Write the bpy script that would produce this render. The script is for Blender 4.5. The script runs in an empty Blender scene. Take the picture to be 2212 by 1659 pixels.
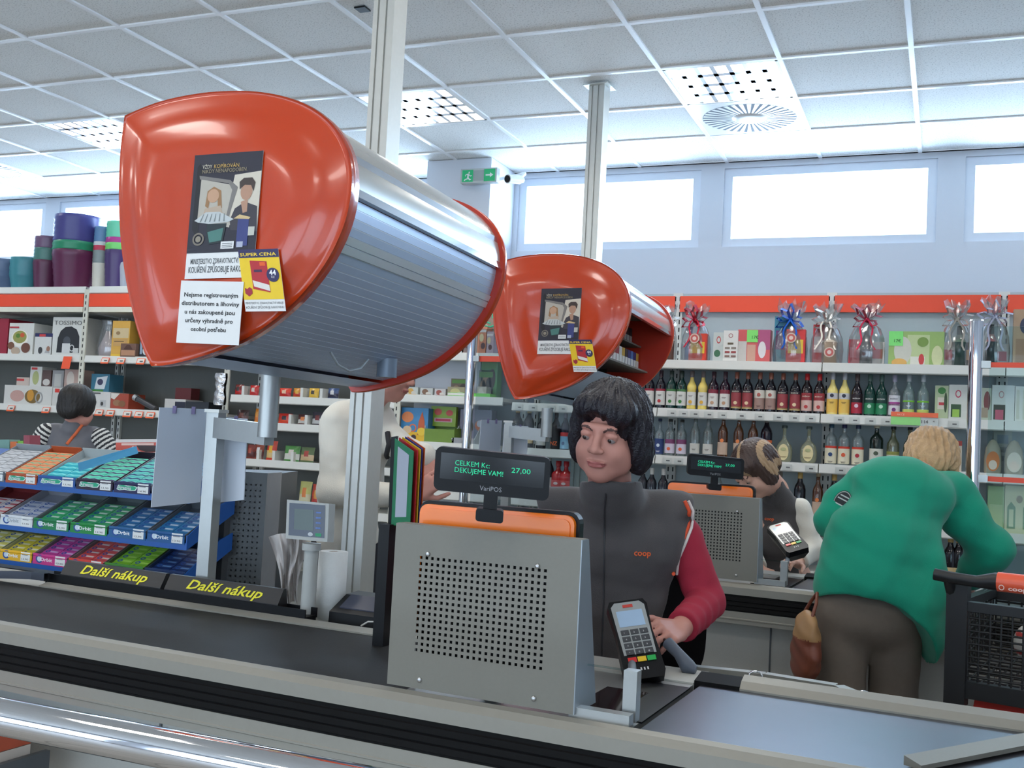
import bpy, math, random
import numpy as np
from mathutils import Vector, Matrix

random.seed(7)
rng = np.random.default_rng(7)
SC = bpy.context.scene
COL = SC.collection

# ---------------------------------------------------------------- camera
FPX, YAW, PIT, ROL = 2285.84, -0.392386, 0.053274, 0.052147
ZC = 1.38
CAM = np.array([0.0, 0.0, ZC])
def _basis():
    cy, sy, cp, sp, cr, sr = math.cos(YAW), math.sin(YAW), math.cos(PIT), math.sin(PIT), math.cos(ROL), math.sin(ROL)
    F = np.array([sy*cp, cy*cp, sp]); R = np.array([cy, -sy, 0.0]); U = np.cross(R, F)
    return cr*R + sr*U, -sr*R + cr*U, F
RR, UU, FF = _basis()
cam_d = bpy.data.cameras.new('camera'); cam = bpy.data.objects.new('camera', cam_d); COL.objects.link(cam)
cam_d.sensor_width = 36.0; cam_d.lens = FPX/2212*36; cam_d.clip_start = 0.05; cam_d.clip_end = 200
cam.matrix_world = Matrix(((RR[0], UU[0], -FF[0], CAM[0]), (RR[1], UU[1], -FF[1], CAM[1]), (RR[2], UU[2], -FF[2], CAM[2]), (0, 0, 0, 1)))
SC.camera = cam
SC.view_settings.view_transform = 'Standard'; SC.view_settings.look = 'None'
SC.view_settings.gamma = 1.0; SC.view_settings.use_curve_mapping = False
SC.view_settings.exposure = -0.22

# ---------------------------------------------------------------- daylight
W = bpy.data.worlds.new('overcast_sky'); SC.world = W; W.use_nodes = True
bg = W.node_tree.nodes['Background']; bg.inputs[0].default_value = (0.70, 0.84, 1.0, 1); bg.inputs[1].default_value = 5.0

CEIL = 3.304; OX, OY = -0.808, 4.539; TILE = 0.6
WALLY = 6.95
FRONTY = -4.6; LEFTX = -10.5; RIGHTX = 4.2
def area(name, loc, rot, sx, sy, power, col, spread=None):
    l = bpy.data.lights.new(name, 'AREA'); l.shape = 'RECTANGLE'; l.size = sx; l.size_y = sy; l.energy = power; l.color = col
    o = bpy.data.objects.new(name, l); COL.objects.link(o); o.location = loc; o.rotation_euler = rot
    return o
# daylight entering by the window strip over the shelves
DAYCOL = (0.58, 0.78, 1.0); LAMPCOL = (1.0, 0.96, 0.90)
area('daylight_back', (-3.0, WALLY+1.15, 2.75), (math.radians(-91), 0, 0), 16, 1.5, 1950, DAYCOL)
area('fill_shopfront', (-3.0, FRONTY-0.2, 1.5), (math.radians(90), 0, 0), 12, 2.4, 62, (1.0, 0.97, 0.93))  # added fill from an unseen shop front, for surfaces facing the viewer
# louvred luminaires in the ceiling: (column, row) of the tile they replace; those behind the viewer included
LUM_SEEN = [(-1, 1), (-4, 1), (-8, 1)]
LUM_REST = [(i, j) for i in (-12, -8, -4, -1, 3) for j in (-3, -7, -11)] + [(3, 1), (-12, 1)]
for (i, j) in LUM_SEEN + LUM_REST:
    seen = (i, j) in LUM_SEEN
    area('luminaire_light', (OX+TILE*(i+.5), OY+TILE*(j+.5), CEIL+(.088 if seen else -.004)), (0, 0, 0), .52, .52, 32 if seen else 14, LAMPCOL)

# ---------------------------------------------------------------- measuring helpers (pixel of the photo -> place in the shop)
def ray(px, py): return FF + RR*(px-1106)/FPX - UU*(py-829.5)/FPX
def D(px, py, d): return CAM + ray(px, py)*d
def PZ(px, py, z): r = ray(px, py); return CAM + r*(z-ZC)/r[2]
def PY(px, py, Y): r = ray(px, py); return CAM + r*Y/r[1]
def PP(px, py, o, n): r = ray(px, py); return CAM + r*(np.dot(np.array(o)-CAM, n)/np.dot(r, n))
def zat(py, X, Y):
    a = FF[0]*X+FF[1]*Y; b = UU[0]*X+UU[1]*Y; t = (829.5-py)/FPX
    return ZC + (t*a-b)/(UU[2]-t*FF[2])
RF = np.array([math.cos(YAW), -math.sin(YAW), 0.0]); FW = np.array([math.sin(YAW), math.cos(YAW), 0.0]); ZU = np.array([0, 0, 1.0])
CAMR = np.stack([RF, FW, ZU], 1)          # columns: right, away, up (level)
def rotz(a): c, s = math.cos(a), math.sin(a); return np.array([[c, -s, 0], [s, c, 0], [0, 0, 1.0]])
def rotx(a): c, s = math.cos(a), math.sin(a); return np.array([[1.0, 0, 0], [0, c, -s], [0, s, c]])
def roty(a): c, s = math.cos(a), math.sin(a); return np.array([[c, 0, s], [0, 1.0, 0], [-s, 0, c]])
def nrm(v): v = np.asarray(v, float); return v/np.linalg.norm(v)

# ---------------------------------------------------------------- materials
def lin(c): return tuple(((x/255)/12.92 if x/255 <= 0.04045 else (((x/255)+0.055)/1.055)**2.4) for x in c)
_M = {}
def M(name, col=(128, 128, 128), rough=0.5, metal=0.0, var=0.06, scale=30.0, bump=0.0, bscale=None, coat=0.0, emit=None, estr=0.0, spec=0.5, sheen=0.0, aniso=None):
    if name in _M: return _M[name]
    m = bpy.data.materials.new(name); m.use_nodes = True; nt = m.node_tree; b = nt.nodes['Principled BSDF']
    c = lin(col)
    tc = nt.nodes.new('ShaderNodeTexCoord')
    if var > 0:
        n = nt.nodes.new('ShaderNodeTexNoise'); n.inputs['Scale'].default_value = scale; n.inputs['Detail'].default_value = 3
        nt.links.new(tc.outputs['Object'], n.inputs['Vector'])
        r = nt.nodes.new('ShaderNodeMapRange'); r.inputs[3].default_value = 1-var; r.inputs[4].default_value = 1+var
        nt.links.new(n.outputs['Fac'], r.inputs[0])
        mx = nt.nodes.new('ShaderNodeVectorMath'); mx.operation = 'SCALE'; mx.inputs[0].default_value = c
        nt.links.new(r.outputs[0], mx.inputs['Scale']); nt.links.new(mx.outputs[0], b.inputs['Base Color'])
    else:
        b.inputs['Base Color'].default_value = (*c, 1)
    b.inputs['Roughness'].default_value = rough; b.inputs['Metallic'].default_value = metal
    b.inputs['Specular IOR Level'].default_value = spec; b.inputs['Coat Weight'].default_value = coat
    if coat: b.inputs['Coat Roughness'].default_value = 0.06
    if sheen: b.inputs['Sheen Weight'].default_value = sheen
    if emit: b.inputs['Emission Color'].default_value = (*lin(emit), 1); b.inputs['Emission Strength'].default_value = estr
    if bump > 0:
        n2 = nt.nodes.new('ShaderNodeTexNoise'); n2.inputs['Scale'].default_value = bscale or scale*4; n2.inputs['Detail'].default_value = 2
        nt.links.new(tc.outputs['Object'], n2.inputs['Vector'])
        bp = nt.nodes.new('ShaderNodeBump'); bp.inputs['Strength'].default_value = bump; bp.inputs['Distance'].default_value = 0.004
        nt.links.new(n2.outputs['Fac'], bp.inputs['Height']); nt.links.new(bp.outputs[0], b.inputs['Normal'])
    m.diffuse_color = (*c, 1)
    _M[name] = m; return m
def glassy(name, tint=(255, 255, 255), gloss=0.12, rough=0.05, milky=0.0, mcol=(230, 230, 230), ior=1.45):
    if name in _M: return _M[name]
    m = bpy.data.materials.new(name); m.use_nodes = True; nt = m.node_tree; nt.nodes.clear()
    out = nt.nodes.new('ShaderNodeOutputMaterial'); t = nt.nodes.new('ShaderNodeBsdfTransparent'); g = nt.nodes.new('ShaderNodeBsdfGlossy')
    t.inputs[0].default_value = (*lin(tint), 1); g.inputs['Roughness'].default_value = rough
    fr = nt.nodes.new('ShaderNodeFresnel'); ge = nt.nodes.new('ShaderNodeNewGeometry'); mr = nt.nodes.new('ShaderNodeMapRange')
    mr.inputs[3].default_value = ior; mr.inputs[4].default_value = 1/ior; nt.links.new(ge.outputs['Backfacing'], mr.inputs[0]); nt.links.new(mr.outputs[0], fr.inputs[0])
    ad = nt.nodes.new('ShaderNodeMath'); ad.operation = 'ADD'; ad.inputs[1].default_value = gloss; ad.use_clamp = True
    nt.links.new(fr.outputs[0], ad.inputs[0]); mx = nt.nodes.new('ShaderNodeMixShader')
    nt.links.new(ad.outputs[0], mx.inputs[0]); nt.links.new(t.outputs[0], mx.inputs[1]); nt.links.new(g.outputs[0], mx.inputs[2])
    last = mx
    if milky > 0:
        d = nt.nodes.new('ShaderNodeBsdfDiffuse'); d.inputs[0].default_value = (*lin(mcol), 1)
        m2 = nt.nodes.new('ShaderNodeMixShader'); m2.inputs[0].default_value = milky
        nt.links.new(mx.outputs[0], m2.inputs[1]); nt.links.new(d.outputs[0], m2.inputs[2]); last = m2
    nt.links.new(last.outputs[0], out.inputs[0]); _M[name] = m; return m
def C(col, rough=0.5):                     # plain printed colour
    return M('print_%02x%02x%02x_%d' % (*[int(x) for x in col], int(rough*100)), col, rough, var=0.05, scale=60)
def emissive(name, col, st):
    return M(name, (10, 10, 10), 0.5, var=0, emit=col, estr=st)

ORANGE = M('orange_gloss_shell', (192, 62, 22), 0.2, coat=0.35, var=0.03, scale=6)
ORANGE_IN = M('orange_red_inner_shell', (196, 50, 28), 0.3, var=0.03)
ALU = M('brushed_aluminium', (172, 174, 172), 0.36, 0.75, var=0.05, scale=60)
ALU_L = M('pale_anodised_aluminium', (200, 200, 194), 0.4, 0.45, var=0.04, scale=60)
RIMM = M('rim_aluminium', (146, 143, 134), 0.42, 0.3, var=0.04, scale=60)
STEEL = M('stainless_plate', (82, 84, 92), 0.34, 0.9, var=0.06, scale=14)
CHROME = M('chrome', (225, 225, 228), 0.05, 1.0, var=0.02)
GREYP = M('grey_powder_coat', (121, 119, 110), 0.5, 0.1, var=0.04, scale=160, bump=0.05, bscale=900)
GREYL = M('light_grey_laminate', (172, 172, 166), 0.6, var=0.06, scale=200)
GREYD = M('dark_grey_metal', (84, 88, 92), 0.5, 0.3)
BLACKP = M('black_plastic', (16, 17, 20), 0.4, var=0.1, spec=0.25)
BLACKR = M('black_rubber', (12, 12, 13), 0.7, var=0.2, spec=0.2)
BELT = M('belt_rubber', (30, 30, 30), 0.62, var=0.28, scale=5, bump=0.1, bscale=300, spec=0.22)
WHITE = M('white_enamel', (218, 218, 212), 0.45, var=0.03)
WHITEP = M('white_paper', (226, 227, 226), 0.7, var=0.03)
INK = M('black_ink', (26, 26, 28), 0.6, var=0)
GLASS = glassy('clear_glass', (236, 246, 246), 0.0, 0.02, ior=1.22)
CELLO = glassy('clear_cellophane', (226, 228, 228), 0.12, 0.12, 0.09, (214, 214, 216))
SCREW = M('screw_steel', (190, 190, 190), 0.3, 0.9, var=0.05)

# ---------------------------------------------------------------- mesh builder
class MB:
    def __init__(s): s.v = []; s.f = []; s.m = []; s.s = []; s.mats = []
    def mi(s, mat):
        if mat not in s.mats: s.mats.append(mat)
        return s.mats.index(mat)
    def add(s, vs, fs, mat, smooth=False):
        b = len(s.v); s.v.extend([tuple(map(float, p)) for p in vs])
        if isinstance(mat, (list, tuple)):
            ids = [s.mi(m) for m in mat]
        else: ids = [s.mi(mat)]*len(fs)
        for k, f in enumerate(fs): s.f.append([b+i for i in f]); s.m.append(ids[k]); s.s.append(smooth)
        return s
    def box(s, c, size, mat, R=None):
        h = np.array(size)/2; R = np.eye(3) if R is None else R; c = np.array(c, float)
        vs = [c + R @ (h*np.array([x, y, z])) for x in (-1, 1) for y in (-1, 1) for z in (-1, 1)]
        return s.add(vs, [(0, 1, 3, 2), (4, 6, 7, 5), (0, 4, 5, 1), (2, 3, 7, 6), (0, 2, 6, 4), (1, 5, 7, 3)], mat)
    def hexa(s, b4, t4, mat):              # bottom 4 and top 4 corners, both counter-clockwise from above
        return s.add(list(b4)+list(t4), [(3, 2, 1, 0), (4, 5, 6, 7), (0, 1, 5, 4), (1, 2, 6, 5), (2, 3, 7, 6), (3, 0, 4, 7)], mat)
    def rbox(s, c, size, r, mat, R=None, n=4, smooth=False):   # box with its outline rounded in the local x-z plane
        w, d, h = size; r = min(r, w/2-1e-4, h/2-1e-4); pts = []
        for (cx, cz, a0) in ((w/2-r, h/2-r, 0), (-w/2+r, h/2-r, 90), (-w/2+r, -h/2+r, 180), (w/2-r, -h/2+r, 270)):
            for k in range(n+1):
                a = math.radians(a0+90*k/n); pts.append((cx+r*math.cos(a), cz+r*math.sin(a)))
        R = np.eye(3) if R is None else R; c = np.array(c, float)
        fr = [c+R @ np.array([x, -d/2, z]) for x, z in pts]
        return s.prism(fr, R @ np.array([0, d, 0]), mat)
    def prism(s, poly, off, mat, side=None):
        n = len(poly); poly = [np.array(p, float) for p in poly]; off = np.array(off, float)
        fs = [list(range(n))[::-1], list(range(n, 2*n))] + [(i, (i+1) % n, n+(i+1) % n, n+i) for i in range(n)]
        return s.add(poly+[p+off for p in poly], fs, mat)
    def cyl(s, a, b, r, mat, r2=None, n=16, cap=True, smooth=True):
        a = np.array(a, float); b = np.array(b, float); r2 = r if r2 is None else r2; d = nrm(b-a)
        x = nrm(np.cross(d, [0, 0, 1] if abs(d[2]) < .9 else [1, 0, 0])); y = np.cross(d, x)
        vs = []
        for (p, q) in ((a, r), (b, r2)):
            for k in range(n):
                t = 2*math.pi*k/n; vs.append(p+q*(x*math.cos(t)+y*math.sin(t)))
        s.add(vs, [(k, (k+1) % n, n+(k+1) % n, n+k) for k in range(n)], mat, smooth)
        if cap: s.add([vs[k] for k in range(n)], [list(range(n))[::-1]], mat); s.add([vs[n+k] for k in range(n)], [list(range(n))], mat)
        return s
    def tube(s, pts, r, mat, n=8, cap=True):
        P = [np.array(p, float) for p in pts]; rings = []; up = None
        for i, p in enumerate(P):
            d = nrm((P[min(i+1, len(P)-1)]-P[max(i-1, 0)]))
            if up is None: up = nrm(np.cross(d, [0, 0, 1] if abs(d[2]) < .9 else [1, 0, 0]))
            x = nrm(up - d*np.dot(up, d)); y = np.cross(d, x); up = x
            rr = r[i] if isinstance(r, (list, tuple)) else r
            rings += [p+rr*(x*math.cos(2*math.pi*k/n)+y*math.sin(2*math.pi*k/n)) for k in range(n)]
        L = len(P)
        s.add(rings, [(i*n+k, i*n+(k+1) % n, (i+1)*n+(k+1) % n, (i+1)*n+k) for i in range(L-1) for k in range(n)], mat, True)
        if cap: s.add(rings[:n], [list(range(n))[::-1]], mat); s.add(rings[-n:], [list(range(n))], mat)
        return s
    def lathe(s, prof, o, mat, n=16, smooth=True, sx=1, sy=1, R=None):
        o = np.array(o, float); vs = []; R = np.eye(3) if R is None else R
        for (r, z) in prof:
            for k in range(n):
                t = 2*math.pi*k/n; vs.append(o+R @ np.array([r*sx*math.cos(t), r*sy*math.sin(t), z]))
        L = len(prof); fs = [(i*n+k, i*n+(k+1) % n, (i+1)*n+(k+1) % n, (i+1)*n+k) for i in range(L-1) for k in range(n)]
        if isinstance(mat, (list, tuple)): mat = [mat[i] for i in range(L-1) for k in range(n)]
        s.add(vs, fs, mat, smooth)
        m0 = mat[0] if isinstance(mat, list) else mat; m1 = mat[-1] if isinstance(mat, list) else mat
        if prof[0][0] > 1e-4: s.add(vs[:n], [list(range(n))[::-1]], m0)
        if prof[-1][0] > 1e-4: s.add(vs[-n:], [list(range(n))], m1)
        return s
    def ball(s, c, rad, mat, n=14, R=None):
        rad = (rad,)*3 if np.isscalar(rad) else rad; R = np.eye(3) if R is None else R; c = np.array(c, float); vs = []; m = n//2
        for i in range(m+1):
            a = math.pi*i/m
            for k in range(n):
                t = 2*math.pi*k/n; vs.append(c+R @ np.array([rad[0]*math.sin(a)*math.cos(t), rad[1]*math.sin(a)*math.sin(t), -rad[2]*math.cos(a)]))
        return s.add(vs, [(i*n+k, i*n+(k+1) % n, (i+1)*n+(k+1) % n, (i+1)*n+k) for i in range(m) for k in range(n)], mat, True)
    def quad(s, p, mat): return s.add(p, [(0, 1, 2, 3)], mat)
    def build(s, name, parent=None, origin=None, weld=False, mods=None, **tags):
        org = np.array(origin if origin is not None else (WPOS[parent.name] if parent is not None else (0, 0, 0)), float)
        me = bpy.data.meshes.new(name); me.from_pydata([tuple(np.array(p)-org) for p in s.v], [], s.f)
        for m in s.mats: me.materials.append(m)
        me.polygons.foreach_set('material_index', s.m); me.polygons.foreach_set('use_smooth', s.s); me.update()
        if weld:
            import bmesh
            bm = bmesh.new(); bm.from_mesh(me); bmesh.ops.remove_doubles(bm, verts=bm.verts, dist=1e-5); bm.to_mesh(me); bm.free()
        o = bpy.data.objects.new(name, me); COL.objects.link(o)
        if parent is not None:
            o.parent = parent; WPOS[o.name] = org
            o.location = tuple(org-WPOS[parent.name])
        else: o.location = tuple(org); WPOS[o.name] = org
        for k, v in tags.items():
            if v is not None: o[k] = v
        return o
WPOS = {}
def thing(name, loc, label, cat, group=None, kind=None):
    o = bpy.data.objects.new(name, None); COL.objects.link(o); o.location = tuple(float(x) for x in loc); o.empty_display_size = 0.05
    WPOS[o.name] = np.array(loc, float); o['label'] = label; o['category'] = cat
    if group: o['group'] = group
    if kind: o['kind'] = kind
    return o
CHILD = {}
def kids(o):
    return [c for c in bpy.data.objects if c.parent == o]
def copy_tree(o, loc=None, label=None, group=None, rot=None, scale=None, cache={}):
    if o.name not in cache: cache[o.name] = kids(o)
    c = o.copy(); COL.objects.link(c)
    if loc is not None: c.location = tuple(float(x) for x in loc)
    if rot is not None: c.rotation_euler = rot
    if scale is not None: c.scale = scale if not np.isscalar(scale) else (scale,)*3
    if label: c['label'] = label
    if group: c['group'] = group
    WPOS[c.name] = np.array(c.location)
    for ch in cache[o.name]:
        d = copy_tree(ch); d.parent = c; d.matrix_parent_inverse = ch.matrix_parent_inverse.copy()
    return c

# ---------------------------------------------------------------- lettering and flat print
_TX = {}
def glyphs(text, bold=0.0, shear=0.0, space=1.0):
    key = (text, bold, shear, space)
    if key in _TX: return _TX[key]
    cu = bpy.data.curves.new('lettering', 'FONT'); cu.body = text; cu.size = 1.0; cu.offset = bold; cu.shear = shear; cu.space_character = space
    cu.resolution_u = 2
    ob = bpy.data.objects.new('lettering', cu)
    me = bpy.data.meshes.new_from_object(ob)
    V = np.array([v.co[:2] for v in me.vertices]).reshape(-1, 2); Fs = [list(p.vertices) for p in me.polygons]
    bpy.data.objects.remove(ob); bpy.data.curves.remove(cu); bpy.data.meshes.remove(me)
    if len(V): V = V - [V[:, 0].min(), 0]
    _TX[key] = (V, Fs); return _TX[key]
class Card:                                # a flat printed face: origin (lower left), in-plane axes in metres, outward normal
    def __init__(s, o, ex, ey): s.o = np.array(o, float); s.ex = np.array(ex, float); s.ey = np.array(ey, float); s.n = nrm(np.cross(s.ex, s.ey))
    @staticmethod
    def quad(bl, br, tl): return Card(bl, np.array(br)-bl, np.array(tl)-bl)
    def p(s, u, v, h=0): return s.o + s.ex*u + s.ey*v + s.n*h
    def rect(s, mb, u0, v0, u1, v1, mat, h=0.0004):
        mb.add([s.p(u0, v0, h), s.p(u1, v0, h), s.p(u1, v1, h), s.p(u0, v1, h)], [(0, 1, 2, 3)], mat)
    def poly(s, mb, pts, mat, h=0.0006): mb.add([s.p(u, v, h) for u, v in pts], [list(range(len(pts)))], mat)
    def disc(s, mb, cu, cv, ru, rv, mat, h=0.0008, n=20, a0=0, a1=360, hole=None):
        A = [math.radians(a0+(a1-a0)*k/n) for k in range(n+1)]
        if hole:
            for k in range(n):
                mb.add([s.p(cu+q*ru*math.cos(a), cv+q*rv*math.sin(a), h) for a, q in ((A[k], hole), (A[k], 1), (A[k+1], 1), (A[k+1], hole))], [(0, 1, 2, 3)], mat)
        else: mb.add([s.p(cu+ru*math.cos(a), cv+rv*math.sin(a), h) for a in A[:-1 if a1-a0 == 360 else None]], [list(range(n if a1-a0 == 360 else n+1))], mat)
    def text(s, mb, txt, u, v, size, mat, h=0.0012, align='l', width=None, bold=0.0, shear=0.0, space=1.0):
        V, Fs = glyphs(txt, bold, shear, space)
        if not len(V): return
        lu = np.linalg.norm(s.ex); lv = np.linalg.norm(s.ey)      # size is in metres; u, v in card fractions
        w = V[:, 0].max(); k = size; kx = size if width is None else width*lu/w
        x0 = {'l': 0, 'c': -w*kx/2, 'r': -w*kx}[align]
        pts = [s.p(u+(x0+x*kx)/lu, v+y*k/lv, h) for x, y in V]
        mb.add(pts, Fs, mat)

# ---------------------------------------------------------------- organic surfaces (smooth blends of rounded volumes, meshed)
class Blob:
    def __init__(s): s.ops = []
    def ell(s, c, r, R=None, k=0.02, op='u'): s.ops.append(('e', np.array(c, float), np.array(r, float), R, k, op)); return s
    def cap(s, a, b, ra, rb=None, k=0.02, op='u'): s.ops.append(('c', np.array(a, float), np.array(b, float), (ra, ra if rb is None else rb), k, op)); return s
    def chain(s, pts, rs, k=0.02, op='u'):
        for i in range(len(pts)-1): s.cap(pts[i], pts[i+1], rs[i], rs[i+1], k, op)
        return s
    def plane(s, p, n): s.ops.append(('p', np.array(p, float), nrm(n), None, 0, 'i')); return s    # keeps the side the normal points away from
    def bounds(s):
        lo = np.full(3, 1e9); hi = -lo
        for o in s.ops:
            if o[5] != 'u': continue
            if o[0] == 'e': r = max(o[2]); pts = [o[1]-r, o[1]+r]
            elif o[0] == 'c': r = max(o[3]); pts = [o[1]-r, o[1]+r, o[2]-r, o[2]+r]
            for p in pts: lo = np.minimum(lo, p); hi = np.maximum(hi, p)
        return lo, hi
    def sd(s, o, P):
        if o[0] == 'e':
            q = P-o[1]
            if o[3] is not None: q = q @ o[3]
            k0 = np.linalg.norm(q/o[2], axis=-1); k1 = np.linalg.norm(q/(o[2]**2), axis=-1)+1e-9
            return k0*(k0-1)/k1
        if o[0] == 'c':
            ab = o[2]-o[1]; L = ab @ ab+1e-12; h = np.clip(((P-o[1]) @ ab)/L, 0, 1)
            return np.linalg.norm(P-o[1]-h[..., None]*ab, axis=-1)-(o[3][0]+(o[3][1]-o[3][0])*h)
        return (P-o[1]) @ o[2]
    def mesh(s, res, noise=None):
        lo, hi = s.bounds(); lo = lo-3*res; hi = hi+3*res
        n = np.ceil((hi-lo)/res).astype(int)+1
        ax = [lo[i]+res*np.arange(n[i]) for i in range(3)]
        V = np.full(n, 1.0, np.float32); idx = None
        for o in s.ops:
            k = max(o[4], 1e-5); m = k*1.5+4*res
            if o[0] == 'p': sl = tuple(slice(0, n[i]) for i in range(3))
            else:
                if o[0] == 'e': r = max(o[2]); l = o[1]-r-m; h = o[1]+r+m
                else: r = max(o[3]); l = np.minimum(o[1], o[2])-r-m; h = np.maximum(o[1], o[2])+r+m
                a = np.clip(((l-lo)/res).astype(int), 0, n); b = np.clip(((h-lo)/res).astype(int)+1, 0, n)
                if (b <= a).any(): continue
                sl = tuple(slice(a[i], b[i]) for i in range(3))
            P = np.stack(np.meshgrid(*[ax[i][sl[i]] for i in range(3)], indexing='ij'), -1)
            d = s.sd(o, P).astype(np.float32); v = V[sl]
            if o[5] == 'u':
                h = np.clip(.5+.5*(v-d)/k, 0, 1); V[sl] = v+(d-v)*h-k*h*(1-h)
            elif o[5] == 's':
                d = -d; h = np.clip(.5-.5*(v-d)/k, 0, 1); V[sl] = v+(d-v)*h+k*h*(1-h)
            else: V[sl] = np.maximum(v, d)
        if noise is not None:
            near = np.abs(V) < 4*res; I = np.argwhere(near); P = lo+I*res; V[near] += noise(P).astype(np.float32)
        # surface nets
        S = V < 0
        c = np.zeros([q-1 for q in n], np.int8)
        for dx in (0, 1):
            for dy in (0, 1):
                for dz in (0, 1): c += S[dx:n[0]-1+dx, dy:n[1]-1+dy, dz:n[2]-1+dz]
        act = (c > 0) & (c < 8); I = np.argwhere(act); vid = np.full(act.shape, -1, np.int64); vid[act] = np.arange(len(I))
        acc = np.zeros((len(I), 3)); cnt = np.zeros(len(I))
        cor = [(x, y, z) for x in (0, 1) for y in (0, 1) for z in (0, 1)]
        for a in cor:
            for b in cor:
                if sum(abs(a[i]-b[i]) for i in range(3)) != 1 or a > b: continue
                va = V[tuple((I+a).T)]; vb = V[tuple((I+b).T)]; x = (va < 0) != (vb < 0)
                t = np.where(x, va/(va-vb+1e-12*(va == vb)), 0)[:, None]
                acc += np.where(x[:, None], np.array(a)+t*(np.array(b)-np.array(a)), 0); cnt += x
        pos = lo+(I+acc/np.maximum(cnt, 1)[:, None])*res
        F = []
        for axs in range(3):
            o1, o2 = [(1, 2), (2, 0), (0, 1)][axs]
            e = [slice(None)]*3; e2 = [slice(None)]*3; e[axs] = slice(0, -1); e2[axs] = slice(1, None)
            A, B = S[tuple(e)], S[tuple(e2)]
            J = np.argwhere(A != B); J = J[(J[:, o1] > 0) & (J[:, o2] > 0) & (J[:, o1] < n[o1]-1) & (J[:, o2] < n[o2]-1)]
            u1 = np.zeros(3, int); u1[o1] = 1; u2 = np.zeros(3, int); u2[o2] = 1
            q = np.stack([vid[tuple((J-u1-u2).T)], vid[tuple((J-u2).T)], vid[tuple(J.T)], vid[tuple((J-u1).T)]], 1)
            fl = ~A[tuple(J.T)]; q[fl] = q[fl][:, ::-1]; F.append(q)
        return pos, np.concatenate(F)
    def build(s, name, mat, res, parent, X=None, noise=None, color=None, **tags):
        """X: 4x4 placing the local volume in the shop. color: function(points)->material number, mat then a list."""
        P, F = s.mesh(res, noise)
        mats = mat if isinstance(mat, (list, tuple)) else [mat]
        cid = color(P[F].mean(1)) if color is not None else np.zeros(len(F), int)
        if X is not None: P = P @ X[:3, :3].T+X[:3, 3]
        org = WPOS[parent.name] if parent is not None else np.zeros(3)
        me = bpy.data.meshes.new(name); me.from_pydata((P-org).tolist(), [], F.tolist())
        for m in mats: me.materials.append(m)
        me.polygons.foreach_set('material_index', np.asarray(cid, np.int32)); me.polygons.foreach_set('use_smooth', [True]*len(F)); me.update()
        o = bpy.data.objects.new(name, me); COL.objects.link(o)
        if parent is not None: o.parent = parent
        WPOS[o.name] = org
        for k, v in tags.items(): o[k] = v
        return o
def X4(R, t): X = np.eye(4); X[:3, :3] = R; X[:3, 3] = t; return X
def apply(X, p): return X[:3, :3] @ np.array(p, float)+X[:3, 3]

SKIN = M('skin_warm', (196, 140, 126), 0.5, var=0.05, scale=14, spec=0.3)
SKIN2 = M('skin_pale', (214, 168, 148), 0.5, var=0.05, scale=14, spec=0.3)
LIP = M('lips', (168, 96, 92), 0.42, var=0.03)
BROWM = M('dark_brow_hair', (84, 58, 54), 0.7, var=0.1)
EYEW = M('eye_white', (150, 140, 138), 0.25, var=0)
EYEI = M('eye_iris_dark', (40, 28, 24), 0.15, var=0)
HAIRB = M('black_hair', (25, 22, 32), 0.42, var=0.5, scale=70, bump=0.7, bscale=260)
HAIRG = M('ash_blond_hair', (186, 152, 112), 0.55, var=0.3, scale=60, bump=0.6, bscale=220)
HAIRD = M('dark_brown_hair', (44, 34, 32), 0.5, var=0.4, scale=60, bump=0.6, bscale=220)
FLEECE = M('grey_fleece', (78, 75, 76), 0.95, var=0.10, scale=20, bump=0.35, bscale=500, sheen=0.15)
REDK = M('raspberry_red_knit', (158, 32, 56), 0.85, var=0.08, scale=25, bump=0.25, bscale=500)
WHITEK = M('white_fleece', (222, 219, 208), 0.95, var=0.05, scale=15, bump=0.3, bscale=420)
GREEN = M('green_knit', (0, 142, 112), 0.9, var=0.10, scale=12, bump=0.3, bscale=520, sheen=0.15)
TROUS = M('grey_brown_wool', (108, 98, 88), 0.9, var=0.08, scale=60, bump=0.2, bscale=600)
DARKJ = M('dark_trouser_cloth', (38, 40, 48), 0.9, var=0.1)
SHOE = M('black_shoe_leather', (24, 22, 22), 0.4)

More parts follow.
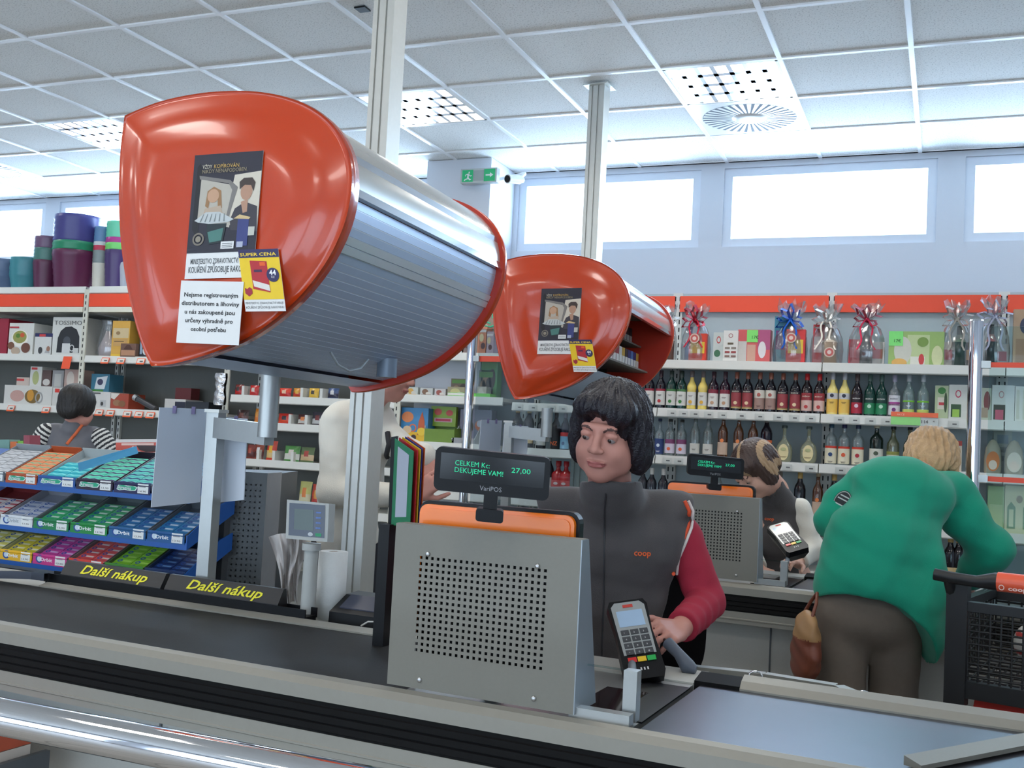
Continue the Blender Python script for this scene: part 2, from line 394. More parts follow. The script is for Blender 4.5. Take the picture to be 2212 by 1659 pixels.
def head_blob(b, neck=True, k=0.012, look_down=0.0, eyes=True):
    """face points to -y, z up, x to the viewer's right when seen from the front; origin between the ears"""
    b.ell((0, .018, .038), (.074, .092, .084), k=.02)
    b.ell((0, -.030, -.030), (.063, .064, .084), k=.02)
    b.ell((0, -.051, -.091), (.033, .031, .026), k=.03)
    for s in (-1, 1):
        b.ell((s*.036, -.058, -.036), (.027, .024, .026), k=.02)
        b.ell((s*.046, -.020, -.062), (.024, .034, .034), k=.03)
    b.cap((-.034, -.084, .026), (.034, -.084, .026), .011, k=.014)
    for s in (-1, 1):
        b.ell((s*.031, -.102, .006), (.019, .018, .013), k=.012, op='s')
    for s in (-1, 1):                                   # lids closing over the balls
        b.ell((s*.031, -.0775, .0050), (.0168, .0125, .0125), k=.004); b.ell((s*.031, -.0805, .0098), (.0168, .0135, .0088), k=.003)
    b.cap((0, -.088, .012), (0, -.1060, -.020), .0085, .0115, k=.012)
    b.ell((0, -.108, -.025), (.0130, .0115, .0100), k=.007)
    for s in (-1, 1): b.ell((s*.0130, -.1000, -.028), (.0080, .0095, .0070), k=.007)
    for s in (-1, 1): b.ell((s*.006, -.106, -.036), (.0032, .0045, .0028), k=.002, op='s')
    b.ell((0, -.0905, -.0580), (.027, .0100, .0048), k=.007)
    b.ell((0, -.0890, -.0665), (.023, .0108, .0055), k=.007)
    b.cap((-.027, -.0895, -.0622), (.027, -.0895, -.0622), .0016, k=.003, op='s')
    for s in (-1, 1): b.cap((0, -.1010, -.0625), (s*.026, -.0915, -.0610), .0018, .0018, k=.003, op='s')
    for s in (-1, 1):
        b.ell((s*.076, .012, -.006), (.008, .019, .031), R=rotz(s*.35), k=.008)
        b.ell((s*.083, .006, -.004), (.005, .010, .019), R=rotz(s*.35), k=.004, op='s')
    if neck: b.cap((0, .022, -.07), (0, .046, -.15), .050, .049, k=.03)
    return b
def face_color(P):
    """0 skin 1 lips 2 brow hair"""
    x, y, z = P.T; c = np.zeros(len(P), int)
    m = (y < -.082) & (np.abs(z+.0625) < .0072*np.sqrt(np.clip(1-(x/.028)**2, 0, 1))+.0003) & (np.abs(x) < .027); c[m] = 1
    bz = .0285-.012*((np.abs(x)-.032)/.02)**2; m = (y < -.060) & (np.abs(x) > .014) & (np.abs(x) < .052) & (np.abs(z-bz) < .0034-.0022*np.clip((np.abs(x)-.03)/.02, 0, 1)); c[m] = 2
    return c
def add_eyes(parent, X, gaze=(0, 0)):
    for s in (-1, 1):
        mb = MB(); c = np.array([s*.031, -.0788, .0022])
        mb.ball(apply(X, c), .0122, EYEW, 16)
        g = nrm(np.array([gaze[0], -1, gaze[1]]))
        mb.ball(apply(X, c+g*.0078), .0062, EYEI, 12)
        mb.build('eye', parent)
def finger(b, p, d, up, L, r, bend, k=.004):
    """three bones from p along d bending towards -up"""
    p = np.array(p, float); d = nrm(d); n = nrm(up); ax = nrm(np.cross(d, n)); ls = (L*.45, L*.30, L*.25)
    rr = (r, r*.93, r*.86, r*.76)
    for i in range(3):
        a = bend[i]; d = d*math.cos(a)+np.cross(ax, d)*math.sin(-a)+ax*np.dot(ax, d)*(1-math.cos(a)); d = nrm(d)
        q = p+d*ls[i]; b.cap(p, q, rr[i], rr[i+1], k); p = q
def hand(b, wrist, d, up, side, size=1.0, bends=((.3, .5, .4),)*4, thumb=(.5, .3)):
    """palm from the wrist along d; up = back of the hand; side = +1 thumb towards cross(d, up), -1 away"""
    d = nrm(d); up = nrm(np.array(up)-d*np.dot(up, d)); s = np.cross(d, up)*side; w = np.array(wrist, float); S = size
    kn = [w+d*(.088*S)+s*x*S+d*y*S for x, y in ((.030, 0), (.010, .004), (-.011, .001), (-.030, -.008))]
    for q, x in zip(kn, (.024, .008, -.009, -.024)): b.cap(w+d*.015*S+s*x*S*.8, q, .0135*S, .0105*S, k=.012)
    for q, L, r, bd in zip(kn, (.072, .080, .074, .058), (.0088, .0090, .0086, .0078), bends if len(bends) == 4 else bends*4):
        finger(b, q, d, up, L*S, r*S, bd)
    t0 = w+d*.028*S+s*.026*S-up*.006; td = nrm(d*.62+s*.75-up*.25)
    t1 = t0+td*.040*S; td2 = nrm(d*.92+s*.30-up*thumb[0]); t2 = t1+td2*.030*S; t3 = t2+nrm(td2+d*.2-up*thumb[1])*.024*S
    b.cap(t0, t1, .0145*S, .0108*S, k=.010); b.cap(t1, t2, .0104*S, .0094*S, k=.004); b.cap(t2, t3, .0094*S, .0078*S, k=.004)

# ================================================================ THE SETTING
def structure(mb, name, **k): o = mb.build(name, **k); o['kind'] = 'structure'; return o
def floor_mat():
    m = M('floor_tiles', (150, 146, 138), 0.35, var=0.08, scale=3); nt = m.node_tree; b = nt.nodes['Principled BSDF']
    tc = nt.nodes.new('ShaderNodeTexCoord'); br = nt.nodes.new('ShaderNodeTexBrick'); br.offset = 0; br.inputs['Scale'].default_value = 1
    br.inputs['Brick Width'].default_value = .33; br.inputs['Row Height'].default_value = .33; br.inputs['Mortar Size'].default_value = .004
    br.inputs['Color1'].default_value = (*lin((158, 153, 145)), 1); br.inputs['Color2'].default_value = (*lin((148, 144, 137)), 1); br.inputs['Mortar'].default_value = (*lin((90, 88, 84)), 1)
    nt.links.new(tc.outputs['Object'], br.inputs['Vector']); nt.links.new(br.outputs['Color'], b.inputs['Base Color']); return m
structure(MB().box(((LEFTX+RIGHTX)/2, (FRONTY+WALLY)/2, -.05), (RIGHTX-LEFTX, WALLY-FRONTY+.3, .1), floor_mat()), 'floor')

def tile_mat():
    m = M('mineral_fibre_tile', (234, 234, 231), 0.9, var=0.03, scale=5, bump=.25, bscale=220); nt = m.node_tree; b = nt.nodes['Principled BSDF']
    tc = nt.nodes.new('ShaderNodeTexCoord'); n = nt.nodes.new('ShaderNodeTexNoise'); n.inputs['Scale'].default_value = 130; n.inputs['Detail'].default_value = 1
    r = nt.nodes.new('ShaderNodeValToRGB'); r.color_ramp.elements[0].position = .33; r.color_ramp.elements[1].position = .42
    r.color_ramp.elements[0].color = (*lin((206, 206, 203)), 1); r.color_ramp.elements[1].color = (*lin((238, 238, 235)), 1)
    nt.links.new(tc.outputs['Object'], n.inputs['Vector']); nt.links.new(n.outputs['Fac'], r.inputs[0]); nt.links.new(r.outputs[0], b.inputs['Base Color']); return m
TILEM = tile_mat(); TBAR = M('white_ceiling_bar', (246, 246, 246), 0.3, var=0)
VENTS = [(-1, 2), (-11, 2)]
holes = set(LUM_SEEN) | set(VENTS)
I0, I1, J0, J1 = -16, 8, -15, 4
mb = MB()
y_end = WALLY
for i in range(I0, I1+1):
    for j in range(J0, J1+1):
        if (i, j) in holes: continue
        x0, x1 = OX+TILE*i, OX+TILE*(i+1); y0, y1 = OY+TILE*j, min(OY+TILE*(j+1), y_end)
        if y1-y0 < .02: continue
        mb.add([(x0, y0, CEIL+.004), (x0, y1, CEIL+.004), (x1, y1, CEIL+.004), (x1, y0, CEIL+.004)], [(0, 1, 2, 3)], TILEM)
for i in range(I0, I1+2):
    x = OX+TILE*i; mb.box((x, (OY+TILE*J0+y_end)/2, CEIL+.001), (.024, y_end-OY-TILE*J0, .010), TBAR)
for j in range(J0, J1+2):
    y = min(OY+TILE*j, y_end-.01); mb.box((OX+TILE*(I0+I1+1)/2, y, CEIL+.001), (TILE*(I1-I0+1), .024, .0094), TBAR)
structure(mb, 'ceiling')
# slab above, so that no sky shows over the suspended tiles
structure(MB().box(((LEFTX+RIGHTX)/2, (FRONTY+WALLY)/2, CEIL+.42), (RIGHTX-LEFTX+.6, WALLY-FRONTY+.6, .1), M('roof_slab', (120, 120, 120), .9)), 'ceiling')

def wall_mat(): return M('painted_wall', (206, 210, 218), 0.85, var=0.02, scale=3, bump=.08, bscale=160)
WALLM = wall_mat()
WIN = [(-10.2, -8.9), (-8.75, -7.41), (-7.25, -5.94), (-5.79, -4.47), (-4.32, -3.0), (-2.90, -1.58), (-1.424, -.104), (.056, 1.38), (1.54, 2.86)]
WZ0, WZ1 = 2.735, 3.262
mb = MB(); T = .22
mb.box(((LEFTX+RIGHTX)/2, WALLY+T/2, WZ0/2), (RIGHTX-LEFTX, T, WZ0), WALLM)
mb.box(((LEFTX+RIGHTX)/2, WALLY+T/2, (WZ1+CEIL+.4)/2), (RIGHTX-LEFTX, T, CEIL+.4-WZ1), WALLM)
xs = [LEFTX]+[v for w in WIN for v in w]+[RIGHTX]
for k in range(0, len(xs), 2): mb.box(((xs[k]+xs[k+1])/2, WALLY+T/2, (WZ0+WZ1)/2), (xs[k+1]-xs[k], T, WZ1-WZ0), WALLM)
structure(mb, 'wall_back')
PVC = M('white_window_frame', (214, 220, 230), 0.4, var=0.02)
PANE = glassy('window_pane', (248, 252, 255), 0.0, 0.0)
for n, (x0, x1) in enumerate(WIN):
    f = MB(); w = .055; y = WALLY+.05
    f.box(((x0+x1)/2, y, WZ0+w/2), (x1-x0, .07, w), PVC).box(((x0+x1)/2, y, WZ1-w/2), (x1-x0, .07, w), PVC)
    f.box((x0+w/2, y, (WZ0+WZ1)/2), (w, .07, WZ1-WZ0-2*w), PVC).box((x1-w/2, y, (WZ0+WZ1)/2), (w, .07, WZ1-WZ0-2*w), PVC)
    fo = structure(f, 'window_%d' % (n+1), origin=((x0+x1)/2, y, (WZ0+WZ1)/2))
    MB().box(((x0+x1)/2, y, (WZ0+WZ1)/2), (x1-x0-2*w, .006, WZ1-WZ0-2*w), PANE).build('window_pane', fo)
# pillar before the wall
structure(MB().box((-3.18, WALLY-.215, CEIL/2), (.49, .43, CEIL), WALLM), 'pillar')
# side walls and the shop front behind the viewer
structure(MB().box((LEFTX-.1, (FRONTY+WALLY)/2, CEIL/2), (.2, WALLY-FRONTY+.2, CEIL+.5), WALLM), 'wall_left')
structure(MB().box((RIGHTX+.1, (FRONTY+WALLY)/2, CEIL/2), (.2, WALLY-FRONTY+.2, CEIL+.5), WALLM), 'wall_right')
mb = MB(); mb.box(((LEFTX+RIGHTX)/2, FRONTY-.1, .15), (RIGHTX-LEFTX, .2, .3), WALLM).box(((LEFTX+RIGHTX)/2, FRONTY-.1, 3.2), (RIGHTX-LEFTX, .2, .9), WALLM)
sw = (RIGHTX-LEFTX)/6
for k in range(7): mb.box((LEFTX+k*sw, FRONTY-.1, 1.5), (.3, .2, 2.5), WALLM)
structure(mb, 'wall_front')
for k in range(6):
    x0 = LEFTX+k*sw+.15; x1 = x0+sw-.3; f = MB(); zc_, h = 1.525, 2.45
    f.box(((x0+x1)/2, FRONTY-.1, zc_-h/2+.03), (x1-x0, .06, .06), PVC).box(((x0+x1)/2, FRONTY-.1, zc_+h/2-.03), (x1-x0, .06, .06), PVC)
    f.box((x0+.03, FRONTY-.1, zc_), (.06, .06, h-.12), PVC).box((x1-.03, FRONTY-.1, zc_), (.06, .06, h-.12), PVC)
    fo = structure(f, 'window_%d' % (20+k), origin=((x0+x1)/2, FRONTY-.1, zc_))
    MB().box(((x0+x1)/2, FRONTY-.1, zc_), (x1-x0-.12, .006, h-.12), PANE).build('window_pane', fo)

# ---------------------------------------------------------------- luminaires, vents, signs in and under the ceiling
LUMW = M('luminaire_white', (235, 235, 232), 0.35, var=0)
LOUV = M('louvre_mirror', (226, 228, 230), 0.22, 0.35, var=0)
lum_lab = {(-1, 1): 'square louvred ceiling light beside the round vent on the right', (-4, 1): 'square louvred ceiling light beside the tall aluminium ceiling pole', (-8, 1): 'square louvred ceiling light partly behind the big orange cabinet'}
for (i, j) in LUM_SEEN:
    cx, cy = OX+TILE*(i+.5), OY+TILE*(j+.5)
    t = thing('ceiling_light', (cx, cy, CEIL), lum_lab[(i, j)], 'ceiling light', 'louvred ceiling lights')
    h = .287; mb = MB(); z0, z1 = CEIL-.003, CEIL+.10
    for sx, sy, lx, ly in ((0, -1, 2*h, .014), (0, 1, 2*h, .014), (-1, 0, .014, 2*h), (1, 0, .014, 2*h)):
        mb.box((cx+sx*(h-.007), cy+sy*(h-.007), (z0+z1)/2), (lx, ly, z1-z0), LUMW)
    mb.box((cx, cy, z1+.004), (2*h, 2*h, .008), LUMW); mb.build('housing', t)
    mb = MB()
    for k in range(1, 4):                        # cross blades, V section
        y = cy-h+2*h*k/4; mb.prism([(cx-h+.01, y-.020, CEIL), (cx-h+.01, y+.020, CEIL), (cx-h+.01, y+.003, CEIL+.045), (cx-h+.01, y-.003, CEIL+.045)], (2*h-.02, 0, 0), LOUV)
    for k in range(1, 7):
        x = cx-h+2*h*k/7; mb.prism([(x-.012, cy-h+.01, CEIL), (x+.012, cy-h+.01, CEIL), (x+.002, cy-h+.01, CEIL+.04), (x-.002, cy-h+.01, CEIL+.04)], (0, 2*h-.02, 0), LOUV)
    mb.build('louvre', t)
VENTD = M('vent_dark_gap', (112, 120, 130), 0.8)
for (i, j), lab in zip(VENTS, ('round radial ceiling vent next to the louvred light on the right', 'round radial ceiling vent at the left edge of the ceiling')):
    cx, cy = OX+TILE*(i+.5), OY+TILE*(j+.5); t = thing('ceiling_vent', (cx, cy, CEIL), lab, 'ceiling vent', 'round ceiling vents')
    mb = MB(); n = 48; R0 = .265; h = .288
    ring = [(cx+R0*math.cos(2*math.pi*k/n), cy+R0*math.sin(2*math.pi*k/n), CEIL-.002) for k in range(n)]
    sq = []
    for k in range(n):
        a = 2*math.pi*k/n; q = max(abs(math.cos(a)), abs(math.sin(a))); sq.append((cx+h*math.cos(a)/q, cy+h*math.sin(a)/q, CEIL-.002))
    mb.add(ring+sq, [(k, (k+1) % n, n+(k+1) % n, n+k)[::-1] for k in range(n)], LUMW)
    mb.build('face_plate', t)
    mb = MB(); mb.lathe([(R0, 0), (R0, .05), (.001, .052)], (cx, cy, CEIL-.002), VENTD, 32); mb.build('duct', t)
    mb = MB(); nb = 36
    for k in range(nb):
        a = 2*math.pi*k/nb; d = np.array([math.cos(a), math.sin(a), 0]); s_ = np.array([-math.sin(a), math.cos(a), 0]); c0 = np.array([cx, cy, CEIL-.002])
        mb.add([c0+d*.09-s_*.004+ZU*.0, c0+d*.262-s_*.013, c0+d*.262+s_*.008+ZU*.016, c0+d*.09+s_*.003+ZU*.012], [(0, 1, 2, 3)], LUMW)
        mb.add([c0+d*.09-s_*.005-ZU*.001, c0+d*.262-s_*.016-ZU*.001, c0+d*.262+s_*.010-ZU*.001, c0+d*.09+s_*.004-ZU*.001], [(0, 1, 2, 3)], LUMW)
    mb.build('blade', t, kind='stuff')
    MB().lathe([(.001, -.012), (.06, -.011), (.098, -.004), (.1, .004)], (cx, cy, CEIL), LUMW, 32).build('hub', t)
p = PZ(783, 18, CEIL); mb = MB().box((p[0], p[1], CEIL-.004), (.055, .055, .008), BLACKP)
mb.build('ceiling_sensor', origin=p, label='small dark square fitting in the ceiling tile left of the pole', category='sensor')

# aluminium poles from floor to ceiling, one per lane
TL = np.array([-.04, 2.28, 0.0])             # from the near lane to the second lane
def pole(base, lab):
    t = thing('ceiling_pole', base, lab, 'pole', 'aluminium poles rising to the ceiling'); x, y, _ = base
    mb = MB(); A = rotz(math.radians(-4)); w, d = .088, .082
    sec = [(-w/2, -d/2), (-w/2+.018, -d/2), (-w/2+.018, -d/2+.008), (-w/2+.026, -d/2+.008), (-w/2+.026, -d/2), (-w/2+.052, -d/2), (-w/2+.052, -d/2+.008), (-w/2+.060, -d/2+.008), (-w/2+.060, -d/2), (w/2, -d/2), (w/2, d/2), (-w/2, d/2)]
    mb.prism([np.array([x, y, 0])+A @ np.array([a, b, 0]) for a, b in sec][::-1], (0, 0, CEIL-.002), ALU_L); mb.build('pole_profile', t)
    mb = MB().box((x, y, CEIL-.012), (.14, .13, .006), ALU_L, A); mb.build('ceiling_plate', t); return t
pole((D(803, 700, 3.72)[0], D(803, 700, 3.72)[1], 0), 'tall pale aluminium pole behind the first orange cabinet')
pole((-1.775, 5.30, 0), 'aluminium pole rising above the second orange cabinet to the ceiling')

# emergency exit sign on the pillar
t_o = PY(1037, 381, 6.44); t = thing('exit_sign', t_o, 'green and white emergency exit sign with running figure and arrow on the pillar', 'exit sign')
w, h = .268, .098; mb = MB().box(t_o, (w, .05, h), M('sign_housing', (176, 180, 178), .4)); mb.build('housing', t)
cd = Card(t_o+np.array([-w/2+.012, -.026, -h/2+.008]), (w-.024, 0, 0), (0, 0, h-.016)); mb = MB()
GS = M('exit_green', (18, 150, 96), .4, emit=(10, 150, 90), estr=.35); WS = M('sign_white', (225, 228, 226), .5)
cd.rect(mb, 0, 0, .335, 1, GS); cd.rect(mb, .665, 0, 1, 1, GS); cd.rect(mb, .345, .06, .655, .94, M('sign_middle', (150, 160, 158), .3)); mb.build('sign_face', t)
mb = MB(); cd.disc(mb, .215, .78, .022, .085, WS, .002)
for P_ in ([(.14, .66), (.20, .70), (.235, .62), (.20, .40), (.16, .38), (.165, .52)], [(.16, .40), (.20, .40), (.245, .22), (.285, .24), (.28, .16), (.225, .12)], [(.165, .45), (.15, .28), (.09, .24), (.06, .10), (.09, .09), (.115, .17), (.185, .22)], [(.21, .66), (.26, .52), (.295, .55), (.30, .49), (.255, .43), (.21, .56)], [(.15, .66), (.10, .60), (.095, .46), (.12, .46), (.125, .56), (.165, .60)]):
    cd.poly(mb, P_, WS, .002)
mb.build('running_figure', t)
mb = MB(); cd.poly(mb, [(.72, .44), (.85, .44), (.85, .30), (.95, .50), (.85, .70), (.85, .56), (.72, .56)], WS, .002); mb.build('arrow', t)
# bullet camera on the pillar
o = PY(1118, 388, 6.40); t = thing('security_camera', o, 'small white bullet security camera beside the exit sign', 'security camera')
dd = nrm(np.array([-.35, -1, -.18])); mb = MB().cyl(o-dd*.02, o+dd*.10, .030, M('camera_white', (222, 224, 226), .35)); mb.cyl(o-dd*.05, o-dd*.02, .02, C((222, 224, 226))); mb.build('camera_body', t)
MB().cyl(o+dd*.1, o+dd*.104, .024, BLACKP).build('lens', t)
mb = MB().tube([o-dd*.01, o+np.array([.03, .05, .05]), (-2.93, 6.60, o[2]+.06)], .012, C((222, 224, 226))); mb.cyl((-2.935, 6.60, o[2]+.06), (-2.915, 6.60, o[2]+.06), .03, C((222, 224, 226))); mb.build('bracket', t)

# ================================================================ CHECKOUT LANES
PHI = math.radians(2.5)
U1 = np.array([math.cos(PHI), -math.sin(PHI), 0]); V1 = np.array([math.sin(PHI), math.cos(PHI), 0])
KO = np.array([-1.021, 1.900, 0.0]); KR = np.stack([U1, V1, ZU], 1)
def K(u, v, z, T_=np.zeros(3)): return KO+U1*u+V1*v+np.array([0, 0, z])+T_
BT = .87
def bar(mb, u0, u1, sec, mat, T_):           # extrude a (v, z) section along the lane
    mb.prism([K(u0, v, z, T_) for v, z in sec], U1*(u1-u0), mat)
def counter(T_, lab, first):
    t = thing('checkout_counter', K(0, .25, 0, T_), lab, 'checkout counter', 'supermarket checkout counters')
    ua, ub = -2.6, 2.1
    mb = MB(); bar(mb, ua, ub, [(.05, .06), (.46, .06), (.46, BT-.06), (.05, BT-.06)], GREYL, T_)
    for u in (-1.7, -.62, .45, 1.5): mb.box(K(u, .048, .4, T_), (.006, .004, .66), GREYD, KR)
    mb.build('cabinet', t)
    mb = MB(); bar(mb, ua, ub, [(.09, 0), (.42, 0), (.42, .06), (.09, .06)], GREYD, T_); mb.build('plinth', t)
    # near rim: bevelled aluminium profile, black ribbed bumper, lower aluminium strip
    mb = MB(); bar(mb, ua, ub, [(-.034, BT-.036), (-.004, BT-.036), (.012, BT-.006), (.012, BT+.004), (-.004, BT+.008), (-.020, BT+.004), (-.034, BT-.008)], RIMM, T_); mb.build('near_rim', t)
    mb = MB()
    bar(mb, ua, ub, [(-.030, BT-.100), (.02, BT-.100), (.02, BT-.036), (-.030, BT-.036)], BLACKR, T_)
    for z in (BT-.054, BT-.071, BT-.088): bar(mb, ua, ub, [(-.034, z-.006), (-.030, z-.008), (-.030, z+.008), (-.034, z+.006)], BLACKR, T_)
    mb.build('rubber_bumper', t)
    mb = MB(); bar(mb, ua, ub, [(-.032, BT-.146), (.05, BT-.146), (.05, BT-.100), (-.032, BT-.100)], RIMM, T_)
    bar(mb, ua, ub, [(-.0345, BT-.130), (-.032, BT-.132), (-.032, BT-.124), (-.0345, BT-.126)], RIMM, T_); mb.build('lower_strip', t)
    # belt and plates
    mb = MB(); bar(mb, ua, .02, [(.012, BT-.02), (.478, BT-.02), (.478, BT-.004), (.012, BT-.004)], BELT, T_); mb.build('conveyor_belt', t)
    mb = MB(); bar(mb, .02, .5, [(.012, BT-.02), (.46, BT-.02), (.46, BT-.004), (.012, BT-.004)], ALU, T_)
    mb.box(K(.455, .25, BT-.003, T_), (.10, .34, .003), BLACKP, KR); mb.build('scanner_plate', t)
    MB().box(K(.40, .20, BT-.0015, T_), (.09, .22, .003), M('scanner_glass', (30, 16, 18), .08), KR).build('scanner_window', t)
    mb = MB(); bar(mb, .515, ub, [(.012, BT-.02), (.478, BT-.02), (.478, BT-.004), (.012, BT-.004)], STEEL, T_); mb.build('packing_plate', t)
    # far rim
    mb = MB(); sec = [(.478, BT-.05), (.520, BT-.05), (.520, BT+.006), (.508, BT+.008), (.490, BT+.003), (.478, BT)]
    bar(mb, -1.52, -.18, sec, RIMM, T_); mb.build('far_rim', t); mb = MB(); bar(mb, .60, ub, [(.470, BT-.05), (.530, BT-.05), (.530, BT+.020), (.515, BT+.023), (.487, BT+.014), (.470, BT)], RIMM, T_)
    mb.build('far_rim', t)
    mb = MB(); bar(mb, .50, .60, [(.470, BT-.05), (.530, BT-.05), (.530, BT+.014), (.470, BT+.004)], BLACKR, T_); mb.build('rubber_seal', t)
    mb = MB(); bar(mb, -.18, .50, [(.462, BT-.05), (.60, BT-.05), (.60, BT+.0), (.462, BT+.0)], GREYL, T_)
    bar(mb, -2.55, -.18, [(.520, BT-.05), (.72, BT-.05), (.72, BT-.012), (.520, BT-.012)], GREYL, T_); mb.build('rear_shelf', t)
    if first:
        mb = MB()                               # curled steel guide at the start of the belt and slanting guide on the plate
        pts = [K(-1.52, .495, BT+.012), K(-1.57, .49, BT+.012), K(-1.63, .47, BT+.010), K(-1.72, .43, BT+.006), K(-1.86, .37, BT+.002)]
        for a, b in zip(pts[:-1], pts[1:]):
            mb.add([a, b, b+ZU*.022, a+ZU*.022, a+V1*.02, b+V1*.02, b+V1*.02+ZU*.022, a+V1*.02+ZU*.022], [(0, 1, 2, 3), (7, 6, 5, 4), (3, 2, 6, 7)], STEEL)
        mb.build('belt_guide', t)
        a, b = PZ(1952, 1652, BT), PZ(2300, 1585, BT); n_ = nrm(np.cross(b-a, ZU))
        mb = MB().prism([a, a+n_*.034, a+n_*.034+ZU*.008, a+ZU*.016], b-a, GREYP); mb.build('slanting_guide', t)
        mb = MB(); mb.box(K(-1.25, -.01, BT-.215), (.42, .07, .05), BLACKP, KR)
        for u in (-1.17, -1.12): mb.ball(K(u, -.046, BT-.215), (.007, .004, .007), SCREW, 8)
        mb.build('rail_bracket', t)
    return t
counter(np.zeros(3), 'near checkout counter with black belt and steel packing plate', True)
counter(TL, 'second checkout counter beyond, partly behind the customer in green', False)

# ---------------------------------------------------------------- orange cigarette cabinets
BYAW = math.radians(-22.48+19.3)             # direction of the long axis, away from the viewer
AX = np.array([math.sin(BYAW), math.cos(BYAW), 0]); AR = np.array([math.cos(BYAW), -math.sin(BYAW), 0])
BC = D(525, 500, 2.45); BL = .97
OUTPX = [(287, 258), (330, 238), (383, 221), (465, 207), (547, 204), (608, 211), (670, 229), (723, 262), (760, 311), (776, 364), (774, 426), (760, 491), (723, 569), (670, 639), (608, 696), (547, 737), (465, 770), (410, 784), (365, 795), (348, 797), (334, 782), (313, 713), (293, 631), (278, 528), (274, 426), (278, 323)]
def onbox(px, py, off=0.0):
    p = PP(px, py, BC-AX*off, AX); q = p-BC; return (np.dot(q, AR), q[2])
OUT = np.array([onbox(*p) for p in OUTPX])
TIP = OUT[19]
def resample(P, n):
    P = np.vstack([P, P[:1]]); d = np.r_[0, np.cumsum(np.linalg.norm(np.diff(P, axis=0), axis=1))]; t = np.linspace(0, d[-1], n, endpoint=False)
    return np.stack([np.interp(t, d, P[:, 0]), np.interp(t, d, P[:, 1])], 1)
def smooth_closed(P, it, keep=()):
    for _ in range(it):
        Q = (np.roll(P, 1, 0)+2*P+np.roll(P, -1, 0))/4
        for k in keep: Q[k] = P[k]
        P = Q
    return P
NP_ = 120
OS = resample(OUT, NP_); kt = int(np.argmin(np.linalg.norm(OS-TIP, axis=1))); kl = int(np.argmin(np.linalg.norm(OS-OUT[0], axis=1)))
OS = smooth_closed(OS, 6, (kt, kl))
CEN = np.array([-.02, .02])                  # middle of the cap where the posters are stuck
def cap_h(x, z):
    """relief of the moulded end cap, metres towards the viewer"""
    return 0
def end_cap(sign, O, t):
    """domed shell with stepped ridges running from the tip"""
    mb = MB(); rings = 26; V = []; th = .030
    for r in range(rings+1):
        q = r/rings                          # 1 at the rim
        for k in range(NP_):
            p = CEN+(OS[k]-CEN)*q
            bulge = .034*(1-max(0, (q-.30)/.70)**2.2)
            # stepped crescents: the arc rising from the tip and sweeping along the top and the right side
            a = math.atan2(p[1]-CEN[1], p[0]-CEN[0]); tt = p-TIP; ta = math.atan2(tt[1], tt[0]); tl = np.linalg.norm(tt)
            step = 0
            for (a0, w_) in ((math.radians(31), .05), (math.radians(100), .05)):
                dlt = (ta-a0); step += .006*(1/(1+math.exp(-dlt/w_*3)) if a0 < 1.2 else 1/(1+math.exp(dlt/w_*3)))*min(1, tl/.1)*max(0, 1-max(0, tl-.35)/.30)
            arc = .006/(1+math.exp((q-.80)*55))+.004/(1+math.exp((q-.62)*50))*max(0, math.sin(a*.9+.5))
            V.append(O+AR*p[0]+ZU*p[1]-sign*AX*(th+bulge*.8+step*min(1, max(0, (q-.42)/.22))*(q < .999)+arc*.8))
    F = [(r*NP_+k, r*NP_+(k+1) % NP_, (r+1)*NP_+(k+1) % NP_, (r+1)*NP_+k) for r in range(rings) for k in range(NP_)]
    mb.add(V, F if sign > 0 else [f[::-1] for f in F], ORANGE, True)
    rim = [O+AR*p[0]+ZU*p[1]-sign*AX*th for p in OS]; back = [O+AR*p[0]+ZU*p[1]+sign*AX*.006 for p in OS]
    lip = [O+AR*(p[0]-CEN[0])*1.006+AR*CEN[0]+ZU*((p[1]-CEN[1])*1.006+CEN[1])-sign*AX*(th-.008) for p in OS]
    fs = [(k, NP_+k, NP_+(k+1) % NP_, (k+1) % NP_) for k in range(NP_)]+[(NP_+k, 2*NP_+k, 2*NP_+(k+1) % NP_, NP_+(k+1) % NP_) for k in range(NP_)]
    if sign < 0: fs = [f[::-1] for f in fs]
    mb.add(rim+lip+back, fs, ORANGE, True)
    inn = [O+AR*(CEN[0]+(p[0]-CEN[0])*.90)+ZU*(CEN[1]+(p[1]-CEN[1])*.90)+sign*AX*.006 for p in OS]
    f2 = [(k, NP_+k, NP_+(k+1) % NP_, (k+1) % NP_) for k in range(NP_)]
    mb.add(back+inn, f2 if sign > 0 else [f[::-1] for f in f2], ORANGE_IN, False)
    mb.add(inn, [list(range(NP_)) if sign > 0 else list(range(NP_))[::-1]], ORANGE_IN)
    return mb.build('end_cap', t, weld=True)
SILVER = M('cabinet_silver_panel', (196, 196, 192), 0.22, 0.55, var=0.02)
SLAT = M('shutter_slat_grey', (186, 203, 226), 0.4, 0.4, var=0.04, scale=40)
def ang(px, py):
    p = np.array(onbox(px, py)); return int(np.argmin(np.linalg.norm(OS-p, axis=1)))
k_top, k_lip, k_sl, k_bot = ang(287, 258), ang(776, 400), ang(776, 400)+1, ang(430, 783)
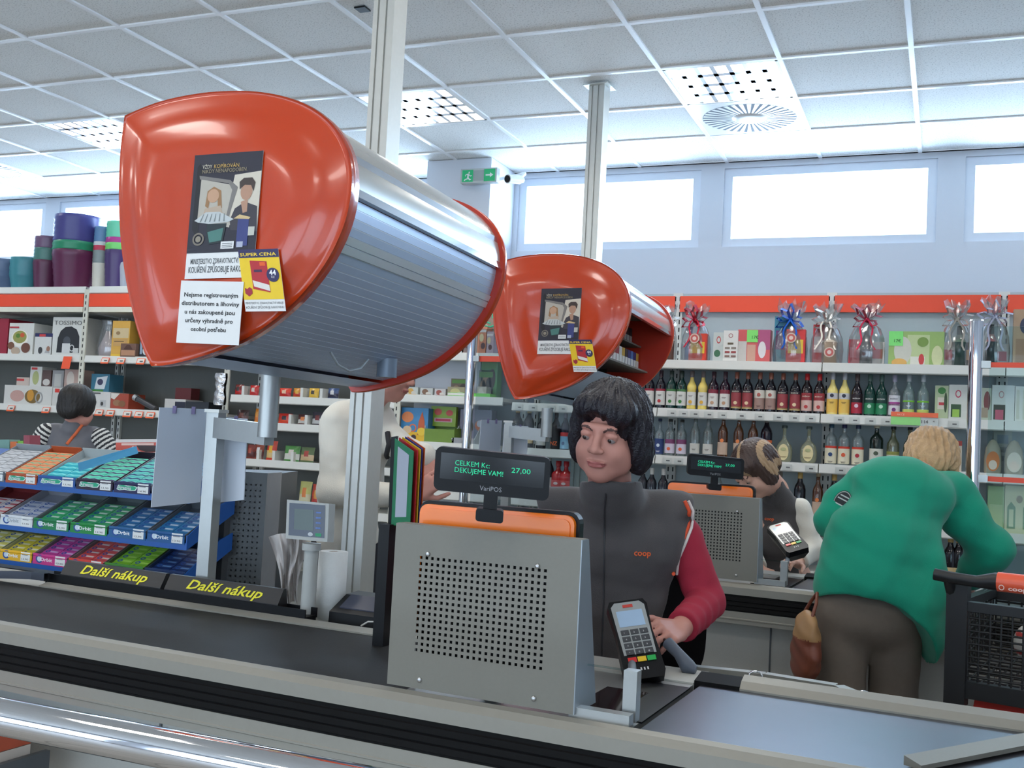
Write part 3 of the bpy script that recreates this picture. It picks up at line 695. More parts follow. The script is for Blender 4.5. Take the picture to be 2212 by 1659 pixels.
def cabinet(T_, lab, opened):
    O = BC+T_; t = thing('cigarette_cabinet', O+np.array([0, 0, 0]), lab, 'wall cabinet', 'orange cigarette cabinets over the checkouts')
    end_cap(1, O, t)
    O2 = O+AX*BL; end_cap(-1, O2, t)
    def P3(k, s, a): p = CEN+(OS[k % NP_]-CEN)*s; return O+AR*p[0]+ZU*p[1]+AX*a
    a0, a1 = -.005, BL+.005
    # order of OS runs clockwise seen from the viewer: top-left corner -> top -> right -> bottom tip -> left
    mb = MB(); ks = list(range(k_top, k_lip+1)); s_ = .965
    vs = [P3(k, s_, a0) for k in ks]+[P3(k, s_, a1) for k in ks]; n = len(ks)
    mb.add(vs, [(i, n+i, n+i+1, i+1) for i in range(n-1)], SILVER, True)
    vs2 = [P3(k, s_-.02, a0) for k in ks]+[P3(k, s_-.02, a1) for k in ks]; mb.add(vs2, [(i, i+1, n+i+1, n+i) for i in range(n-1)], SILVER, True)
    mb.add([P3(k_lip, s_, a0), P3(k_lip, s_, a1), P3(k_lip, s_-.09, a1), P3(k_lip, s_-.09, a0)], [(0, 1, 2, 3)], SILVER)
    mb.build('top_panel', t)
    mb = MB(); w = 2
    vs = [P3(k_lip-5, s_+.012, a0), P3(k_lip-5, s_+.012, a1), P3(k_lip+1, s_+.012, a1), P3(k_lip+1, s_+.012, a0), P3(k_lip+1, s_-.03, a1), P3(k_lip+1, s_-.03, a0)]
    mb.add(vs, [(0, 1, 2, 3), (3, 2, 4, 5)], M('edge_strip_bright', (205, 208, 214), .12, .9, var=0)); mb.build('edge_strip', t)
    # back and underside
    mb = MB(); ks = list(range(k_bot, NP_+k_top+1)); n = len(ks)
    vs = [P3(k, .955, a0) for k in ks]+[P3(k, .955, a1) for k in ks]; mb.add(vs, [(i, n+i, n+i+1, i+1) for i in range(n-1)], SLAT, True); mb.build('back_panel', t)
    # roller shutter
    ks = np.linspace(k_sl, k_bot, 27)
    def PS(kf, s, a):
        k0 = int(math.floor(kf)); fr = kf-k0; p = (OS[k0 % NP_]*(1-fr)+OS[(k0+1) % NP_]*fr); p = CEN+(p-CEN)*s; return O+AR*p[0]+ZU*p[1]+AX*a
    if not opened:
        mb = MB(); hi = MB()
        for q in range(len(ks)-1):
            kA, kB = ks[q]+.05, ks[q+1]-.12; sA = .93; m_ = hi if q in (4, 5) else mb; e = .945 if q in (4, 5) else .930
            vs = [PS(kA, e-.012, a0), PS(kA, e, a0), PS(kB, e, a0), PS(kB, e-.012, a0)]+[PS(kA, e-.012, a1), PS(kA, e, a1), PS(kB, e, a1), PS(kB, e-.012, a1)]
            m_.add(vs, [(0, 4, 5, 1), (1, 5, 6, 2), (2, 6, 7, 3)], M('shutter_handle_slat', (214, 220, 228), .25, .35, var=0) if q in (4, 5) else SLAT)
        n = len(ks); vs = [PS(k, .927, a0) for k in ks]+[PS(k, .927, a1) for k in ks]; mb.add(vs, [(i, n+i, n+i+1, i+1) for i in range(n-1)], M('slat_joint_bright', (214, 222, 232), .3, .3, var=0))
        mb.build('roller_shutter', t); hi.build('handle_slat', t)
    else:
        mb = MB(); n = len(ks)-14; kk = ks[14:]
        vs = [PS(k, .93, a0) for k in kk]+[PS(k, .93, a1) for k in kk]; n = len(kk); mb.add(vs, [(i, n+i, n+i+1, i+1) for i in range(n-1)], SLAT, True); mb.build('roller_shutter', t)
        mb = MB(); lv = [(-.10, .16), (-.10, .02), (-.06, -.11)]
        for x, z in lv: mb.box(O+AR*(x+.12)+ZU*(z-.005)+AX*BL/2, (.22, BL-.03, .008), GREYP, np.stack([AR, AX, ZU], 1))
        mb.box(O+AR*-.06+AX*BL/2, (.01, BL-.03, .44), GREYD, np.stack([AR, AX, ZU], 1)); mb.build('inner_shelf', t)
        cols = [(196, 40, 44), (30, 44, 110), (214, 210, 204), (36, 40, 44), (150, 30, 36), (60, 110, 170), (200, 160, 60)]
        pk = []
        for x, z in lv:
            for q in range(15):
                lvn = ['upper', 'middle', 'lower'][lv.index((x, z))]
                cc = cols[int(rng.integers(len(cols)))]; p = O+AR*(x+.17)+ZU*z+AX*(.05+q*.062)
                m2 = MB().box((0, 0, .044), (.023, .056, .088), C(cc), np.stack([AR, AX, ZU], 1)); m2.box(AR*.0125+ZU*.03, (.001, .050, .035), C((225, 225, 220)), np.stack([AR, AX, ZU], 1))
                o = m2.build('cigarette_pack', origin=(0, 0, 0)); o.location = tuple(p); o['label'] = '%s pack, %s from the front on the %s shelf inside the open cabinet' % ({196: 'red', 30: 'navy', 214: 'white', 36: 'black', 150: 'dark red', 60: 'light blue', 200: 'yellow'}[cc[0]], ['first', 'second', 'third', 'fourth', 'fifth', 'sixth', 'seventh', 'eighth', 'ninth', 'tenth', 'eleventh', 'twelfth', 'thirteenth', 'fourteenth', 'fifteenth'][q], lvn); o['category'] = 'cigarette pack'; o['group'] = 'cigarette packs in the open cabinet'
    # cable and stub under the cabinet
    if not opened:
        mb = MB(); a = P3(k_bot-8, .93, .40); b = P3(k_bot-8, .93, .62)
        mb.tube([a, a*.8+b*.2-ZU*.03, (a+b)/2-ZU*.042, a*.2+b*.8-ZU*.03, b], .0035, C((160, 170, 176))); mb.build('cable', t)
        c = P3(k_bot-9, .95, .72); MB().cyl(c-AR*.004+ZU*.01, c-AR*.004-ZU*.045, .030, M('bracket_blue_grey', (120, 134, 150), .4, .3), n=20).build('round_bracket', t)
    return t
cabinet(np.zeros(3), 'large orange cigarette cabinet with closed grey shutter over the near checkout', False)
TB = D(1221, 709, 4.63)-BC
cabinet(TB, 'smaller looking orange cigarette cabinet with open front over the second checkout', True)

# posters stuck on the caps
CAPF = .030+.034*.8+.0105
def capcard(tl, tr, bl, T_, off): 
    a, b, c = [PP(*p, BC-AX*(CAPF+off), AX)+T_ for p in (bl, (bl[0]+tr[0]-tl[0], bl[1]+tr[1]-tl[1]), tl)]
    return Card(a, b-a, c-a)
NAVY = C((34, 32, 46)); SKY_ = C((178, 172, 160)); MANH = C((60, 46, 40)); MANF = C((176, 136, 112)); PALE = C((204, 196, 180)); TEAL = C((70, 120, 112)); BLUEP = C((52, 60, 118)); GOLDT = C((196, 160, 80)); LGREY = C((170, 172, 172)); YEL = C((232, 196, 24)); REDP = C((178, 30, 40)); NAVYB = C((38, 34, 84)); YELT = C((240, 206, 60)); DTX = C((70, 72, 76))
def posters(T_, near):
    dn = 'the near orange cabinet' if near else 'the second orange cabinet'
    cd = capcard((422, 336), (570, 332), (399, 603), T_, .0); mb = MB(); n = cd.n
    mb.prism([cd.p(0, 0), cd.p(1, 0), cd.p(1, 1), cd.p(0, 1)], n*.0008, WHITEP)
    h = .0014
    cd.rect(mb, .0, .205, 1, 1, NAVY, h)
    cd.poly(mb, [(.06, .90), (.10, .93), (.13, .88), (.15, .30), (.05, .40)], C((14, 14, 20)), h+.0004)
    cd.poly(mb, [(.13, .80), (.60, .74), (.60, .40), (.12, .46)], SKY_, h+.0006)            # window of the car
    cd.poly(mb, [(.62, .82), (1, .84), (1, .36), (.60, .42), (.58, .66)], PALE, h+.0005)
    cd.poly(mb, [(.10, .83), (.56, .78), (.68, .72), (.58, .48), (.54, .48), (.60, .70), (.54, .755), (.11, .80)], C((120, 116, 112)), h+.0009)
    cd.disc(mb, .33, .66, .085, .055, C((190, 150, 120)), h+.0012); cd.poly(mb, [(.24, .70), (.33, .735), (.44, .70), (.47, .56), (.41, .56), (.39, .68), (.30, .70), (.27, .56), (.22, .58)], C((150, 112, 74)), h+.0010)
    cd.poly(mb, [(.22, .56), (.45, .58), (.52, .46), (.18, .46)], C((180, 160, 140)), h+.0011)
    cd.poly(mb, [(.60, .46), (.66, .55), (.80, .60), (.98, .56), (1, .36), (.62, .38)], C((56, 52, 60)), h+.0010)
    cd.poly(mb, [(.74, .60), (.84, .62), (.84, .52), (.78, .51)], MANF, h+.0012)
    cd.disc(mb, .81, .68, .085, .068, MANF, h+.0013); cd.poly(mb, [(.71, .70), (.70, .76), (.76, .79), (.88, .79), (.93, .75), (.91, .68), (.87, .73), (.78, .735)], MANH, h+.0016)
    cd.poly(mb, [(.08, .465), (.24, .53), (.44, .53), (.66, .465), (.58, .445), (.30, .435), (.14, .45)], C((186, 192, 192)), h+.0014)
    for q in range(6): cd.poly(mb, [(.16+.07*q, .452), (.18+.07*q, .452), (.22+.06*q, .515), (.21+.06*q, .515)], C((120, 128, 128)), h+.0017)
    cd.poly(mb, [(.27, .435), (.56, .435), (.52, .285), (.33, .27), (.28, .31)], C((24, 40, 44)), h+.0012); cd.poly(mb, [(.29, .37), (.52, .40), (.50, .30), (.33, .285)], TEAL, h+.0015)
    cd.disc(mb, .16, .315, .085, .052, C((120, 112, 100)), h+.0014, hole=.72); cd.disc(mb, .16, .315, .04, .025, C((140, 132, 116)), h+.0016)
    cd.rect(mb, .72, .25, .88, .47, BLUEP, h+.0014); cd.poly(mb, [(.66, .47), (.74, .50), (.90, .475), (.88, .46)], C((206, 180, 130)), h+.0016)
    cd.rect(mb, .50, .232, .69, .29, WHITEP, h+.0016); cd.rect(mb, .73, .24, .82, .285, C((170, 176, 196)), h+.0018)
    for v in (.272, .258, .244): cd.rect(mb, .52, v, .67, v+.004, DTX, h+.0020)
    cd.rect(mb, .88, .33, .97, .40, C((190, 190, 180)), h+.0015)
    cd.text(mb, 'VŽDY ', .14, .882, .0125, C((206, 200, 180)), h+.002, width=.14); cd.text(mb, 'KOPÍROVÁN.', .31, .882, .0125, GOLDT, h+.002, width=.38)
    cd.text(mb, 'NIKDY NENAPODOBEN.', .14, .845, .0125, C((150, 138, 110)), h+.002, width=.66)
    cd.text(mb, 'MINISTERSTVO ZDRAVOTNICTVÍ VARUJE:', .07, .118, .017, DTX, h, width=.88, bold=.01)
    cd.text(mb, 'KOUŘENÍ ZPŮSOBUJE RAKOVINU', .05, .048, .020, DTX, h, width=.92, bold=.01)
    mb.build('advertising_poster', origin=cd.p(.5, .5), label='dark poster with a car window and a man, stuck on '+dn, category='poster', group='cigarette posters')
    cd = capcard((515, 540), (602, 539), (531, 673), T_, .003); cd = Card(cd.o, cd.ex, cd.ey); mb = MB(); n = cd.n
    mb.prism([cd.p(0, 0), cd.p(1, 0), cd.p(1, 1), cd.p(0, 1)], n*.0008, WHITEP)
    cd.rect(mb, 0, .19, 1, 1, YEL, h); cd.rect(mb, 0, .865, 1, 1, NAVYB, h+.0004)
    cd.text(mb, 'SUPER CENA', .04, .892, .0105, YELT, h+.001, width=.90, bold=.015)
    cd.poly(mb, [(.26, .82), (.68, .80), (.69, .30), (.27, .36)], REDP, h+.0006); cd.poly(mb, [(.28, .50), (.30, .40), (.69, .32), (.68, .42)], C((220, 216, 210)), h+.001)
    cd.rect(mb, .50, .73, .64, .79, C((226, 90, 30)), h+.001); cd.rect(mb, .34, .63, .54, .67, C((60, 30, 70)), h+.001)
    cd.disc(mb, .80, .58, .155, .115, NAVYB, h+.0012); cd.text(mb, '44', .80, .575, .017, C((240, 240, 240)), h+.0016, align='c', bold=.02); cd.text(mb, 'Kč', .80, .525, .007, C((240, 240, 240)), h+.0016, align='c')
    cd.poly(mb, [(.06, .38), (.12, .36), (.18, .39), (.24, .36), (.24, .29), (.15, .24), (.06, .29)], C((160, 30, 50)), h+.001)
    cd.text(mb, 'MINISTERSTVO ZDRAVOTNICTVÍ VARUJE', .03, .115, .0075, DTX, h, width=.94); cd.text(mb, 'KOUŘENÍ ZPŮSOBUJE RAKOVINU', .03, .045, .0075, DTX, h, width=.94)
    mb.build('price_poster', origin=cd.p(.5, .5), label='small yellow SUPER CENA price poster with a red pack stuck on '+dn, category='poster', group='yellow price posters')
    if near:
        cd = capcard((392, 606), (527, 612), (381, 740), T_, .006); mb = MB()
        mb.prism([cd.p(0, 0), cd.p(1, 0), cd.p(1, 1), cd.p(0, 1)], n*.0008, WHITEP)
        for q, (tx, w_) in enumerate((('Nejsme registrovaným', .86), ('distributorem a lihoviny', .92), ('u nás zakoupené jsou', .80), ('určeny výhradně pro', .76), ('osobní potřebu', .56))):
            cd.text(mb, tx, .5, .745-.137*q, .0135, INK, h, align='c', width=w_, bold=.018)
        mb.build('paper_notice', origin=cd.p(.5, .5), label='white paper notice with five lines of bold Czech text on the orange cap', category='notice')
posters(np.zeros(3), True); posters(TB, False)

# ---------------------------------------------------------------- stand carrying each cabinet, with white boards hung on it
def stand(T_, lab, near):
    d = 3.08; post = D(444, 1250, d); x, y = post[0], post[1]; zt = zat(888, x, y); t = thing('cabinet_stand', np.array([x, y, 0])+T_, lab, 'stand', 'stands under the orange cabinets')
    A = np.stack([AR, AX, ZU], 1); o = np.array([x, y, 0])+T_
    arm_end = D(577, 940, 2.98)+T_; za = zat(925, x, y)
    mb = MB().box(o+ZU*(zt/2), (.040, .040, zt), ALU, A); mb.build('post', t)
    MB().box(o+ZU*zt, (.050, .050, .010), ALU_L, A).build('post_cap', t)
    a = o+ZU*(zt-.048); b = np.array([arm_end[0], arm_end[1], a[2]-.012]); dd = nrm(b-a); Rm = np.stack([dd, nrm(np.cross(ZU, dd)), nrm(np.cross(dd, nrm(np.cross(ZU, dd))))], 1)
    MB().box((a+b)/2, (np.linalg.norm(b-a)+.02, .036, .060), ALU, Rm).build('arm', t)
    zb = arm_end[2]-.006; mb = MB().cyl((arm_end[0], arm_end[1], zb), (arm_end[0], arm_end[1], BC[2]-.285), .0275, ALU, n=24); mb.build('upright_tube', t)
    MB().box(o+ZU*.006, (.16, .16, .012), GREYD, A).build('base_plate', t)
    return t
stand(np.zeros(3), 'grey metal stand with side arm under the near orange cabinet', True)
stand(TB, 'grey metal stand with side arm under the second orange cabinet', False)
BOARD = M('white_board_back', (205, 212, 222), .6, var=.03, scale=4)
def board(quad, d0, T_, lab, group):
    P = [D(px, py, dd)+T_ for (px, py, dd) in quad]; n = nrm(np.cross(P[1]-P[0], P[3]-P[0])); t = thing('hanging_board', P[0], lab, 'board', group)
    MB().prism(P, -n*.003, BOARD).build('board_sheet', t)
    for f in (.3, .7):
        c = P[3]*(1-f)+P[2]*f; MB().box(c+n*.003-ZU*.005, (.010, .008, .022), C((110, 100, 140)), CAMR).build('clip', t)
for T_, nm in ((np.zeros(3), 'near'), (TB, 'second')):
    board([(327, 1096, 3.02), (432, 1085, 3.14), (447, 884, 3.14), (345, 880, 3.02)], 0, T_, 'white board hung left of the post of the %s cabinet stand' % nm, None)
    board([(450, 1088, 3.18), (526, 1080, 3.10), (534, 905, 3.10), (462, 898, 3.18)], 0, T_, 'white board hung under the arm of the %s cabinet stand' % nm, None)

# ---------------------------------------------------------------- till: perforated shield, monitor, customer display
MONO = M('monitor_orange_gloss', (246, 122, 12), .25, coat=.2, var=.02)
VFD = emissive('display_green', (30, 225, 165), 1.15)
def seg_text(cd, mb, txt, u, v, size, mat):   # dot-matrix look, plain stroke letters
    cd.text(mb, txt, u, v, size, mat, .0012, space=1.0)
def till(T_, near):
    nm = 'near' if near else 'second'; o = K(0, 0, 0, T_)
    W_ = .398; zb = BT+.012; zt = zat(1130, *K(0, 0, 0)[:2]); H = zt-zb
    t = thing('till_shield', K(W_/2, .02, zb, T_), 'grey perforated metal till shield on the %s counter' % nm, 'till shield', 'perforated till shields')
    # perforated front sheet: real square holes
    nx, nz = 22, 16; px, pz = .0128, .0121; hs = .0060; x0 = .060; z0 = zb+.235*H
    us = [0]; 
    for i in range(nx): us += [x0+i*px-hs/2, x0+i*px+hs/2]
    us.append(W_); vs = [zb]
    for j in range(nz): vs += [z0+j*pz-hs/2, z0+j*pz+hs/2]
    vs.append(zt); mb = MB(); idx = {}
    for yy, th in ((0, 0),):
        V = [K(u, 0, v, T_) for u in us for v in vs]; nv = len(vs)
        Fs = [(i*nv+j, (i+1)*nv+j, (i+1)*nv+j+1, i*nv+j+1) for i in range(len(us)-1) for j in range(nv-1) if not (i % 2 == 1 and j % 2 == 1)]
        mb.add(V, Fs, GREYP)
        V = [K(u, .0016, v, T_) for u in us for v in vs]; mb.add(V, [f[::-1] for f in Fs], GREYP)
    mb.build('perforated_sheet', t)
    mb = MB()                                   # bent side cheek, deeper at the foot, and top fold
    mb.prism([K(W_, 0, zb, T_), K(W_, .115, zb, T_), K(W_, .035, zt, T_), K(W_, 0, zt, T_)], U1*.002, M('grey_side_cheek', (150, 160, 168), .3, .4, var=.03))
    mb.prism([K(-.002, 0, zb, T_), K(-.002, .115, zb, T_), K(-.002, .035, zt, T_), K(-.002, 0, zt, T_)], U1*.002, GREYP)
    mb.box(K(W_/2, .018, zt, T_), (W_, .035, .002), GREYP, KR); mb.build('side_cheek', t)
    MB().box(K(W_/2+.01, .06, zb+.18, T_), (W_-.05, .03, .26), BLACKP, KR).build('inner_housing', t)
    for u, z in ((.075, zt-.055), (.312, zt-.056), (.072, zb+.018), (.318, zb+.018)):
        MB().ball(K(u, -.001, z, T_), (.0055, .0035, .0055), SCREW, 10, KR).build('screw', t)
    # monitor seen from behind
    vv = .085; uL = np.dot(PP(906, 1100, K(0, vv, 0), V1)-K(0, 0, 0), U1); uR = np.dot(PP(1252, 1130, K(0, vv, 0), V1)-K(0, 0, 0), U1)
    ztm = zat(1093, *K((uL+uR)/2, vv, 0)[:2]); um = (uL+uR)/2; w = uR-uL
    t2 = thing('monitor', K(um, vv+.03, BT, T_), 'till monitor with glossy orange back rising above the %s shield' % nm, 'monitor', 'orange backed till monitors')
    mb = MB().rbox(K(um, vv+.012, ztm-.14, T_), (w, .022, .28), .022, BLACKP, KR); mb.build('bezel', t2)
    mb = MB().rbox(K(um, vv-.004, ztm-.142, T_), (w-.014, .012, .270), .018, MONO, KR)
    mb.rbox(K(um, vv-.011, ztm-.142, T_), (w-.030, .004, .255), .014, MONO, KR); mb.build('back_cover', t2)
    MB().cyl(K(um, vv+.02, BT-.003, T_), K(um, vv+.02, ztm-.27, T_), .02, BLACKP).build('foot', t2)
    # customer display
    dC = 2.00; q = [D(943, 963, dC), D(1190, 986, dC), D(1184, 1083, dC+.0), D(937, 1056, dC)]
    c = sum(q)/4+T_; ex = nrm((q[1]+q[2]-q[0]-q[3])); ex = nrm(ex-ZU*ex[2]*.0); up = nrm((q[0]+q[1]-q[2]-q[3])); w = np.linalg.norm(q[1]-q[0]); h = np.linalg.norm(q[0]-q[3])
    nn = nrm(np.cross(ex, up)); Rm = np.stack([ex, -nn, nrm(np.cross(-nn, ex)) if False else up], 1)
    t3 = thing('customer_display', c, 'black customer display with green digits above the %s till' % nm, 'customer display', 'customer displays')
    MB().rbox(c, (w, .032, h*1.0), .012, BLACKP, Rm).build('display_case', t3); dcs = bpy.data.objects[-1] if False else kids(t3)[-1]
    cd = Card(c+nn*.0165-ex*w/2-up*h/2, ex*w, up*h)
    mb = MB(); cd.rect(mb, .05, .28, .95, .88, M('display_window', (8, 10, 12), .12, var=0), .0003); mb.build('display_window', dcs)
    mb = MB(); cd.text(mb, 'CELKEM Kc:', .175, .62, .0135, VFD, .001, width=.30); cd.text(mb, '27,00', .665, .575, .0135, VFD, .001, width=.165); cd.text(mb, 'DEKUJEME VAM!', .175, .46, .0135, VFD, .001, width=.42)
    mb.build('green_digits', dcs)
    mb = MB(); cd.text(mb, 'VariPOS', .40, .10, .0125, C((150, 152, 156)), .0008, width=.19); mb.build('lettering', dcs)
    mb = MB(); cc = c-up*(h/2+.012)+nn*.002; mb.box(cc, (.026, .018, .040), BLACKP, Rm); mb.rbox(cc-up*.026-ex*.0, (.052, .036, .024), .006, BLACKP, Rm); mb.build('neck', t3)
    return t
till(np.zeros(3), True); till(TL+ZU*.004, False)

# bracket frame beside the shield and the card reader on its arm
def reader(T_, near, pose):
    nm = 'near' if near else 'second'
    fo = D(1298, 1500, 2.02); t = thing('reader_bracket', K(.43, .02, BT, T_), 'grey U-shaped metal bracket on the %s counter beside the shield' % nm, 'bracket', 'card reader brackets')
    mb = MB(); a = PZ(1232, 1558, BT+.004); b = PZ(1362, 1556, BT+.004); b = np.array([b[0], b[1], BT+.004]); zt = zat(1452, b[0], b[1])
    a2 = K(.40, .10, BT+.004); A_ = a+T_; B_ = b+T_
    mb.box((A_+B_)/2+ZU*.010+V1*.0, (np.linalg.norm(b-a), .026, .020), ALU, KR)
    mb.box(B_+ZU*(zt-BT)/2, (.026, .026, zt-BT), ALU, KR)
    mb.build('bracket_frame', t)
    MB().box(B_-U1*.055+ZU*(zt-BT-.002), (.085, .004, .003), GLASS, KR).build('glass_shelf', t)
    c0, ex, ey, n = pose; c0 = c0+T_; SC_ = 1.16 if near else 1.25; w, L, th = .078, .165, .026; R_ = np.stack([ex, ey, n], 1)
    t2 = thing('card_reader', c0, 'black card reader with keypad held out above the %s counter' % nm, 'card reader', 'card readers')
    def q(x, y, z): return c0+(ex*x+ey*y+n*z)*SC_
    prof = [(-.034, .090), (.034, .090), (.040, .078), (.036, .02), (.039, -.03), (.040, -.070), (.034, -.084), (-.034, -.084), (-.040, -.070), (-.039, -.03), (-.036, .02), (-.040, .078)]
    mb = MB(); top = [q(x, y, .008) for x, y in prof]; bot = [q(x*1.02, y, -.012) for x, y in prof]; low = [q(x*.72, y*.8, -.042) for x, y in prof]; m_ = len(prof)
    mb.add(top+bot+low, [list(range(m_))[::-1], list(range(2*m_, 3*m_))]+[(i, m_+i, m_+(i+1) % m_, (i+1) % m_) for i in range(m_)]+[(m_+i, 2*m_+i, 2*m_+(i+1) % m_, m_+(i+1) % m_) for i in range(m_)], BLACKP)
    mb.build('case', t2)
    cd = Card(q(-.036, -.084, .0084), ex*.072*SC_, ey*.172*SC_)
    mb = MB(); FACE = M('reader_face_silver', (168, 172, 172), .35, .4, var=0)
    cd.poly(mb, [(.06, .30), (.94, .30), (.97, .93), (.85, .985), (.15, .985), (.03, .93)], FACE, .0004); mb.build('face_plate', t2)
    mb = MB(); cd.rect(mb, .14, .66, .86, .87, M('reader_screen', (150, 172, 196), .15, var=0, emit=(130, 160, 190), estr=.25), .0010); cd.rect(mb, .36, .91, .64, .95, C((196, 60, 50)), .0010); mb.build('screen', t2)
    KEY = M('reader_key', (64, 66, 70), .4)
    for r in range(4):
        for k in range(3):
            m2 = MB(); u0 = .13+.26*k; v0 = .555-.085*r; P = [cd.p(u, v, .0004) for u, v in ((u0, v0), (u0+.22, v0), (u0+.22, v0+.062), (u0, v0+.062))]
            m2.prism(P, n*.0016, KEY); cd.text(m2, ['1', '2', '3', '4', '5', '6', '7', '8', '9', '*', '0', '#'][r*3+k], u0+.08, v0+.015, .006, C((225, 225, 225)), .0024); m2.build('key', t2)
    for k, (cc, tx) in enumerate((((208, 40, 40), 'X'), ((230, 190, 40), '<'), ((40, 170, 80), 'O'))):
        m2 = MB(); u0 = .13+.26*k; P = [cd.p(u, v, .0004) for u, v in ((u0, .205), (u0+.23, .205), (u0+.23, .265), (u0, .265))]; m2.prism(P, n*.0018, C(cc, .35)); m2.build('key', t2)
    mb = MB(); 
    for k in range(3): cd.rect(mb, .40+.09*k, .10, .44+.09*k, .135, C((210, 210, 210)), .0008)
    mb.build('indicator', t2)
    # swan-neck under the reader
    mb = MB(); e = B_+ZU*(zt-BT)-U1*.0; mb.tube([q(0, .02, -.038), q(0, .01, -.075), (q(0, 0, -.085)+e)/2-ZU*.01, e-ZU*.01], .009, M('neck_grey', (96, 104, 112), .5), 10); mb.build('swivel_arm', t2)
cy = nrm(D(1372, 1320, 2.44)-D(1408, 1450, 2.33)); cx = nrm(D(1428, 1395, 2.38)-D(1345, 1395, 2.38)); cx = nrm(cx-cy*np.dot(cx, cy)); cn = nrm(np.cross(cx, cy))
reader(np.zeros(3), True, (D(1374, 1386, 2.38), cx, cy, cn))
c2 = D(1702, 1166, 4.5); cy2 = nrm(D(1680, 1140, 4.62)-D(1722, 1190, 4.45)); cx2 = nrm(D(1735, 1160, 4.5)-D(1675, 1172, 4.5)); cx2 = nrm(cx2-cy2*np.dot(cx2, cy2)); cn2 = nrm(np.cross(cx2, cy2))
reader(TL+ZU*.004, False, (c2-TL, cx2, cy2, cn2))

# ---------------------------------------------------------------- dividers on their rail
zr = BT+.018
mb = MB(); ra, rb = PZ(98, 1253, BT+.004), PZ(668, 1337, BT+.004); rd = nrm(rb-ra); L = np.linalg.norm(rb-ra); rv = np.cross(ZU, rd)
ra = np.array([ra[0], ra[1], 0]); 
for s_ in ([(-.020, .0), (.035, .0), (.035, .006), (-.020, .006)], [(-.020, .006), (-.016, .006), (-.016, .026), (-.020, .026)], [(.031, .006), (.035, .006), (.035, .026), (.031, .026)]):
    mb.prism([ra+rv*a+ZU*(BT+.004+b) for a, b in s_], rd*L, BLACKP)
mb.prism([ra+rv*a+ZU*(BT+b) for a, b in ((0, -.012), (.030, -.012), (.030, .004), (0, .004))], rd*L, BLACKP)
mb.build('divider_rail', origin=ra+ZU*BT, label='long black channel rail for the dividers along the far belt edge', category='rail')
YLW = M('divider_yellow', (232, 222, 40), .5, var=0)
def divider(x0, x1, lab):
    s0 = np.dot(PP(x0, 1270, ra+ZU, rv)-ra, rd); s1 = np.dot(PP(x1, 1290, ra+ZU, rv)-ra, rd)
    a = ra+rd*s0+ZU*(BT+.010); Ld = s1-s0; t = thing('shopping_divider', a+rd*Ld/2, lab, 'checkout divider', 'shopping dividers')
    sec = [(-.014, 0), (.029, 0), (.029, .012), (.020, .062), (.008, .062), (-.014, .022)]
    MB().prism([a+rv*p+ZU*z for p, z in sec], rd*Ld, M('divider_black', (34, 34, 36), .4, var=.1)).build('divider_bar', t)
    f0 = a-rv*.014+ZU*.022; f1 = a+rv*.008+ZU*.062; nn = nrm(np.cross(rd, f1-f0))
    cd = Card(f0+nn*.0006, rd*Ld, f1-f0); mb = MB(); cd.text(mb, 'Další nákup', .19, .22, .040, YLW, .0006, width=.66, bold=.018, shear=.3); mb.build('lettering', t)
divider(136, 352, 'black divider bar with yellow lettering, in front of the gum rack')
divider(362, 608, 'black divider bar with yellow lettering, nearer the grey post and scales display')

# ---------------------------------------------------------------- things behind the near belt
RS = BT-.012                                     # rear shelf top
def up(px, py, v):                               # point above lane line v seen at the pixel
    return PP(px, py, K(0, v, 0), V1)
# weighing display on a stalk
p = up(665, 1310, .575); t = thing('scales_display', (p[0], p[1], RS), 'pale grey weighing display on a stalk with dark screen', 'display')
zt = up(665, 1165, .575)[2]
MB().cyl((p[0], p[1], RS), (p[0], p[1], zt-.02), .021, M('grey_plastic', (176, 178, 174), .5), .019).build('stalk', t)
MB().cyl((p[0], p[1], zt-.028), (p[0], p[1], zt-.010), .026, M('grey_plastic', (176, 178, 174), .5)).build('collar', t)
a, b, c, d_ = up(617, 1163, .56), up(707, 1171, .56), up(711, 1088, .57), up(620, 1079, .57)
ex, ey = b-a, d_-a; nn = nrm(np.cross(ex, ey)); mb = MB().prism([a, b, c, d_], -nn*.03, M('grey_plastic', (176, 178, 174), .5)); mb.build('display_case', t)
cd = Card(a+nn*.0005, ex, ey); mb = MB(); cd.rect(mb, .07, .09, .93, .92, M('scales_screen_blue', (22, 36, 62), .15, var=0)); cd.rect(mb, .20, .25, .66, .78, M('scales_lcd', (44, 66, 58), .15, var=0), .0008)
for v in (.70, .57, .44, .31): cd.rect(mb, .72, v, .84, v+.04, C((90, 120, 180)), .001)
cd.disc(mb, .60, .16, .06, .05, C((190, 196, 200)), .001); cd.rect(mb, .72, .12, .86, .20, C((40, 150, 100)), .001); mb.build('screen', t)
# paper towel roll
p = up(712, 1330, .66); zt = up(712, 1190, .66)[2]; o = (p[0], p[1], RS); t = thing('paper_towel_roll', o, 'large white paper towel roll standing beside the scales display', 'paper roll')
r = .041; H = zt-RS; mb = MB(); mb.lathe([(.013, 0), (r, 0), (r, H), (.014, H), (.013, H-.03)], o, M('tissue_white', (222, 222, 218), .95, bump=.3, bscale=200), 28); mb.build('paper_roll', t)
MB().lathe([(.0128, .001), (.0128, H-.001)], o, C((150, 130, 104)), 16).build('core', t)
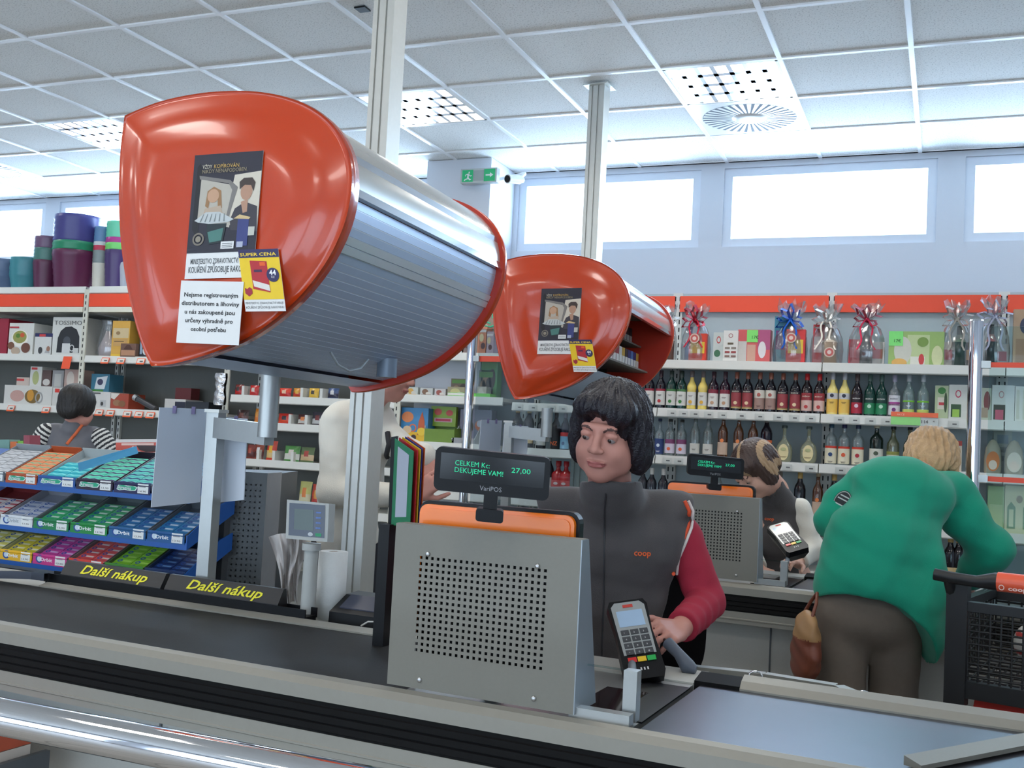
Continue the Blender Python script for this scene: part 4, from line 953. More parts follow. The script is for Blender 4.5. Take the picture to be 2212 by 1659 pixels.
# crumpled plastic bag hanging beside the scales
p0 = up(612, 1240, .60); t = thing('crumpled_bag', (p0[0], p0[1], RS), 'crumpled white plastic bag bunched left of the scales display', 'plastic bag')
cols = []; n, m_ = 26, 22
for j in range(m_+1):
    f = j/m_; row = []
    for i in range(n+1):
        g = i/n; xl = 580+26*f+10*math.sin(3*f); xr = 641-12*f+6*math.sin(5*f+1); px = xl+(xr-xl)*g; py = 1160+150*f-8*math.sin(g*3.1)
        w_ = .018*math.sin(9*g+5*f)+.012*math.sin(17*g-7*f+1)+.006*math.sin(31*g+3*f)
        row.append(up(px, py, .60+w_+.02*f))
    cols += row
BAGM = glassy('bag_plastic', (215, 212, 210), .06, .3, .72, (214, 208, 204))
mb = MB().add(cols, [(j*(n+1)+i, j*(n+1)+i+1, (j+1)*(n+1)+i+1, (j+1)*(n+1)+i) for j in range(m_) for i in range(n)], BAGM, True)
b2 = [q+V1*.035+np.array([0, 0, .0]) for q in cols]; mb.add(b2, [(j*(n+1)+i, (j+1)*(n+1)+i, (j+1)*(n+1)+i+1, j*(n+1)+i+1) for j in range(m_) for i in range(n)], BAGM, True); mb.build('bag_film', t)
# receipt printer / telephone-like black device with cable
p = up(775, 1325, .62); t = thing('receipt_printer', (p[0], p[1], RS), 'low black office machine with sloping lid behind the belt edge', 'printer')
a, b = up(718, 1345, .60), up(838, 1362, .60); a[2] = b[2] = RS; dd = nrm(b-a); L = np.linalg.norm(b-a); vv = np.cross(ZU, dd)
mb = MB().prism([a+vv*q+ZU*z for q, z in ((-.02, 0), (.12, 0), (.12, .075), (.06, .072), (-.018, .034))], dd*L, BLACKP); mb.build('case', t)
mb = MB().prism([a+dd*.02+vv*q+ZU*z for q, z in ((.0, .043), (.055, .071), (.055, .074), (.0, .046))], dd*(L-.05), M('dark_blue_lid', (50, 54, 72), .3)); mb.build('lid', t)
mb = MB().tube([up(780, 1352, .555), up(795, 1343, .555), up(810, 1343, .556), up(815, 1358, .556)], .0022, C((190, 190, 186)), 8); mb.build('cable', origin=up(800, 1350, .556), label='thin pale cable looped before the black office machine', category='cable')
# folded orange and white cloth-like papers behind it
p = up(835, 1312, .70); mb = MB().box((p[0], p[1]+.06, RS+.020), (.10, .10, .04), C((206, 150, 60))); mb.box((p[0]+.02, p[1]+.06, RS+.046), (.09, .09, .012), WHITEP); mb.build('paper_stack', origin=(p[0], p[1]+.06, RS), label='white and orange paper stack behind the black office machine', category='papers')
# display binder with coloured frames
t0 = up(880, 1130, .40); t = thing('frame_binder', (t0[0], t0[1], BT), 'upright binder of coloured plastic frames left of the customer display', 'binder')
dB = 2.62
MB().prism([D(838, 1135, dB), D(852, 1135, dB), D(858, 942, dB), D(845, 944, dB)], FW*.03, BLACKP).build('spine', t)
for q, (cc, xl, xr, yt, yt2) in enumerate((((30, 120, 80), 853, 893, 947, 975), ((190, 40, 50), 862, 902, 945, 973), ((226, 190, 50), 869, 908, 944, 971), ((50, 60, 150), 875, 912, 943, 969), ((224, 96, 40), 880, 917, 943, 968))):
    dn, df = dB-.02+.012*q, dB-.10+.012*q; mb = MB(); tl, tr, br, bl = D(xl, yt, dn), D(xr, yt2, df), D(xr-8, 1135, df), D(xl-8, 1135, dn); nn = -nrm(np.cross(tr-tl, bl-tl)); w_ = .10
    def mix(a_, b_, f_): return a_*(1-f_)+b_*f_
    O_ = [bl, br, tr, tl]; cc_ = sum(O_)/4; I_ = [mix(bl, br, .2)+ZU*.02, mix(bl, br, .8)+ZU*.02, mix(tl, tr, .8)-ZU*.015, mix(tl, tr, .2)-ZU*.013]
    for s_ in (0, -.002):
        off = nn*s_; mb.add([x+off for x in O_+I_], [(0, 1, 5, 4), (1, 2, 6, 5), (2, 3, 7, 6), (3, 0, 4, 7)], C(cc, .35))
    mb.prism([x for x in O_], nn*-.0015, C(cc, .35)); cfr = mb.build('coloured_frame', t)
    m2 = MB().add([x+nn*.0008 for x in I_], [(0, 1, 2, 3)], M('frame_pocket', (176, 182, 196), .3, var=.02)); m2.build('pocket_sheet', cfr)
# black housing under the binder (holder of the binder, beside the shield)
p = up(838, 1200, .40); zt = up(845, 1132, .40)[2]
mb = MB().box((p[0], p[1], (BT-.02+zt)/2), (.030, .05, zt-BT+.02), BLACKP, KR); mb.build('binder_holder', origin=(p[0], p[1], BT), label='black upright holder left of the shield under the binder', category='holder')
# perforated cabinet behind the stand
a, b, c = D(450, 1016, 3.62), D(578, 1022, 3.62), D(606, 1030, 3.74); PERF = M('perforated_dark_sheet', (92, 96, 98), .5, .3)
t = thing('perforated_cabinet', np.array([*((a+c)/2)[:2], 0]), 'dark grey perforated metal cabinet behind the boards and the gum rack', 'cabinet')
zt = b[2]; A_ = np.array([a[0], a[1], 0]); B_ = np.array([b[0], b[1], 0]); C_ = np.array([c[0], c[1], 0]); dd = nrm(B_-A_); away = nrm(np.cross(ZU, dd)); A_ = A_-dd*.01; L = np.linalg.norm(B_-A_)
mb = MB(); n_x, n_z = int(L/.0165), 34; us = [0]
for i in range(n_x): us += [.008+i*.0165, .0135+i*.0165]
us.append(L); vs = [.3]
for j in range(n_z): vs += [zt-.045-.0195*(n_z-1-j), zt-.0395-.0195*(n_z-1-j)]
vs.append(zt); nv = len(vs); V = [A_+dd*u+ZU*v for u in us for v in vs]
mb.add(V, [(i*nv+j, (i+1)*nv+j, (i+1)*nv+j+1, i*nv+j+1) for i in range(len(us)-1) for j in range(nv-1) if not (i % 2 and j % 2)], PERF); mb.box(A_+dd*L/2+ZU*.15+away*.001, (L, .002, .30), PERF, np.stack([dd, away, ZU], 1)); mb.build('perforated_front', t)
mb = MB().prism([A_+away*.02, B_+away*.02, C_+away*.02, C_+away*.3, A_+away*.3], ZU*(zt-.004), GREYD); mb.build('body', t)
mb = MB().prism([B_, C_, C_+away*.02, B_+away*.02], ZU*zt, M('grey_edge_post', (150, 152, 154), .45, .3)); mb.build('corner_post', t)

# ================================================================ BACK SHELVING
SY = 6.30; BY = 6.72
SHW = M('shelf_white', (214, 214, 208), .45, var=.03); BACKR = M('shelf_back_pale', (176, 188, 192), .6, var=.03); BACKL = M('shelf_back_grey_green_shaded', (106, 108, 104), .7, var=.05); SLOT = M('upright_slot', (24, 26, 28), .8)  # left backs: grey-green with the shade of that side put into the colour
STRIPE = M('orange_header_stripe', (232, 74, 40), .45, var=.02)
def Xat(px, Y, py=850): return PY(px, py, Y)[0]
def bay(x0, x1, levels, ztop, lab, back, z_header=None, name='shelving_unit', depth=None, lip=.052, sides=(1, 1)):
    t = thing(name, ((x0+x1)/2, BY-.2, 0), lab, 'shelving unit', 'shelving units along the back wall')
    MB().box(((x0+x1)/2, BY+.01, ztop/2), (x1-x0, .02, ztop), back).build('back_panel', t)
    for k, x in enumerate((x0+.015, x1-.015)):
        if not sides[k]: continue
        mb = MB().box((x, BY-.012, ztop/2), (.03, .024, ztop), SHW)
        for q in range(int((ztop-.5)/.05)): mb.box((x, BY-.0245, .55+q*.05), (.007, .003, .028), SLOT)
        mb.build('upright', t)
    for z in levels:
        mb = MB().box(((x0+x1)/2, (SY+BY)/2, z-.012), (x1-x0-.006, BY-SY, .024), SHW); mb.prism([(x0+.003, SY-.004, z+.004), (x0+.003, SY-.012, z-lip+.006), (x0+.003, SY-.004, z-lip), (x0+.003, SY+.004, z-lip), (x0+.003, SY+.006, z+.002)], (x1-x0-.006, 0, 0), SHW)
        mb.build('shelf', t)
    MB().box(((x0+x1)/2, (SY+BY)/2, .07), (x1-x0-.01, BY-SY-.02, .14), SHW).build('base', t)
    if z_header is not None:
        MB().box(((x0+x1)/2, BY-.03, (z_header[0]+z_header[1])/2), (x1-x0-.035, .012, z_header[1]-z_header[0]), STRIPE).build('header_stripe', t)
    return t
zR = [PY(1430, 779, SY)[2], PY(1440, 886, SY)[2], PY(1440, 986, SY)[2], 1.02, .72, .42]
zR[0], zR[1], zR[2] = 1.917, 1.622, 1.335
RT = PY(1800, 633, BY)[2]; hb = (PY(1800, 676, BY)[2], PY(1800, 640, BY)[2])
XB = [-2.60, -1.64, -.68, .28, 1.24]
bay(XB[1], XB[2], zR, RT, 'white shelving unit of bottles left of the green-jumper customer, red stripe on top', BACKR, hb)
bay(XB[2], XB[3], zR, RT, 'white shelving unit behind the green-jumper customer, with yellow and green bottles', BACKR, hb)
bay(XB[3], XB[4], zR, RT, 'white shelving unit behind the glass pane at the right edge', BACKR, hb)
bay(XB[0], XB[1], zR, RT, 'white shelving unit of dark bottles behind the second orange cabinet', BACKR, hb)
zC = [1.937, 1.650, 1.34, 1.02, .7]
bay(-3.41, -2.66, zC, 2.35, 'narrow shelving unit with colourful toy boxes behind the chrome post', BACKR)
zM = [PY(600, 857, SY)[2], PY(600, 915, SY)[2], PY(600, 996, SY)[2], .82, .5]
zM = [1.603, 1.413, 1.15, .84, .5]
bay(-4.80, -3.45, [1.95]+zM, 2.35, 'shelving unit of snack bags behind the white-jacket customer', BACKL)
zL = [2.40, 1.862, 1.462, 1.1, .74, .4]; hl = (2.245, 2.345)
bay(-6.20, -4.83, zL, 2.385, 'grey-green shelving unit right of the slotted upright on the left', BACKL)
bay(-7.60, -6.23, zL, 2.385, 'grey-green shelving unit at the left edge with boxes and flower pots', BACKL)
bay(-9.0, -7.63, zL, 2.385, 'shelving unit at the far left edge of the shop', BACKL)
for (a, b, lb) in ((-7.585, -6.245, 'orange header strip over the leftmost boxes'), (-6.185, -4.85, 'orange header strip right of the slotted upright on the left'), (-9.0, -7.62, 'orange header strip at the far left shelving')):
    t = thing('header_panel', ((a+b)/2, SY, hl[0]), lb, 'header panel', 'orange header strips over the left shelves')
    MB().box(((a+b)/2, SY-.006, (hl[0]+hl[1])/2), (b-a, .012, hl[1]-hl[0]), STRIPE).build('stripe', t)
    mb = MB().box(((a+b)/2, SY-.006, hl[0]-.022), (b-a, .012, .040), M('cream_strip', (222, 218, 200), .5)); mb.box(((a+b)/2, SY+.2, hl[0]-.035), (b-a, .40, .012), SHW); mb.build('lower_strip', t)
    for x in (a, b): pass
# front slotted uprights of the left run
for x, lb in ((-6.215, 'white slotted front upright between the two left shelving units'), (-4.84, 'white slotted front upright right of the hanging silver foil bag'), (-3.43, 'white slotted front upright beside the toy boxes')):
    mb = MB().box((x, SY-.006, 1.2), (.046, .012, 2.36), M('upright_cream', (206, 204, 190), .5)); 
    for q in range(40): mb.box((x-.004, SY-.0125, .45+q*.048), (.008, .002, .026), SLOT)
    mb.build('slotted_upright', origin=(x, SY, 0), label=lb, category='upright')

# ---------------------------------------------------------------- price tags on the shelf lips
def tag_things(px_list, z, py, col, label, group, w=.055, h=.034, flag=False, border=None):
    proto = None
    for iq, px in enumerate(px_list):
        x = Xat(px, SY-.02, py)
        if proto is None:
            mb = MB(); R_ = rotx(-.35 if flag else 0); mb.box((0, 0, 0), (w, .0015, h), C(border or col), R_); mb.box(R_ @ np.array([0, -.0012, .003]), (w*.84, .001, h*.66), C(col), R_)
            mb.box(R_ @ np.array([w*.1, -.0019, -.001]), (w*.4, .0006, h*.22), C((90, 90, 90)), R_)
            proto = mb.build('price_tag', origin=(0, 0, 0), label=label, category='price tag', group=group); o = proto
        else: o = proto.copy(); COL.objects.link(o)
        o['label'] = label+', %s from left' % ['first', 'second', 'third', 'fourth', 'fifth', 'sixth', 'seventh', 'eighth', 'ninth', 'tenth', 'eleventh'][iq]
        o.location = (x, SY-(.024 if flag else .014), z-(.034 if flag else .026))
GT = (206, 208, 202)
tag_things([1450, 1475, 1500, 1530, 1560, 1600, 1640, 1680, 1715, 1750], zR[1], 900, GT, 'small white price tag, second shelf, left bay', 'price tags, second shelf')
tag_things([1812, 1845, 1880, 1915, 2010, 2060], zR[1], 905, GT, 'small white price tag under the yellow and green bottles', 'price tags, bottle shelf right')
tag_things([1440, 1465, 1620, 1660, 1700, 1750, 1815, 1840], zR[2], 1005, GT, 'small white price tag on the third shelf lip', 'price tags, third shelf')
tag_things([1120, 1150, 1190, 1215], zR[1], 880, GT, 'small white price tag above dark bottles beside the cashier', 'price tags above dark bottles')
OT = (214, 206, 196)
tag_things([228, 262, 305], zL[1], 775, OT, 'orange edged price tag on the upper left shelf', 'orange edged tags, upper left shelf', .075, .05, True, (230, 90, 40))
tag_things([24, 100], zL[2], 885, OT, 'orange edged price tag left of the dark-haired customer', 'orange edged tags at far left', .075, .05, True, (230, 90, 40))
tag_things([214, 238, 275, 300, 325], zL[2], 900, OT, 'orange edged price tag right of the dark-haired customer', 'orange edged tags right of the customer', .075, .05, True, (230, 90, 40))
mb = MB().box((0, 0, 0), (.085, .002, .10), C((232, 84, 46)), rotx(-.2)); o = mb.build('price_flag', origin=(0, 0, 0), label='plain orange price flag hanging under the coffee machine box', category='price tag'); o.location = (Xat(150, SY, 785), SY-.03, PY(150, 784, SY)[2])
p = PY(1975, 906, SY-.02); mb = MB().box(p+np.array([.0, 0, -.010]), (.245, .003, .046), C((206, 210, 206))); mb.box(p+np.array([-.045, -.003, -.010]), (.155, .002, .046), C((150, 220, 130))); mb.box(p+np.array([0, -.004, .026]), (.245, .003, .026), C((240, 110, 70)))
cd = Card(p+np.array([-.12, -.006, -.03]), (.24, 0, 0), (0, 0, .04)); cd.text(mb, '114', .66, .25, .026, INK, .001); cd.text(mb, '90', .90, .45, .012, INK, .001); cd.text(mb, 'AKCE', .12, 1.22, .016, C((250, 200, 180)), .001)
mb.build('offer_sign', origin=p, label='orange and green offer sign reading 114 under the clear bottles', category='price sign')

# ---------------------------------------------------------------- bottles
def bottle_proto(nm, h, r, shape, body, cap, bands, txt=None, tcol=None, clear=False, foil=None, emblem=None):
    """bands: (z0, z1, colour) fractions of height for the wrapped label"""
    t = thing('bottle', (0, 0, 0), nm, 'bottle'); n = 14
    if shape == 'wine': pf = [(.02, 0), (.96, .005), (1, .04), (1, .60), (.86, .68), (.5, .76), (.38, .82), (.36, .96), (.40, .962), (.40, 1)]
    elif shape == 'cone': pf = [(.02, 0), (.94, .01), (.9, .05), (.86, .50), (.96, .56), (.92, .62), (.45, .74), (.36, .80), (.34, .96), (.40, .962), (.38, 1)]
    elif shape == 'round': pf = [(.02, 0), (.6, .005), (.86, .06), (1, .18), (1, .34), (.82, .48), (.3, .62), (.2, .70), (.2, .92), (.3, .922), (.3, 1)]
    elif shape == 'square': pf = [(.02, 0), (.97, .005), (1, .03), (1, .58), (.9, .63), (.35, .72), (.30, .80), (.30, .94), (.38, .942), (.38, 1)]
    elif shape == 'wide': pf = [(.02, 0), (.96, .005), (1, .04), (1, .52), (.95, .60), (.50, .72), (.34, .80), (.32, .95), (.42, .952), (.40, 1)]
    sy = .55 if shape == 'round' else 1
    gl = glassy('bottle_glass_%02x%02x%02x' % body, body, .10, .03, .25, body) if clear else M('bottle_glass_dark_%02x%02x%02x' % body, body, .08, var=0, spec=.6)
    prof = [(a*r, b*h) for a, b in pf]; MB().lathe(prof, (0, 0, 0), gl, n, sy=sy).build('glass_body', t)
    z0 = .84 if foil else .93; rr = (.40 if shape != 'round' else .33)*r*1.08
    MB().lathe([(rr*1.0, z0*h), (rr, h*1.005), (rr*.6, h*1.008)], (0, 0, 0), C(foil or cap, .3), 12, sy=1).build('cap', t)
    if bands:
        mb = MB()
        for z0, z1, cc in bands:
            a0, a1 = math.radians(190), math.radians(350); k = 10; rr = r*(.925 if shape == 'cone' else 1.012)
            if shape == 'round':
                cdd = Card(np.array([-r*.62, -r*sy-.0008, z0*h]), (r*1.24, 0, 0), (0, 0, (z1-z0)*h)); cdd.disc(mb, .5, .5, .5, .5, C(cc), 0); continue
            V = [(rr*math.cos(a0+(a1-a0)*i/k), rr*math.sin(a0+(a1-a0)*i/k), z*h) for z in (z0, z1) for i in range(k+1)]
            mb.add(V, [(i, i+1, k+2+i, k+1+i) for i in range(k)], C(cc), True)
        cdd = Card(np.array([-r*.8, -r*1.04 if shape != 'round' else -r*sy-.002, 0]), (r*1.6, 0, 0), (0, 0, h))
        if txt and txt[0] == '~':
            for dv, hw in ((0, .26), (-.022, .18)): cdd.rect(mb, .5-hw, txt[1]+dv, .5+hw, txt[1]+dv+.009, C(tcol), .0004)
        elif txt: cdd.text(mb, txt[0], .5, txt[1], txt[2], C(tcol), .0004, align='c', bold=.01)
        if emblem: cdd.disc(mb, .5, emblem[1], .22, .045, C(emblem[0]), .0004)
        mb.build('bottle_label', t)
    return t
W_ = (216, 214, 208); RB = (150, 40, 48)
ST = {
 'cherry': dict(h=.235, r=.030, shape='wine', body=(24, 22, 34), cap=(60, 30, 40), foil=(52, 30, 44), bands=[(.10, .46, W_), (.46, .52, (150, 40, 60))], txt=('~', .36, .012), tcol=(60, 40, 40), emblem=((170, 36, 44), .20)),
 'mint': dict(h=.235, r=.030, shape='wine', body=(14, 54, 50), cap=(70, 80, 74), foil=(50, 66, 62), bands=[(.10, .46, W_), (.46, .52, (70, 120, 70))], txt=('~', .36, .012), tcol=(60, 60, 50), emblem=((60, 130, 60), .20)),
 'egg': dict(h=.236, r=.031, shape='cone', body=(232, 208, 110), cap=(120, 116, 112), foil=(112, 104, 104), bands=[(.12, .46, W_)], txt=('~', .36, .012), tcol=(80, 60, 40), emblem=((224, 170, 60), .20)),
 'coffee': dict(h=.235, r=.031, shape='wine', body=(40, 20, 36), cap=(90, 80, 70), foil=(70, 50, 60), bands=[(.10, .44, (224, 220, 214)), (.44, .54, (130, 40, 60))], txt=('~', .34, .012), tcol=(90, 60, 50), emblem=((190, 150, 120), .20)),
 'rum': dict(h=.235, r=.031, shape='wine', body=(22, 18, 26), cap=(150, 90, 70), foil=(140, 84, 68), bands=[(.10, .48, (150, 60, 66)), (.48, .56, (40, 30, 40)), (.08, .13, (214, 190, 130))], txt=('BOŽKOV', .495, .010), tcol=(230, 220, 200), emblem=((226, 200, 160), .22)),
 'rumw': dict(h=.236, r=.031, shape='wine', body=(22, 18, 26), cap=(150, 90, 70), foil=(146, 92, 76), bands=[(.08, .36, (160, 130, 120)), (.36, .56, (214, 208, 196))], txt=('~', .16, .020), tcol=(90, 50, 50), emblem=((170, 90, 80), .44)),
 'rumr': dict(h=.236, r=.031, shape='wine', body=(26, 16, 22), cap=(176, 40, 44), foil=(190, 44, 48), bands=[(.08, .34, (214, 180, 170)), (.34, .52, (150, 50, 56))], txt=('BOŽKOV', .42, .010), tcol=(230, 220, 200), emblem=((176, 50, 50), .18)),
 'eggb': dict(h=.245, r=.031, shape='wide', body=(236, 216, 130), cap=(180, 180, 184), foil=(176, 178, 186), bands=[(.06, .38, (232, 190, 90)), (.38, .52, (206, 204, 206))], txt=('~', .30, .009), tcol=(90, 60, 30), emblem=((40, 40, 60), .46)),
 'vred': dict(h=.240, r=.031, shape='wide', body=(30, 20, 28), cap=(70, 60, 60), foil=(80, 66, 66), bands=[(.06, .32, (170, 36, 60)), (.32, .52, (40, 26, 34))], txt=('BOŽKOV', .40, .010), tcol=(230, 226, 220), emblem=((226, 200, 210), .24)),
 'vgreen': dict(h=.240, r=.031, shape='wide', body=(10, 56, 48), cap=(70, 90, 84), foil=(70, 96, 90), bands=[(.06, .32, (40, 130, 86)), (.32, .52, (16, 60, 52))], txt=('BOŽKOV', .40, .010), tcol=(230, 226, 220), emblem=((190, 226, 200), .24)),
 'vpink': dict(h=.240, r=.031, shape='wide', body=(186, 196, 200), cap=(170, 170, 180), foil=(160, 156, 176), bands=[(.06, .32, (226, 220, 226)), (.28, .36, (170, 70, 150)), (.36, .52, (214, 214, 220))], txt=('BOŽKOV', .42, .010), tcol=(40, 36, 60), emblem=((120, 50, 120), .18), clear=True),
 'vclear': dict(h=.245, r=.031, shape='wide', body=(186, 208, 206), cap=(170, 180, 184), foil=(170, 178, 184), bands=[(.36, .40, (120, 190, 60)), (.12, .20, (200, 214, 110))], txt=('~', .28, .012), tcol=(220, 226, 220), clear=True),
 'blue': dict(h=.225, r=.029, shape='square', body=(190, 204, 208), cap=(50, 60, 90), bands=[(.05, .46, (40, 60, 110))], txt=('~', .12, .012), tcol=(220, 220, 230), emblem=((210, 220, 230), .28), clear=True),
 'plum': dict(h=.225, r=.031, shape='wine', body=(176, 190, 192), cap=(60, 60, 60), bands=[(.08, .34, (210, 200, 214)), (.34, .46, (120, 60, 100))], emblem=((226, 100, 60), .20), clear=True),
 'clear': dict(h=.250, r=.030, shape='wine', body=(178, 192, 192), cap=(90, 90, 90), bands=[(.10, .34, (206, 204, 196))], txt=('~', .2, .014), tcol=(80, 70, 60), clear=True),
 'amber': dict(h=.262, r=.030, shape='wine', body=(150, 96, 60), cap=(180, 160, 130), bands=[(.10, .38, (196, 170, 150))], emblem=((226, 130, 70), .42), clear=True),
 'black': dict(h=.272, r=.034, shape='wine', body=(24, 18, 30), cap=(150, 140, 120), foil=(120, 110, 100), bands=[(.40, .46, (220, 110, 60))], txt=('~', .2, .02), tcol=(220, 210, 200)),
 'roundy': dict(h=.215, r=.048, shape='round', body=(214, 216, 190), cap=(60, 72, 70), bands=[(.06, .50, (226, 210, 160))], txt=('~', .16, .010), tcol=(120, 96, 60), emblem=((180, 180, 130), .36), clear=True),
 'fruitb': dict(h=.255, r=.033, shape='square', body=(186, 200, 202), cap=(40, 66, 84), foil=(40, 70, 90), bands=[(.04, .38, (224, 216, 190)), (.38, .43, (206, 60, 40))], txt=('~', .08, .009), tcol=(60, 50, 40), emblem=((40, 70, 120), .24), clear=True),
 'fruito': dict(h=.255, r=.033, shape='square', body=(186, 200, 202), cap=(44, 44, 74), foil=(44, 44, 80), bands=[(.04, .38, (224, 216, 190)), (.38, .43, (206, 60, 40))], txt=('~', .08, .009), tcol=(60, 50, 40), emblem=((220, 90, 50), .24), clear=True),
 'fruitr': dict(h=.255, r=.033, shape='square', body=(186, 200, 202), cap=(36, 50, 74), foil=(36, 54, 84), bands=[(.04, .38, (224, 216, 190)), (.38, .43, (206, 60, 40))], txt=('~', .08, .009), tcol=(60, 50, 40), emblem=((170, 30, 46), .24), clear=True),
 'stag': dict(h=.265, r=.037, shape='square', body=(16, 34, 30), cap=(190, 180, 150), foil=(196, 186, 160), bands=[(.10, .40, (214, 212, 200))], txt=('~', .14, .008), tcol=(40, 50, 40), emblem=((70, 80, 60), .30)),
 'olive': dict(h=.235, r=.034, shape='wide', body=(150, 156, 120), cap=(30, 34, 40), bands=[(.12, .40, (196, 200, 180)), (.32, .40, (190, 190, 60))], clear=True),
 'white_cap': dict(h=.235, r=.032, shape='wine', body=(40, 42, 50), cap=(214, 212, 206), foil=(210, 208, 202), bands=[(.1, .4, (200, 200, 196))]),
 'nz': dict(h=.245, r=.030, shape='wine', body=(20, 14, 16), cap=(60, 40, 30), foil=(50, 34, 30), bands=[(.04, .60, (24, 18, 20))], txt=('NZ', .12, .034), tcol=(226, 104, 40)),
 'energ': dict(h=.245, r=.030, shape='wine', body=(30, 30, 50), cap=(160, 150, 150), foil=(120, 116, 130), bands=[(.04, .36, (130, 180, 210)), (.36, .46, (200, 60, 60))], emblem=((60, 90, 130), .18)),
 'wine': dict(h=.27, r=.034, shape='wine', body=(20, 18, 24), cap=(190, 160, 90), foil=(196, 160, 90), bands=[(.12, .34, (200, 176, 130))]),
 'redb': dict(h=.20, r=.042, shape='square', body=(190, 40, 44), cap=(180, 36, 40), foil=(186, 40, 44), bands=[(.12, .40, (206, 90, 90))], emblem=((226, 210, 206), .30)),
}
ORD = ['first', 'second', 'third', 'fourth', 'fifth', 'sixth', 'seventh', 'eighth', 'ninth', 'tenth', 'eleventh', 'twelfth', 'thirteenth', 'fourteenth', 'fifteenth', 'sixteenth', 'seventeenth', 'eighteenth', 'nineteenth', 'twentieth', '21st', '22nd', '23rd', '24th', '25th', '26th', '27th', '28th']
DESC = dict(cherry='dark bottle with white label and red cherry', mint='green bottle with white label', egg='yellow egg liqueur bottle with white label', coffee='dark purple bottle with white label', rum='dark rum bottle with reddish label', rumw='dark rum bottle with cream upper label', rumr='rum bottle with red cap', eggb='yellow bottle with grey and yellow label', vred='dark bottle with crimson label', vgreen='dark green bottle with green label', vpink='clear bottle with purple label', vclear='clear vodka bottle', blue='clear bottle with dark blue label', plum='clear bottle with purple and pink label', clear='clear spirit bottle', amber='amber bottle with pale label', black='tall dark bottle with orange band', roundy='flat round bottle with cream disc label', fruitb='clear bottle with blueberry label', fruito='clear bottle with orange fruit label', fruitr='clear bottle with red berry label', stag='dark green square bottle', olive='greenish bottle with black cap', white_cap='dark bottle with white cap', nz='dark bottle with orange letters', energ='dark bottle with pale blue label', wine='wine bottle with gold foil neck', redb='squat red bottle')
PRO = {}
def row(items, z, Y, where, py, group, dy=0):
    for q, (px, st) in enumerate(items):
        x = Xat(px, Y, py); lab = '%s, %s from left, %s' % (DESC[st], ORD[q], where)
        if st not in PRO:
            PRO[st] = bottle_proto('x', **ST[st]); o = PRO[st]; o.location = (x, Y, z); o['label'] = lab; o['group'] = group
        else: o = copy_tree(PRO[st], (x, Y, z), lab, group)
Y1 = SY+.055
row([(1403, 'cherry'), (1427, 'cherry'), (1450, 'mint'), (1472, 'mint'), (1494, 'egg'), (1518, 'egg'), (1541, 'coffee'), (1566, 'coffee'), (1591, 'rum'), (1615, 'rum'), (1641, 'rumw'), (1665, 'rumw'), (1691, 'rum'), (1718, 'rum'), (1743, 'rumr'), (1770, 'rumr')], zR[1], Y1, 'second shelf, left bay', 850, 'liqueur and rum bottles on the second shelf')
row([(1798, 'eggb'), (1824, 'eggb'), (1851, 'vred'), (1879, 'vgreen'), (1904, 'vgreen'), (1932, 'vpink'), (1963, 'vclear'), (1994, 'vclear')], zR[1], Y1, 'second shelf, right bay', 860, 'yellow, green and clear bottles on the second shelf')
row([(1404, 'clear'), (1424, 'blue'), (1447, 'plum'), (1472, 'plum'), (1501, 'clear'), (1529, 'clear'), (1561, 'amber'), (1595, 'amber'), (1626, 'amber'), (1655, 'black'), (1694, 'roundy'), (1747, 'roundy')], zR[2], Y1, 'third shelf, left bay', 960, 'spirit bottles on the third shelf')
row([(1795, 'fruitb'), (1823, 'fruito'), (1853, 'fruitr'), (1893, 'stag'), (1929, 'olive'), (1965, 'olive')], zR[2], Y1, 'third shelf, right bay', 970, 'fruit spirit bottles on the third shelf')
row([(1387, 'white_cap'), (1406, 'white_cap'), (1431, 'white_cap'), (1550, 'clear'), (1683, 'black'), (1727, 'wine'), (1766, 'amber'), (1801, 'wine')], zR[3], Y1, 'fourth shelf, left bay', 1080, 'bottles on the fourth shelf')
row([(1117, 'wine'), (1142, 'wine'), (1170, 'white_cap'), (1201, 'nz'), (1221, 'energ')], zR[2], Y1, 'shelf beside the cashier\'s head', 930, 'dark bottles left of the cashier')
row([(1185, 'white_cap'), (1205, 'redb'), (1222, 'redb')], 1.065, Y1, 'low shelf beside the cashier', 1040, 'red bottles left of the cashier')
MB().box(((XB[0]+XB[1])/2, SY+.09, 1.053), (.94, .18, .022), SHW).build('riser_shelf', origin=((XB[0]+XB[1])/2, SY+.2, 1.04), label='low white riser shelf under the squat red bottles', category='shelf')
row([(2052, 'wine'), (2070, 'wine')], .72, Y1, 'shelf under the green arm', 1225, 'wine bottles under the green arm')
row([(1240, 'rum'), (1262, 'rum'), (1284, 'cherry'), (1306, 'cherry'), (1328, 'mint'), (1350, 'mint'), (1378, 'cherry')], zR[1], Y1, 'shelf behind second cabinet', 850, 'bottles mostly behind the second cabinet')

